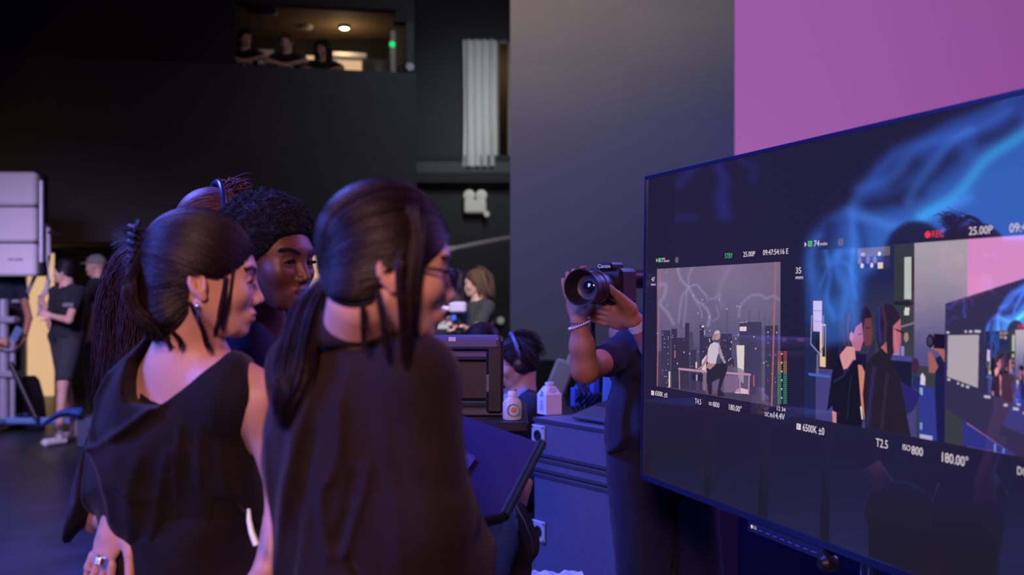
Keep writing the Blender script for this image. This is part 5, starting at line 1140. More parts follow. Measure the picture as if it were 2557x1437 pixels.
# ------------------------------------------------------------------ crew further back
def add_head(F, H, k=.02, mouth=0, detail=False):
    sl = F.sl(H['o'], np.ones(3)*.17); x, y, z = to_local(H, *F.pts(sl)); F.F[sl] = smin(F.F[sl], (head_sdf(x, y, z, mouth=mouth, detail=detail)*H['s']).astype(np.float32), k)
def flow_hair(name, H, o, m, poly, kind='short', n=900, long=None):
    def base_(x, y, z):
        d = e_(x, y, z, (-.018, 0, .046), (.106, .086, .098)); return smin(d, e_(x, y, z, (-.05, 0, -.01), (.055, .066, .055)), .03)
    g = []
    if kind == 'short':
        g.append((*combed(base_, [(.09, -.04, .085), (.05, -.07, .06), (.03, -.08, .02)], [(-.10, -.04, .06), (-.11, -.04, .0), (-.09, -.05, -.04)], n//2, jit=.12, lift=.004), True))
        g.append((*combed(base_, [(.09, .04, .085), (.05, .07, .06), (.03, .08, .02)], [(-.10, .04, .06), (-.11, .04, .0), (-.09, .05, -.04)], n//2, jit=.12, lift=.004), True))
    if long:
        for pth, k, w0, w1, wv, *r_ in long: g.append((*hang(pth, k, w0, w1, rr=r_[0] if r_ else .0022, wav=wv), True))
    return hair_object(H, o, m, local_poly_cap(base_, poly), g, res=.005, name=name)
POLY_SHORT = [(-.3, .3), (.15, .3), (.15, .095), (.092, .082), (.066, .055), (.045, .030), (.022, .005), (-.018, .0), (-.035, -.02), (-.050, -.055), (-.3, -.06)]
def crew(label, hx, hy, Y, face, body, S, shirt, legcol, group=None, sc=1.0, arms=None, seated=False, shorts=False, hair=None, base_pel=None, shoulder_w=1.0, feet=None, mouth=0, sleeve=.55, pel_px=None, cut_x=None, fine=.006, floor=0.0, stand=True, res=.014, pitch=4, lean=(0, 0)):
    face = radians(face); body = radians(body); o0 = P(hx, hy, Y); H = head_frame(o0, face, radians(pitch), 0, sc)
    zs = o0[2]-floor; shz = o0[2]-.195*sc; ph = (.40 if seated else .44)*sc; pel = o0+Rz(body)@np.array([-.02, 0, 0]); pel[2] = shz-ph; pel = pel-np.array([lean[0], lean[1], 0])
    A = []
    R = Rz(body)
    sh = {1: pel+np.array([lean[0], lean[1], ph])+R@np.array([-.012, .155*shoulder_w, 0]), -1: pel+np.array([lean[0], lean[1], ph])+R@np.array([-.012, -.155*shoulder_w, 0])}
    arms = arms or {}
    for s_ in (1, -1):
        if s_ in arms and arms[s_] is not None: el, wr, hd = arms[s_]
        else: el = sh[s_]+R@np.array([-.02, .03*s_, -.29]); wr = el+R@np.array([.07, 0, -.24]); hd = (0, 0, -1)
        A.append((s_, sh[s_], np.array(el, float), np.array(wr, float), hd))
    allp = np.array([o0+[0, 0, .15], o0-[0, 0, .15]]+[a[3] for a in A]+[a[2] for a in A]+[pel]); lo = allp.min(0)-.30; hi = allp.max(0)+.30; hi[2] = o0[2]+.18; lo[2] = floor-.01 if stand else pel[2]-.35
    if seated: lo[:2] -= .3; hi[:2] += .35
    z_ = [[(o0[i]-.13, o0[i]+.13, fine)]+[(a[3][i]-.10, a[3][i]+.10, fine+.001) for a in A] for i in range(3)]
    F = Field(*[axis(lo[i], hi[i], z_[i], res) for i in range(3)])
    J = torso(F, pel, body, ph, shoulder_w*sc, lean=lean); F.caps(J['c']+[0, 0, .02], to_world(H, (-.03, 0, -.05)), .062, .054, .04)
    if stand and not seated:
        fb = pel.copy(); fb[2] = floor+.09; ft = feet or ((fb+R@np.array([0, .10, 0])), (fb+R@np.array([0, -.10, 0]))); legs(F, J, pel, body, ft)
    if seated:
        kn = [pel+R@np.array([.42, .10*s_, .0]) for s_ in (1, -1)]; ft = [np.array([k[0], k[1], floor+.09]) for k in kn]
        for k, f in zip(kn, ft): F.caps(pel+(k-pel)*.1, k, .085, .06, .03); F.caps(k, f, .055, .038, .02)
        for f in ft: F.caps(f-[0, 0, .03], f+R@np.array([.14, 0, 0])-[0, 0, .045], .034, .028, .02)
    for s_, s0, el, wr, hd in A:
        F.caps(s0, el, .046, .038, .03); F.caps(el, wr, .038, .026, .015); nr = R@np.array([.2, s_, .3]); add_hand(F, wr, hd, nr, s_, .175, .6, r=.0092)
    add_head(F, H, mouth=mouth)
    base = np.array([pel[0], pel[1], floor]); o = body_object('person', F, S, H, base); thing(o, label, 'person', group)
    eyes(H, o)
    G = Field(*[axis(lo[i], hi[i], [], .011) for i in range(3)]); torso(G, pel, body, ph, shoulder_w*sc, lean=lean, infl=.016)
    for s_, s0, el, wr, hd in A:
        e2 = s0+(el-s0)*min(sleeve, 1); G.caps(s0, e2, .062, .056 if sleeve <= 1 else .050, .03)
        if sleeve > 1: G.caps(el, el+(wr-el)*(sleeve-1), .050, .036, .02)
    c = J['c']+[0, 0, .085]; G.caps(J['c']+[0, 0, .055]+R@np.array([.02, 0, 0]), c+[0, 0, .3], .068, .07, .005, 's')
    G.F = np.maximum(G.F, ((pel[2]-.06)-G.a[2])[None, None, :])
    X_, Y_, Z_ = G.pts((slice(None),)*3); G.F = G.F+(.0035*np.sin(X_*38+Z_*22)*np.sin(Z_*31+Y_*17)).astype(np.float32)
    V, Q = G.mesh(); mesh('shirt', smooth_mesh(V, Q, 1, .4), Q, shirt, o, True)
    if stand:
        G = Field(*[axis(lo[i], hi[i], [], .012) for i in range(3)]); torso(G, pel, body, ph, shoulder_w*sc, lean=lean, infl=.012)
        if seated:
            for k, f in zip(kn, ft): G.caps(pel+(k-pel)*.1, k, .098, .072, .03); G.caps(k, f+[0, 0, .02], .07, .058, .02)
        else:
            ftt = np.array(ft); 
            for s_, f in zip((1, -1), ftt):
                hip = pel+R@np.array([0, .088*s_, -.03]); kn_ = (hip+f)/2+R@np.array([.03, 0, 0]); kn_[2] += .02
                G.caps(hip, kn_, .112, .080, .03)
                if not shorts: G.caps(kn_, f+[0, 0, .0], .078, .062, .03)
        zt = pel[2]+.06; G.F = np.maximum(G.F, (G.a[2]-zt)[None, None, :])
        if shorts: G.F = np.maximum(G.F, (kn_[2]+.05-G.a[2])[None, None, :])
        V, Q = G.mesh(); mesh('shorts' if shorts else 'trousers', smooth_mesh(V, Q, 1, .4), Q, legcol, o, True)
        for f in ft:
            f = np.array(f); c = f+R@np.array([.05, 0, 0]); MB().box((c[0], c[1], floor+.04), (.27, .095, .08), R, .03).build('shoe', M_white if shorts else M_black, o)
            if shorts: MB().rod(f-[0, 0, .03], f+[0, 0, .10], .043, 16, .047).build('sock', M_white, o, True)
    if hair: hair(H, o)
    return o, H, J
GB = 'crew standing beside the soft light'
# man in shorts holding the lamp pole
p_hold = P(104, 762, 11.0)
def hb(m, **k): return lambda H, o: flow_hair('hair', H, o, m, POLY_SHORT, **k)
o, H, J = crew('person in a black tee and dark shorts gripping the bent pole of the soft light', 160, 682, 10.9, 184, 236, S_fair, cloth('faded_black_cloth', (.020, .021, .026)), C_dark, arms={1: (P(172, 800, 10.6), P(128, 790, 10.7), (-.9, 0, .35)), -1: (P(128, 815, 11.2), P(112, 770, 11.1), (-.4, 0, .9))}, shorts=True, shoulder_w=1.25, hair=hb(H_black), feet=((P(148, 0, 10.55)*[1, 1, 0]+[0, 0, .09]), (P(188, 0, 11.0)*[1, 1, 0]+[0, 0, .09])))
t = P(170, 762, 10.62); MB().box(t, (.10, .006, .035), Rz(.1)).build('chest_print', mat('grey_print', (.16, .14, .16)), o)
def cap_hair(H, o):
    def fn(x, y, z):
        d = e_(x, y, z, (-.016, 0, .052), (.112, .092, .094)); d = np.maximum(d, .040+.12*x-z); return d
    F = Field(*[np.arange(a, b, .005, dtype=np.float32) for a, b in ((-.15, .2), (-.12, .12), (-.05, .18))]); X, Y, Z = F.pts((slice(None),)*3)
    d = fn(X, Y, Z); vis = np.maximum(e_(X, Y, Z, (.09, 0, .052), (.078, .066, .02)), np.abs(Z-.052+.0*X)-.006); F.F = smin(d, vis, .006).astype(np.float32); V, Q = F.mesh()
    mesh('cap', to_world(H, smooth_mesh(V, Q, 1, .5)), Q, mat('khaki_cap_cloth', (.20, .19, .16), rough=.9), o, True)
crew('person in a khaki baseball cap, black top and olive trousers behind the one in shorts', 238, 668, 12.0, 176, 185, S_fair, cloth('faded_black_cloth', (.018, .018, .022)), C_olive, hair=cap_hair)
# partly hidden crew member at the left edge, looking at a phone
o, H, J = crew('person in a dark tee with a wristwatch and a phone behind the soft light', 8, 640, 11.9, -30, -60, S_tan, cloth('blue_black_cloth', (.022, .025, .045)), C_black, arms={1: (P(72, 795, 11.7), P(62, 842, 11.5), (-.5, 0, -.8)), -1: (P(-60, 800, 11.8), P(-10, 850, 11.4), (.9, 0, -.2))}, hair=hb(H_black))
c = P(40, 835, 11.35); MB().box(c, (.08, .012, .16), Ry(.5), .004).build('phone', mat('phone_glow', (.02, .02, .03), emit=(.15, .25, .9), es=.3), None, False, base=c); thing(bpy.data.objects['phone'], 'phone in the hand of the person behind the soft light', 'phone')
c = P(60, 838, 11.5); MB().lathe(c, (.3, 0, 1), [(-.012, .034), (.012, .036)], 20).build('watch', M_steel, o, True)
# balcony onlookers
GO = None
def bal(px, py, label, face, hair, Yb, S, sk, pitch=12):
    Yb = fpt(fac(px), 0)[1]+.50; el = lambda x, y: P(x, y, Yb-.30)
    yv = py+78
    return crew(label, px, py, Yb, face, -80, sk, S, C_black, arms={1: (el(px+48, py+44), el(px+8, py+53), (-1, 0, -.05)), -1: (el(px-48, py+44), el(px-10, py+53), (1, 0, -.05))}, stand=False, hair=hair, sleeve=.75, pitch=pitch, floor=zp-.90, res=.012)
bal(612, 98, 'leftmost balcony onlooker, in a dark top with crossed hands', -60, hb(H_black), 14.25, C_black, S_fair)
bal(715, 108, 'middle balcony onlooker, in a black tee with folded arms on the parapet', -100, lambda H, o: flow_hair('hair', H, o, H_auburn, POLY_SHORT), 14.30, C_black, S_fair)
def long_hair(m): 
    def f(H, o):
        L = []
        for sy in (-1, 1):
            for x in (.02, -.02, -.06): L.append(([(x, sy*.05, .12), (x, sy*.092, .05), (x-.0, sy*.10, -.05), (x+.02, sy*.10, -.17), (x+.04, sy*.09, -.27)], 90, .016, .02, .006))
        L.append(([(-.04, 0, .13), (-.11, 0, .06), (-.12, 0, -.06), (-.11, 0, -.22)], 140, .04, .05, .006)); flow_hair('hair', H, o, m, POLY_SHORT, 'short', 500, L)
    return f
bal(805, 126, 'rightmost balcony onlooker, with long dark hair in front of the cream panel', -110, long_hair(H_black), 14.35, C_black, S_tan)
# long-haired camera operator in the distance
o, H, J = crew('person with shoulder-length brown hair and a dark grey tee looking into a camera viewfinder', 1188, 712, 9.4, 186, 205, S_fair, C_dark, C_black, shoulder_w=1.15, arms={1: (P(1185, 835, 9.1), P(1150, 815, 8.9), (-.8, 0, .4)), -1: (P(1215, 850, 9.5), P(1170, 850, 9.3), (-.9, 0, .2))}, hair=lambda H, o: flow_hair('hair', H, o, H_brown, POLY_SHORT, 'short', 500, [([(x, sy*.05, .12), (x-.01, sy*.088, .05), (x-.03, sy*.094, -.03), (x-.045, sy*.085, -.10)], 90, .012, .014, .004) for sy in (-1, 1) for x in (.02, -.02, -.06)]+[([(-.04, 0, .13), (-.11, 0, .06), (-.12, 0, -.04), (-.11, 0, -.12)], 130, .035, .04, .004)]))
def at(x, y, Y): return P(x, y, Y)
e = empty('cinema_camera', at(1135, 800, 8.9)*[1, 1, 1], 'distant black camera rig on a column in front of the long-haired person', 'camera')
MB().box(at(1120, 745, 8.9), (.24, .14, .13), bev=.02).build('body', M_blackp, e); b = MB(); b.lathe(at(1160, 706, 8.95), (-1, 0, -.1), [(0, .045), (.08, .05), (.13, .038)], 18); b.build('viewfinder', M_blackp, e, True)
MB().box(at(1147, 702, 8.9), (.07, .06, .19), bev=.015).build('eyepiece', M_black, e)
MB().lathe(at(1090, 745, 8.9), (-1, 0, 0), [(0, .05), (.14, .06), (.15, .05)], 18).build('lens', M_blackp, e, True)
mv = mat('lilac_plastic', (.42, .36, .52), rough=.4); MB().box(at(1143, 768, 8.85), (.14, .1, .09), bev=.015).build('battery', mv, e); MB().lathe(at(1122, 772, 8.8), (-1, 0, 0), [(0, .02), (.05, .03), (.09, .012)], 14).build('grip', mv, e, True)
MB().box(at(1133, 795, 8.85), (.045, .05, .05), bev=.01).build('blue_connector', mat('blue_plastic', (.03, .12, .6), rough=.3), e)
b = MB(); b.rod(at(1146, 775, 8.9)*[1, 1, 0], at(1146, 775, 8.9), .028, 14); 
for k in range(5): b.lathe(at(1146, 785+12*k, 8.9), (0, 0, 1), [(0, .04), (.012, .042)], 14)
for a in (0, 2.1, 4.2): b.rod(at(1146, 0, 8.9)*[1, 1, 0]+[0, 0, .5], at(1146, 0, 8.9)*[1, 1, 0]+[.45*cos(a), .45*sin(a), .02], .02, 8)
b.build('pedestal', M_black, e)
for (x0, y0, x1, y1, Y, lab) in ((1092, 800, 1124, 823, 9.7, 'pale box beside the distant camera pedestal'), (1026, 824, 1080, 836, 6.6, 'white flat case lid just above the desk monitor')):
    a = P(x0, y1, Y); c = P(x1, y0, Y); o = MB().box((a+c)/2, (c[0]-a[0], .2, c[2]-a[2]), bev=.01).build('box', mat('off_white_box', (.55, .55, .50), rough=.6), None, False, base=(a+c)/2); thing(o, lab, 'box')
# tables those boxes stand on
def table(lab, x0, x1, ytop, Y, dep, name='folding_table'):
    a = P(x0, ytop, Y); c = P(x1, ytop, Y); e = empty(name, ((a[0]+c[0])/2, Y+dep/2, 0), lab, 'table'); z = a[2]
    MB().box(((a[0]+c[0])/2, Y+dep/2-.1, z-.02), (c[0]-a[0], dep, .035), bev=.008).build('table_top', M_black, e)
    for sx in (a[0]+.04, c[0]-.04):
        for sy in (Y-.05, Y+dep-.15): MB().rod((sx, sy, 0), (sx, sy, z-.04), .015, 10).build('leg', M_black, e, True)
table('black folding table under the pale box near the distant camera', 1062, 1132, 824, 9.7, .5)
table('black folding table holding the white flat case behind the desk monitor', 1000, 1095, 837, 6.6, .5)
o = MB().lathe(P(1250, 801, 9.0), (0, -1, 0), [(0, .03), (.02, .05), (.04, .035)], 16).build('wall_socket', mel, None, True, base=P(1250, 801, 9.0)); 
bpy.data.objects.remove(o)
c = P(1250, 801, YB-.12); s = .09; o = MB().lathe(c, (0, -1, 0), [(-.12, .05), (.02, .06), (.05, .04)], 16).build('wall_bell', mel, None, True, base=c); thing(o, 'small round white fitting on the back wall right of the long-haired person', 'fitting')
# boom pole
o = MB().tube([P(1128, 622, 10.4), P(1200, 607, 10.5), P(1300, 588, 10.7), P(1420, 560, 11)], [.024, .024, .028, .028], 10); o.lathe(P(1128, 622, 10.4), (-1, 0, -.15), [(-.03, .028), (.02, .034), (.06, .03)], 12)
e = o.build('boom_pole', mat('boom_grey', (.42, .42, .46), rough=.4), None, True, base=P(1420, 560, 11)); thing(e, 'thin pale boom pole slanting across the dark back wall', 'pole')
# a stand that carries the boom behind the grey led wall
e = empty('boom_stand', P(1420, 0, 11)*[1, 1, 0]*1, 'black stand carrying the boom pole behind the grey led wall', 'stand'); c = P(1420, 560, 11.02)
MB().rod((c[0], c[1], .04), (c[0], c[1], c[2]-.01), .008, 10).build('pole', M_black, e, True)
b = MB()
for a in (0.3, 2.4, 4.5): b.rod((c[0], c[1], .5), (c[0]+.4*cos(a), c[1]+.4*sin(a), .02), .012, 8)
b.build('tripod_base', M_black, e)
# ---- soft light on its roller stand at the left edge
YL = 11.55
e = empty('soft_light', P(20, 0, YL)*[1, 1, 0], 'tall soft light of three stacked pale panels on a roller stand', 'studio light')
msf = mat('diffusion_panel', (.72, .66, .72), rough=.6, emit=(.5, .42, .62), es=.10)
for (y0, y1) in ((429, 513), (517, 604), (608, 690)):
    a = P(-60, y1, YL); c = P(88, y0, YL); MB().box((a+c)/2+[0, .05, 0], (c[0]-a[0], .12, c[2]-a[2]-.006), bev=.025).build('panel', msf, e)
a = P(-60, 690, YL); c = P(94, 432, YL); MB().box((a+c)/2+[0.01, .17, 0], (c[0]-a[0]+.01, .14, c[2]-a[2]), bev=.02).build('lamp_housing', M_black, e)
mlb = mat('panel_lettering', (.25, .22, .32)); b = MB()
for x in (24, 31, 40, 47, 53): b.box(P(x, 648, YL-.02), (.022, .002, .02))
b.build('panel_label', mlb, e)
mp_ = mat('pale_metal_tube', (.62, .6, .66), rough=.35, metal=.4)
b = MB(); b.tube([P(103, 452, YL-.1), P(103, 560, YL-.1), P(103, 655, YL-.1)], .026, 12); b.build('yoke', mp_, e, True)
b = MB(); b.tube([P(121, 570, YL-.25)]+[P(*q, YL-.35) for q in ((121, 640), (121, 700), (116, 725), (104, 745), (98, 790))], .024, 12); b.build('pole_operating_bar', mp_, e, True)
b = MB(); b.tube([P(121, 580, YL-.3), P(135, 583, YL-.3), P(150, 585, YL-.3)], [.018, .012, .008], 8); b.box(P(118, 565, YL-.25), (.07, .05, .05), bev=.01); b.build('clamp', M_black, e)
b = MB(); b.tube([P(-60, 560, YL+.35), P(-78, 700, YL+.35), P(-20, 755, YL+.35), P(60, 752, YL+.35), P(103, 655, YL+.2), P(103, 600, YL)], .022, 10); b.build('yoke_lower', mp_, e, True)
mst = mat('stand_grey', (.40, .38, .47), rough=.4, metal=.3)
b = MB()
c0 = P(8, 0, YL)*[1, 1, 0]
b.rod(c0+[0, 0, .1], c0+[0, 0, 1.42], .055, 16); b.rod(c0+[.10, 0, .1], c0+[.10, 0, 1.0], .030, 12)
for z in (.62, .9, 1.2): b.box(c0+[.03, 0, z], (.24, .16, .07), bev=.015)
b.build('column', mst, e, True)
b = MB(); b.box(c0+[.30, .0, .12], (1.15, .11, .07), bev=.02); b.box(c0+[0, .0, .12], (.11, 1.0, .07), bev=.02); b.build('base_beam', mat('blue_grey_beam', (.14, .26, .55), rough=.4), e)
for dx, dy in ((.86, 0), (-.26, 0), (0, .48), (0, -.48)): MB().lathe(c0+[dx-.02, dy, .055], (1, 0, 0), [(0, .05), (.01, .055), (.03, .055), (.04, .05)], 18).build('wheel', M_rubber, e, True)
b = MB(); b.rod(c0+[.12, -.1, .75], c0+[.42, -.15, .16], .03, 10); b.build('brace', M_black, e, True)
# blue patterned cloth draped over the end of the stand leg and a case on the floor
pts = []; nu, nv = 40, 10
for i in range(nu):
    t = i/(nu-1); x = 100+100*t; y = 1062-42*sin(min(t*1.35, 1)*pi/2)-0*t
    for j in range(nv): s = j/(nv-1); q = P(x+2*sin(j), y+26*s*(.4+.6*t), 10.25+.2*abs(s-.5)); pts.append(q+[0, .012*sin(7*t+5*s), 0])
pts = np.array(pts); Fq = grid_faces(nu, nv)
mbc = mat('blue_patterned_cloth', (.03, .10, .42), rough=.7); nt = mbc.node_tree; v = nt.nodes.new('ShaderNodeTexVoronoi'); v.inputs['Scale'].default_value = 16; cr = nt.nodes.new('ShaderNodeValToRGB'); cr.color_ramp.elements[0].color = (.45, .28, .3, 1); cr.color_ramp.elements[1].position = .28; cr.color_ramp.elements[1].color = (.03, .10, .42, 1); tc = nt.nodes.new('ShaderNodeTexCoord'); nt.links.new(tc.outputs['Object'], v.inputs[0]); nt.links.new(v.outputs['Distance'], cr.inputs[0]); nt.links.new(cr.outputs[0], nt.nodes['Principled BSDF'].inputs['Base Color'])
o = mesh('blue_cloth', np.vstack([pts, pts+[0, .02, 0]]), np.vstack([Fq, Fq[:, ::-1]+len(pts)]), mbc, None, True, base=P(150, 1050, 10.9)); thing(o, 'blue patterned cloth hanging over the case beside the legs in shorts', 'cloth')
a = P(172, 1110, 10.2); c = P(232, 1050, 10.2); a[2] = 0
o = MB().box(((a[0]+c[0])/2, 10.55, c[2]/2), (c[0]-a[0], .35, c[2]), bev=.015).build('equipment_case', M_case, None, False, base=((a[0]+c[0])/2, 10.55, 0)); thing(o, 'low grey equipment case on the floor under the blue cloth', 'case')
# stroller-like black bag under the phone holder, and a dark cable hump
o = MB().lathe(P(75, 0, 12.2)*[1, 1, 0], (0, 0, 1), [(0, .15), (.1, .17), (.3, .15), (.5, .1), (.55, .06)], 20).build('duffel_bag', C_black, None, True, base=P(75, 0, 12.2)*[1, 1, 0]); thing(o, 'soft black bag standing on the floor by the soft light stand', 'bag')
# ---- two people behind the group
def band(H, o, m):
    b = MB(); b.tube([to_world(H, (-.015+.0*a, .103*cos(a), .030+.128*sin(a))) for a in np.linspace(.0, pi, 25)], .009, 10); q = b.build('headphone_band', m, o, True)
    for sy in (-1, 1): MB().lathe(to_world(H, (-.012, sy*.076, -.0)), H['R']@np.array([0, sy, 0]), [(0, .036), (.012, .042), (.026, .040), (.032, .028)], 24).build('ear_cup', M_blackp, o, True)
def d_hair(H, o):
    flow_hair('hair', H, o, hairmat('reddish_hair', (.10, .035, .035), .4), POLY_SHORT, 'short', 1400, [([(.0, 0, .13), (.03, .03, .150), (.07, .02, .155)], 60, .03, .03, .01)]); band(H, o, mat('blue_black_band', (.02, .02, .07), rough=.3))
crew('person with reddish hair and a headphone band, mostly hidden behind the curly-haired one', 545, 596, 3.05, 30, 30, S_fair, C_black, C_black, hair=d_hair)
def e_hair(H, o):
    L = []
    for sy in (-1, 1):
        for x in (.05, .01, -.03, -.07): L.append(([(x*.6, sy*.04, .125), (x, sy*.095, .05), (x-.01, sy*.105, -.06), (x-.0, sy*.10, -.18), (x+.01, sy*.08, -.28)], 420, .018, .026, .018, .0012))
    L.append(([(-.04, 0, .13), (-.10, 0, .06), (-.115, 0, -.08), (-.10, 0, -.28)], 900, .036, .042, .018, .0012)); flow_hair('hair', H, o, hairmat('dark_auburn_hair', (.045, .018, .022), .42), POLY_SHORT, 'short', 500, L)
crew('person with long wavy dark hair at the left behind the clipped-hair one', 384, 740, 3.35, 25, 30, S_fair, C_black, C_black, hair=e_hair)
# ------------------------------------------------------------------ operator with the handheld camera
def operator():
    Yb_ = 4.02; body = radians(-128); pel = P(1655, 1150, Yb_); base = pel*[1, 1, 0]; ph = P(0, 835, Yb_)[2]-pel[2]
    H = head_frame(P(1690, 640, 4.05), radians(-140), radians(8), 0, 1.02)
    F = Field(axis(.0, 1.12, [(.17, .50, .0035), (.52, .74, .006)], .012), axis(3.42, 4.45, [(3.52, 3.86, .0035)], .011), axis(-.01, 1.88, [(1.20, 1.58, .0035), (1.58, 1.85, .007)], .012))
    J = torso(F, pel, body, ph, 1.1); F.caps(J['c']+[0, 0, .03], to_world(H, (-.03, 0, -.05)), .062, .056, .04)
    fe = (P(1590, 0, 4.0)*[1, 1, 0]+[0, 0, .09], P(1745, 0, 4.08)*[1, 1, 0]+[0, 0, .09]); R = Rz(body)
    for hp, f in ((P(1600, 1170, 4.0), fe[0]), (P(1720, 1170, 4.05), fe[1])): kn = (hp+f)/2; F.caps(hp, kn, .09, .06, .03); F.caps(kn, f, .056, .038, .02); F.caps(f-[0, 0, .03], f+R@np.array([.14, 0, 0])-[0, 0, .045], .036, .03, .02)
    # right arm: elbow low, forearm straight up to the lens
    sh = P(1575, 870, 3.98); el = P(1461, 925, 3.70); wr = P(1446, 803, 3.66)
    F.caps(J['R'], sh, .06, .055, .04); F.caps(sh, el, .052, .046, .03); F.caps(el, (el+wr)/2, .046, .042, .02); F.caps((el+wr)/2, wr, .041, .027, .02)
    add_hand(F, wr, (-.22, -.02, .97), (-.70, -.72, .1), -1, .185, .16, .10, r=.0105, palm=.040, thumb=(.6, .1, .75), curls=(.25, .2, .15, .12))
    # left arm: forearm from lower right, hand cupping the lens
    sh2 = P(1720, 850, 4.0); el2 = P(1672, 930, 3.80); wr2 = P(1583, 800, 3.66)
    F.caps(J['L'], sh2, .06, .055, .04); F.caps(sh2, el2, .052, .044, .03); F.caps(el2, (el2+wr2)/2, .046, .040, .02); F.caps((el2+wr2)/2, wr2, .040, .030, .02)
    add_hand(F, wr2, (-1, .02, .16), (.0, -.88, -.48), -1, .19, .12, .05, r=.0110, palm=.046, thumb=(-.65, -.1, .62), curls=(.14, .18, .30, .42))
    F.caps(P(1572, 772, 3.64), P(1542, 738, 3.60), .027, .016, .02); F.caps(P(1542, 738, 3.60), P(1515, 714, 3.57), .0140, .0120, .004)
    add_head(F, H, detail=False)
    o = body_object('person', F, S_tan, H, base); thing(o, 'person in a navy tee behind the large monitor aiming a handheld camera at the viewer', 'person')
    eyes(H, o); flow_hair('hair', H, o, H_black, POLY_SHORT)
    # tee
    outl = [(1600, 775), (1575, 800), (1548, 826), (1518, 858), (1500, 884), (1508, 905), (1516, 935), (1530, 958), (1520, 985), (1511, 1030), (1509, 1090), (1512, 1132), (1545, 1128), (1600, 1140), (1680, 1150), (1800, 1150), (1815, 1000), (1830, 900), (1800, 820), (1740, 780)]
    def fd(px, py):
        D = 0
        for pts, w_, a in ((((1590, 1130), (1585, 1040), (1600, 940)), 9, .014), (((1540, 1120), (1540, 1040), (1560, 960)), 10, .010), (((1505, 890), (1560, 880), (1600, 850)), 9, .010), (((1530, 955), (1580, 920), (1610, 880)), 9, .010)): D = D+fold(px, py, pts, w_, a)
        for pts, w_, a in ((((1566, 1125), (1562, 1030), (1580, 950)), 10, .014),): D = D-fold(px, py, pts, w_, a)
        return D
    G = Field(axis(.26, .92, [], .007), axis(3.6, 4.4, [], .009), axis(.80, 1.48, [], .007)); fn = outline_fn(outl, 3.95, 4.0, .17, .15, G.a[0], G.a[2], fd); G.F = fn(G.a[1]).astype(np.float32)
    G.caps(sh, sh+(el-sh)*.55, .070, .062, .03); G.caps(sh2, sh2+(el2-sh2)*.5, .070, .064, .03)
    V, Q = G.mesh(); mesh('tee_shirt', smooth_mesh(V, Q, 2, .5), Q, C_navy, o, True)
    G = Field(axis(.24, .92, [], .009), axis(3.7, 4.4, [], .010), axis(.02, 1.0, [], .010))
    l1 = outline_fn([(1512, 1080), (1516, 1200), (1528, 1310), (1545, 1430), (1556, 1600), (1552, 1780), (1640, 1780), (1652, 1600), (1672, 1430), (1690, 1300), (1700, 1080)], 3.98, 4.02, .10, .10, G.a[0], G.a[2], lambda x, y: fold(x, y, [(1560, 1180), (1590, 1300), (1600, 1450)], 12, .012)+fold(x, y, [(1530, 1140), (1600, 1165), (1660, 1160)], 8, .012))(G.a[1])
    l2 = outline_fn([(1640, 1080), (1665, 1250), (1680, 1400), (1695, 1600), (1690, 1780), (1782, 1780), (1796, 1600), (1806, 1430), (1795, 1300), (1786, 1080)], 4.0, 4.10, .10, .10, G.a[0], G.a[2])(G.a[1])
    G.F = smin(l1, l2, .02).astype(np.float32); torso(G, pel, body, ph, 1.1, infl=.016)
    for hp, f in ((P(1600, 1170, 4.0), fe[0]), (P(1720, 1170, 4.05), fe[1])): G.caps(hp, (hp+f)/2, .112, .085, .03)
    G.F = np.maximum(G.F, (G.a[2]-(pel[2]+.07))[None, None, :]); V, Q = G.mesh(); mesh('trousers', smooth_mesh(V, Q, 2, .5), Q, C_navy, o, True)
    for f in fe: c = f+R@np.array([.05, 0, 0]); MB().box((c[0], c[1], .04), (.28, .1, .08), R, .03).build('shoe', M_black, o)
    # wristband and bead bracelet
    d = (wr2-el2)/np.linalg.norm(wr2-el2); q = el2+(wr2-el2)*.93; MB().lathe(q-d*.014, d, [(0, .0350), (.028, .0335), (.0285, .0325), (-.0005, .034)], 32, False).build('wristband', mat('white_paper_band', (.78, .70, .74), rough=.5), o, True)
    d = (wr-el)/np.linalg.norm(wr-el); q = el+(wr-el)*.93; u = np.cross(d, (0, 1, 0)); u /= np.linalg.norm(u); v = np.cross(d, u); b = MB()
    for k in range(26):
        a = 2*pi*k/26; c = q+(u*cos(a)+v*sin(a))*.036-d*.012*cos(a+.6); b.lathe(c-[0, 0, .0042], (0, 0, 1), [(0, .001), (.002, .0036), (.0042, .0044), (.0064, .0036), (.0084, .001)], 8)
    b.build('bracelet', mat('pearl_beads', (.75, .72, .78), rough=.25), o, True)
    b = MB(); 
    for k in range(20): a = 2*pi*k/20; c = wr+(u*cos(a)+v*sin(a))*.030+[0, 0, .0]; b.lathe(c-[0, 0, .003], (0, 0, 1), [(0, .001), (.003, .0034), (.006, .001)], 6)
    b.build('dark_bracelet', mat('dark_beads', (.04, .02, .02), rough=.3), o, True)
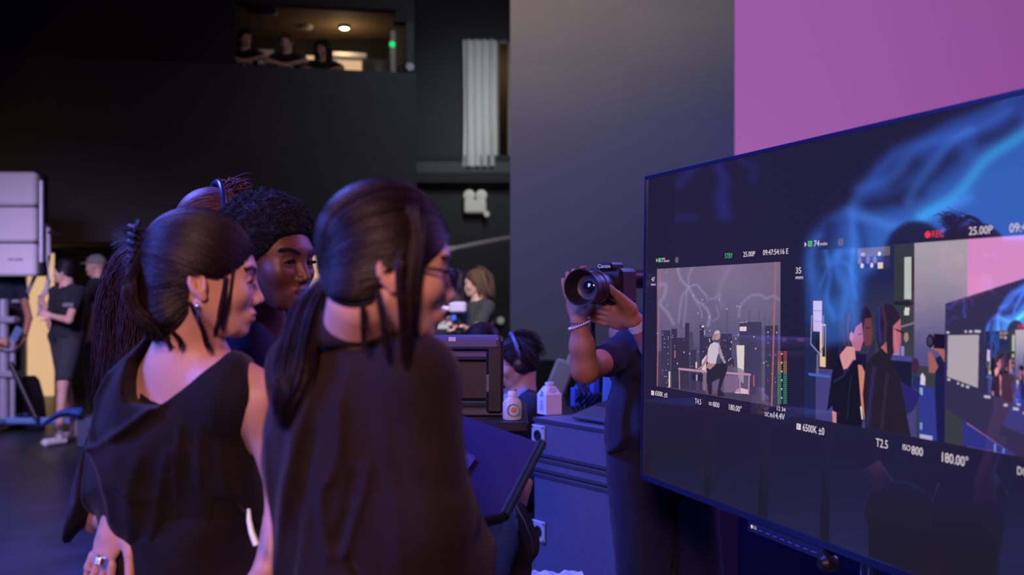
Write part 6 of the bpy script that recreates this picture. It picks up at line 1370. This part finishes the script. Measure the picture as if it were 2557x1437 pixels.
    # strap hanging from the camera
operator()
def handheld():
    A = np.array([-.50, -.86, -.02]); A /= np.linalg.norm(A); U_ = np.array([0, 0, 1.]); S_ = np.cross(U_, A); S_ /= np.linalg.norm(S_); U_ = np.cross(A, S_); R = np.stack([S_, A, U_], 1)   # side, forward, up
    f0 = P(1450, 719, 3.50); e = empty('cinema_camera', f0-A*.2, 'handheld black camera with a big round lens hood and a red tally light', 'camera')
    b = MB(); V = [(-.075, .048), (-.02, .052), (-.018, .058), (-.004, .0605), (.0, .0615), (.002, .0605), (.001, .0575), (-.02, .050), (-.055, .040)]
    b.lathe(f0, A, V, 48, False); b.build('lens_hood', mat('hood_black', (.018, .016, .020), rough=.4), e, True)
    b = MB(); b.lathe(f0, A, [(-.055, .041), (-.060, .030), (-.062, .027)], 40, False); b.build('front_ring', mat('ring_grey', (.10, .09, .10), rough=.45), e, True)
    b = MB(); b.lathe(f0, A, [(-.0655, .0275), (-.060, .022), (-.0575, .012), (-.0565, .001)], 32, False); b.build('front_glass', mat('lens_glass', (.01, .008, .02), rough=.03, spec=1, coat=1), e, True)
    b = MB(); b.lathe(f0, A, [(-.06, .050), (-.075, .052), (-.09, .052), (-.092, .055), (-.115, .055), (-.117, .051), (-.15, .050), (-.165, .042), (-.18, .042)], 40); b.build('lens_barrel', M_blackp, e, True)
    bc = f0-A*.25
    MB().box(bc, (.125, .13, .125), R, .012).build('body', M_blackp, e)
    MB().box(bc+U_*.070+A*.02, (.055, .10, .026), R, .008).build('top_cover', M_blackp, e)
    b = MB(); b.box(bc+U_*.062-S_*.045+A*.03, (.03, .05, .012), R, .004); b.box(bc-S_*.066, (.012, .10, .11), R, .005); 
    for k in range(5): b.box(bc-S_*.072+U_*(.035-.017*k)+A*.01, (.006, .012, .008), R, .002)
    b.build('side_panel', M_black, e)
    tl = P(1547, 683, 3.70); MB().lathe(tl, (0, -1, 0), [(0, .0075), (.004, .0065)], 16).build('tally_light', mat('red_glow', (.5, 0, 0), emit=(1, .06, .02), es=3.2), e, True)
    MB().box(P(1456, 668, 3.62), (.020, .02, .008), R, .003).build('red_button', mat('red_plastic', (.45, .08, .08), rough=.4), e)
    MB().box(P(1535, 682, 3.70), (.012, .006, .010), R, .003).build('magenta_mark', mat('magenta_mark', (.3, .02, .25), emit=(.3, .02, .3), es=.4), e)
    cu = bpy.data.curves.new('t', 'FONT'); cu.body = 'Canon'; cu.size = .021; cu.extrude = .0006; o = bpy.data.objects.new('t', cu); COL.objects.link(o); bpy.context.view_layer.update(); me = o.to_mesh(); V = np.array([v.co for v in me.vertices]); Fc = [list(p.vertices) for p in me.polygons]; o.to_mesh_clear(); bpy.data.objects.remove(o)
    V[:, 0] = (V[:, 0]-V[:, 0].min())/(V[:, 0].max()-V[:, 0].min()); a = P(1490, 679, 3.55); w_ = P(1514, 679, 3.55)[0]-a[0]
    tc_ = bc+U_*.070+A*.072; Xd = -S_ if (-S_)[0] > 0 else S_; W = tc_+np.outer((V[:, 0]-.5)*.046, Xd)+np.outer((V[:, 1]-.007)*.85, U_); W = W+A*.001; mesh('lettering', W, Fc, mat('white_letters', (.8, .78, .8), emit=(.7, .68, .75), es=.25), e)
    # rear tube towards the monitor
    b = MB(); q = bc-A*.02; b.tube([P(1560, 697, 3.85), P(1590, 697, 3.9), P(1640, 698, 3.95)], .034, 20); b.build('viewfinder_tube', M_black, e, True)
    b = MB(); b.tube([P(1480, 790, 3.78), P(1480, 830, 3.80), P(1484, 880, 3.80), P(1490, 900, 3.82)], .009, 8); b.build('cable', M_black, e, True)
handheld()
# ------------------------------------------------------------------ road cases, carton and laptop
C0 = P(1332, 1040, 4.62); C1 = P(1508, 1040, 4.23); CD = (C1-C0)*[1, 1, 0]; CLn = np.linalg.norm(CD); CD = CD/CLn; CN = np.array([CD[1], -CD[0], 0]); RC = np.stack([CD, -CN, [0, 0, 1]], 1)
def cpt(s, z, off=0): p = C0+CD*s+CN*off; return np.array([p[0], p[1], z])
zt = .967; Lc_ = .60; Dc = .62
def ccase(name, z0, z1, label, plate=None):
    c = cpt(Lc_/2, (z0+z1)/2, -Dc/2); e = empty(name, cpt(Lc_/2, z0, -Dc/2), label, 'road case', 'stacked road cases')
    MB().box(c, (Lc_, Dc, z1-z0-.004), RC, .008).build('case_body', M_case, e)
    b = MB()
    for z in (z0+.012, z1-.012): MB().box(cpt(Lc_/2, z, .001), (Lc_, .006, .018), RC, .002).build('edge_trim', mat('case_edge', (.05, .055, .09), rough=.4), e)
    if plate:
        s, z = plate; MB().box(cpt(s, z, .004), (.092, .008, .088), RC, .003).build('connector_plate', M_plate, e)
        b = MB(); b.lathe(cpt(s, z, .006), CN, [(0, .024), (.006, .024), (.007, .018), (.003, .016)], 24); b.build('socket', M_black, e, True)
        b = MB()
        for a in (-1, 1):
            for c_2 in (-1, 1): b.lathe(cpt(s+a*.037, z+c_2*.035, .008), CN, [(0, .005), (.003, .004)], 10)
        b.build('screws', M_steel, e, True)
ccase('road_case', .800, zt, 'navy road case, topmost of the stack, with a square socket plate under the white carton', (.042, .89))
ccase('road_case', .735, .800, 'thin blank navy road case between the topmost and the tall one')
ccase('road_case', .10, .735, 'tall navy road case, lowest of the stack, with a square socket plate near the floor', (.045, .485))
e = empty('case_dolly', cpt(Lc_/2, 0, -Dc/2), 'black wheeled dolly board under the stacked road cases', 'dolly'); MB().box(cpt(Lc_/2, .088, -Dc/2), (Lc_, Dc, .02), RC, .004).build('board', M_black, e)
for a in (.08, Lc_-.08):
    for b_ in (-.08, -Dc+.08): MB().lathe(cpt(a, .039, b_)-CD*.012, CD, [(0, .038), (.024, .038)], 16).build('wheel', M_rubber, e, True)
# water carton: square body with sloping shoulders and a screw cap
def carton(c, w_, h, ang, label, m, cap):
    e = empty('drink_carton', c, label, 'carton'); R = Rz(ang); V = []; b = MB(); hs = [0, h*.62, h*.86, h*.88]; ws = [w_/2, w_/2, w_*.26, w_*.22]
    for z, q in zip(hs, ws):
        for sx, sy in ((-1, -1), (1, -1), (1, 1), (-1, 1)): V.append(c+R@np.array([sx*q, sy*q, z]))
    F = [[0, 3, 2, 1], [12, 13, 14, 15]]+[[4*i+k, 4*i+(k+1) % 4, 4*i+4+(k+1) % 4, 4*i+4+k] for i in range(3) for k in range(4)]; b.add(V, F); b.build('box', m, e)
    MB().lathe(c+[0, 0, h*.87], (0, 0, 1), [(0, w_*.20), (h*.03, w_*.20), (h*.035, w_*.25), (h*.12, w_*.25), (h*.13, w_*.2)], 20).build('screw_cap', cap, e, True)
    return e, R
mcw = mat('carton_white', (.78, .74, .76), rough=.5); mteal = mat('teal_print', (.10, .42, .50), rough=.5); mgr = mat('green_print', (.10, .30, .24), rough=.5)
cc = P(1372, 1043, 4.72); cc[2] = zt; hh = P(0, 955, 4.72)[2]-zt
e, R = carton(cc, .078, hh, radians(28), 'tall white drink carton with teal print standing on the road cases', mcw, mat('cap_white', (.75, .72, .76), rough=.4))
q = lambda x, z, face: cc+R@(np.array([-.0398, x, z]) if face == 0 else np.array([x, -.0398, z]))
b = MB()
for z, h, w_ in ((.105*hh/.15, .018, .012), (.082, .014, .022), (.055, .012, .016), (.042, .007, .026), (.032, .007, .026), (.022, .007, .026)): b.box(q(-.0, z, 0), (.0006, w_*1.2, h*.8), R)
b.build('side_print', mteal, e)
b = MB(); cen = cc+R@np.array([.0, -.0315, hh*.70]); nrm = R@np.array([0, -1, .35]); nrm /= np.linalg.norm(nrm); b.lathe(cen, nrm, [(0, .017), (.001, .017), (.001, .014), (0, .014)], 28, False); b.box(cen+nrm*.001, (.018, .001, .006), R); b.build('round_mark', mgr, e)
# laptop on the case
e = empty('laptop', cpt(.39, zt, -.30), 'open dark laptop lying on top of the road cases by the operator', 'laptop'); TL_ = .26; RL = RC@Rx(TL_)
def lp(s_, d_, h_=0): return cpt(s_, zt+.012+d_*sin(TL_)+h_*cos(TL_), -.055-d_*cos(TL_)+h_*sin(TL_))
MB().box(lp(.39, .15), (.40, .30, .02), RL, .006).build('base', mat('laptop_grey', (.085, .08, .10), rough=.4), e)
MB().box(cpt(.39, zt+.034, -.30), (.30, .05, .06), RC, .006).build('riser', M_black, e)
b = MB()
for i in range(14):
    for j in range(5): b.box(lp(.215+.027*i, .135+.030*j, .0115), (.021, .022, .003), RL, .001)
b.build('keyboard', mat('key_black', (.035, .033, .045), rough=.35), e)
MB().box(lp(.40, .06, .0105), (.12, .06, .001), RL).build('touchpad', mat('touchpad_grey', (.11, .10, .12), rough=.3), e)
V = np.array([lp(.20, .305, .005), lp(.59, .305, .005), lp(.59, .50, .06), lp(.20, .50, .06)]); b = MB(); b.prism(V, np.array([0, 0, -.008])); b.build('display_lid', M_blackp, e)
# ------------------------------------------------------------------ desk monitor, tilted board, seated person
YM = 3.35
e = empty('desk_monitor', P(1150, 0, YM+.1)*[1, 1, 0]+[0, 0, P(0, 1040, YM)[2]], 'bulky dark desk monitor seen from behind with two pale stickers on its top edge', 'monitor')
a = P(1000, 872, YM); c = P(1246, 842, YM); mdm = mat('monitor_violet_lit', (.12, .10, .20), rough=.35)  # purple light on the monitor's top, put into this colour
MB().box(((a+c)/2)+[0, .09, 0], (c[0]-a[0], .20, c[2]-a[2]), bev=.008).build('top_hood', mdm, e)
a = P(1000, 900, YM); c = P(1222, 874, YM); MB().box(((a+c)/2)+[0, .10, 0], (c[0]-a[0], .17, c[2]-a[2]), bev=.010).build('rear_rim', mdm, e)
a = P(1088, 1008, YM); c = P(1225, 896, YM); MB().box(((a+c)/2)+[0, .12, 0], (c[0]-a[0], .14, c[2]-a[2]), bev=.012).build('rear_shell', mat('shell_black', (.030, .027, .035), rough=.45), e)
a = P(1214, 1034, YM); c = P(1256, 846, YM); MB().box(((a+c)/2)+[0, .12, 0], (c[0]-a[0], .24, c[2]-a[2]), bev=.008).build('side_hood', M_black, e)
b = MB(); b.box(P(1060, 950, YM+.12), (.045, .05, .19), bev=.004); b.build('support_post', mat('steel_blue', (.20, .22, .42), rough=.3, metal=.3), e); MB().box(P(1049, 925, YM+.08), (.014, .03, .14), bev=.004).build('post_slot', M_black, e)
for x0, x1 in ((1043, 1072), (1120, 1138)):
    a = P(x0, 853, YM-.012); c = P(x1, 842, YM-.012); MB().box((a+c)/2, (c[0]-a[0], .002, c[2]-a[2])).build('sticker', mat('pale_sticker', (.62, .5, .72), rough=.5, emit=(.5, .4, .7), es=.12), e)
b = MB(); b.tube([P(1096, 935, YM+.02), P(1120, 950, YM-.01), P(1132, 985, YM-.01), P(1122, 1025, YM+.02)], .006, 8); b.build('cable', M_blackp, e, True)
MB().box(P(1218, 958, YM+.0), (.010, .006, .055), bev=.002).build('port_strip', mat('port_grey', (.16, .14, .14)), e)
a = P(1080, 1040, YM); c = P(1260, 1020, YM); MB().box(((a+c)/2)+[0, .12, 0], (c[0]-a[0], .22, c[2]-a[2]), bev=.004).build('foot', mat('foot_grey', (.08, .075, .10), rough=.35), e)
zt2 = P(0, 1041, YM)[2]
e = empty('equipment_cart', P(1170, 0, YM+.2)*[1, 1, 0], 'black cart that carries the desk monitor and the drink bottle', 'cart')
xa = P(1010, 0, YM)[0]; xb = P(1318, 0, YM)[0]; MB().box(((xa+xb)/2, YM+.16, zt2-.016), (xb-xa, .62, .03), bev=.006).build('top_shelf', M_black, e)
MB().box(((xa+xb)/2, YM+.16, .30), (xb-xa, .58, .03), bev=.006).build('lower_shelf', M_black, e)
for sx in (xa+.03, xb-.03):
    for sy in (YM-.11, YM+.43): MB().rod((sx, sy, .06), (sx, sy, zt2-.03), .016, 12).build('leg', M_black, e, True); MB().lathe((sx-.012, sy, .035), (1, 0, 0), [(0, .033), (.024, .033)], 16).build('wheel', M_rubber, e, True)
bc = P(1279, 1070, YM-.07); bc[2] = zt2
e = empty('drink_bottle', bc, 'small pale bottle with a green ring label beside the desk monitor', 'bottle'); hb_ = .082
MB().lathe(bc, (0, 0, 1), [(0, .027), (.004, .029), (.050, .029), (.060, .024), (.068, .013), (.072, .012)], 28).build('body', mat('milky_plastic', (.62, .60, .56), rough=.35), e, True); MB().lathe(bc+[0, 0, .071], (0, 0, 1), [(0, .0135), (.012, .0135), (.014, .012)], 20).build('cap', mcw, e, True)
b = MB(); b.lathe(bc+[.004, -.0290, .030], (0, -1, 0), [(0, .020), (.0012, .020), (.0012, .016), (0, .016)], 28, False); b.build('ring_label', mgr, e, True); MB().lathe(bc+[.004, -.0285, .031], (0, -1, 0), [(0, .008), (.002, .007)], 16).build('orange_mark', mat('orange_print', (.55, .25, .08)), e, True)
def f_hair(H, o):
    L = [([(x, sy*.04, .12), (x-.02, sy*.095, .06), (x-.04, sy*.098, -.02)], 110, .014, .018, .008) for sy in (-1, 1) for x in (0, -.04)]+[([(-.03, 0, .13), (-.10, 0, .09), (-.125, 0, .02)], 220, .035, .035, .010)]
    flow_hair('hair', H, o, hairmat('black_brown_hair', (.022, .012, .014), .5), POLY_SHORT, 'short', 500, L); band(H, o, mat('pale_band', (.16, .18, .34), rough=.3))
    MB().lathe(to_world(H, (-.012, -.108, .05)), H['R']@np.array([0, -1, 0]), [(0, .012), (.006, .010)], 14).build('headphone_badge', mat('pale_sticker', (.62, .5, .72)), o, True)
o, H, J = crew('seated person with headphones, navy jacket and pale blue collar behind the desk monitor', 1290, 912, 5.35, 188, 200, S_fair, cloth('navy_jacket_cloth', (.02, .024, .05)), C_black, seated=True, hair=f_hair, sleeve=1.9, pitch=16, arms={1: (P(1262, 1075, 5.1), P(1225, 1060, 4.9), (-.9, -.2, 0)), -1: (P(1340, 1085, 5.4), P(1305, 1060, 5.15), (-.9, -.4, 0))})
MB().lathe(J['c']+[-.03, -.03, .035], (-.35, -.2, 1), [(0, .088), (.02, .080), (.045, .070), (.05, .066), (.03, .062), (0, .07)], 28, False).build('pale_collar', C_blue, o, True)
c = np.array([J['c'][0]+.06, J['c'][1]+.02, 0]); zs_ = J['c'][2]-.40-.10
e = empty('stool', c, 'black stool under the seated person with headphones', 'stool'); MB().lathe(c+[0, 0, zs_-.07], (0, 0, 1), [(0, .15), (.02, .18), (.05, .18), (.06, .16)], 28).build('seat', M_black, e, True); MB().rod(c+[0, 0, .05], c+[0, 0, zs_-.07], .025, 14).build('stem', M_steel, e, True); MB().lathe(c, (0, 0, 1), [(0, .22), (.02, .21), (.05, .04)], 28).build('base', M_black, e, True)
# tilted navy board (stand top) right of the ponytail person
e = empty('music_stand', P(1215, 0, 2.25)*[1, 1, 0], 'wide tilted navy stand board right of the black shirt', 'stand')
q = [P(1080, 1012, 2.52), P(1352, 1108, 2.42), P(1262, 1262, 2.12), P(1080, 1330, 2.05)]
mbd = mat('board_navy', (.045, .030, .14), rough=.42, spec=.5)
q = [np.array(v) for v in q]; nn = np.cross(q[1]-q[0], q[3]-q[0]); nn /= np.linalg.norm(nn); q[2] = q[2]-nn*((q[2]-q[0])@nn)
if nn[1] > 0 and nn[2] < 0: nn = -nn
b = MB(); b.prism(q, nn*-.016 if nn[2] > 0 else nn*.016); b.build('board', mbd, e)
b = MB(); d_ = q[2]-q[1]; b.rod(q[1], q[2], .011, 10); b.rod(q[2], q[3], .009, 10); b.build('board_edge', M_black, e, True)
cc_ = sum(q)/4; b = MB(); b.rod((cc_[0], cc_[1], .03), cc_-[0, 0, .03], .014, 12)
for a in (.4, 2.5, 4.6): b.rod((cc_[0], cc_[1], .35), (cc_[0]+.32*cos(a), cc_[1]+.32*sin(a), .02), .010, 8)
b.build('tripod', M_black, e, True)
up_ = nn if nn[2] > 0 else -nn
s_ = [P(1120, 1112, 2.2), P(1188, 1148, 2.2), P(1160, 1190, 2.2), P(1120, 1180, 2.2)]; s_ = [CAM+(v-CAM)*(((q[0]-CAM)@nn)/((v-CAM)@nn)) for v in s_]
b = MB(); b.prism([v+up_*.002 for v in s_], up_*.004); o = b.build('grey_pouch', mat('violet_grey_cloth', (.15, .09, .26), rough=.8, noise=.3, nscale=120), None, False, base=s_[0]); thing(o, 'small violet grey pouch lying on the tilted navy board', 'pouch')
# kneeling helper hidden behind the board: only shin and dark boot show
S0 = P(1293, 1195, 2.75); S1 = P(1300, 1262, 2.78)
e = empty('backpack', P(1298, 0, 2.72)*[1, 1, 0]+[0, 0, 0], 'tall dark brown bag with a zip leaning below the tilted board', 'bag')
G = Field(axis(-.16, .12, [], .007), axis(2.55, 2.95, [], .008), axis(.0, 1.08, [], .008)); fn = outline_fn([(1276, 1250), (1296, 1252), (1318, 1280), (1336, 1320), (1348, 1352), (1345, 1380), (1328, 1400), (1320, 1560), (1330, 1780), (1300, 2180), (1180, 2180), (1190, 1560), (1240, 1380), (1262, 1300)], 2.7, 2.74, .12, .06, G.a[0], G.a[2], lambda x, y: fold(x, y, [(1290, 1290), (1310, 1350), (1320, 1390)], 6, .010)); G.F = fn(G.a[1]).astype(np.float32); V, Q = G.mesh(); mesh('fabric_shell', smooth_mesh(V, Q, 2, .5), Q, mat('brown_black_fabric', (.045, .025, .022), rough=.8), e, True)
b = MB(); b.tube([P(1285, 1262, 2.63), P(1308, 1300, 2.63), P(1326, 1350, 2.63), P(1330, 1385, 2.63)], .003, 6); b.build('zip', M_steel, e, True)
o = None
# added pink rod standing in for a patch of bare skin
b = MB(); b.rod(P(1286, 1262, 2.80), P(1304, 1200, 2.84), .030, 20); b2_ = b.build('skin_stand_in', mat('pink_skin_tone', (.62, .34, .36), rough=.6), None, True, base=P(1286, 1262, 2.8)); thing(b2_, 'pink rod standing in for bare skin below the board', 'stand-in')
# two pinkish finger tips and a red tag on the board top edge are the hands of the person at the cart
# white crumpled sheet at the bottom edge on a low stool
c = P(1394, 1446, 3.85); nu = 26; gx, gy = np.meshgrid(np.linspace(-.5, .5, nu), np.linspace(-.5, .5, nu), indexing='ij'); hz = .007*np.sin(gx*14+gy*9)*np.cos(gy*13-gx*4)+.003*np.sin(gx*31)*np.sin(gy*23)+.01
pts = np.stack([c[0]+gx*.21*(1-.3*gy), c[1]+gy*.28, c[2]-.02+hz], -1).reshape(-1, 3); Fq = grid_faces(nu, nu)
o = mesh('crumpled_paper', np.vstack([pts, pts-[0, 0, .004]]), np.vstack([Fq, Fq[:, ::-1]+len(pts)]), mat('white_paper', (.7, .68, .76), rough=.7), None, True, base=c); thing(o, 'crumpled white sheet at the bottom of the picture in front of the road cases', 'paper')
e = empty('equipment_crate', (c[0], c[1], 0), 'low black crate under the crumpled white sheet', 'crate'); zc_ = c[2]-.045; MB().box((c[0], c[1], zc_/2), (.27, .30, zc_), bev=.01).build('crate_body', M_black, e); b = MB(); b.box((c[0], c[1]-.153, zc_*.6), (.12, .01, .03), bev=.003); b.build('handle', M_blackp, e)
# cables and clutter behind the cases
e = empty('camera_accessory', P(1450, 1010, 5.6), 'cluster of blue lit cables and clamps behind the laptop', 'accessory')
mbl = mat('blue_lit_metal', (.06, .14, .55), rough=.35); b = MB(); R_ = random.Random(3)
for k in range(9):
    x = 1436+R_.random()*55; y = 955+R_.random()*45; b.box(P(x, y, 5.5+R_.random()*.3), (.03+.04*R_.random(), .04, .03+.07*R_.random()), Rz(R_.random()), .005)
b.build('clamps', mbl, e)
b = MB()
for k in range(5): x = 1436+12*k; b.tube([P(x, 950+5*k, 5.6), P(x+18, 985, 5.5), P(x-8, 1015, 5.6), P(x+10, 1045, 5.6)], .008, 8)
b.build('cables', M_black, e, True)
zt3 = P(0, 1046, 5.6)[2]; table('dark table behind the road cases carrying the blue lit clamps', 1300, 1540, 1046, 5.5, .7)
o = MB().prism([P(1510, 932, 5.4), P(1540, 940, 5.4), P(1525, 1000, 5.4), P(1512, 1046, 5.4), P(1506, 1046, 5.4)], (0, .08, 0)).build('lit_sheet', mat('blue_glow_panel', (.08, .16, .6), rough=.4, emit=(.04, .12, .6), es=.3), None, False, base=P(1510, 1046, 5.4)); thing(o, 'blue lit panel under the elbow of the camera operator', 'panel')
# pale folding chair back behind the cases
e = empty('folding_chair', P(1385, 0, 7.0)*[1, 1, 0], 'pale folding chair leaning in the dark under the grey led wall', 'chair')
mch = mat('pale_chair', (.20, .20, .17), rough=.6); b = MB(); b.box(P(1398, 945, 7.0), (.13, .04, .24), Ry(.38), .015); b.build('backrest', mch, e); MB().box(P(1428, 903, 7.1), (.07, .04, .10), Ry(.38), .012).build('headrest', mch, e)
b = MB(); p0 = P(1385, 0, 7)[0]; b.box((p0, 6.85, .46), (.38, .38, .04), bev=.01); b.build('seat', M_black, e)
for sx in (-.17, .17):
    for sy in (-.17, .17): MB().rod((p0+sx, 6.85+sy, 0), (p0+sx, 6.85+sy, .45), .012, 8).build('leg', M_black, e, True)
b = MB(); b.rod((p0-.17, 7.02, .46), P(1388, 985, 7.02), .012, 8); b.rod((p0+.17, 7.02, .46), P(1412, 985, 7.02), .012, 8); b.build('back_frame', M_black, e)

# added box hiding the pink floor sheen, blue light put into its colour
c = P(2010, 0, 4.75)*[1, 1, 0]; e = empty('added_floor_box', c, 'added plain navy box on the floor behind the large monitor', 'added box'); mtk = mat('navy_blue_lit', (.05, .08, .50), rough=.55)
MB().box(c+[.05, .3, .44], (1.10, .6, .78), bev=.02).build('added_box_body', mtk, e); MB().box(c+[.05, .3, .85], (1.11, .61, .05), bev=.015).build('lid', mtk, e)
for sx in (-.4, .5):
    for sy in (.08, .52): MB().lathe(c+[sx, sy, .03], (1, 0, 0), [(0, .03), (.03, .03)], 14).build('wheel', M_rubber, e, True)

crew('person with dark hair whose crown shows just above the desk monitor', 1203, 872, 5.9, 150, 160, S_fair, C_black, C_black, seated=True, hair=hb(hairmat('dark_red_hair', (.03, .012, .014))), pitch=20)
c = P(1215, 0, 5.9)*[1, 1, 0]; e = empty('stool', c+[0, 0, 0], 'black stool behind the desk monitor under the person whose crown shows', 'stool'); z_s = P(0, 872, 5.9)[2]-.195-.40-.13
MB().lathe(c+[0, 0, z_s-.05], (0, 0, 1), [(0, .15), (.02, .17), (.05, .16)], 24).build('seat', M_black, e, True); MB().rod(c+[0, 0, .04], c+[0, 0, z_s-.05], .025, 12).build('stem', M_steel, e, True); MB().lathe(c, (0, 0, 1), [(0, .2), (.02, .19), (.04, .04)], 24).build('base', M_black, e, True)
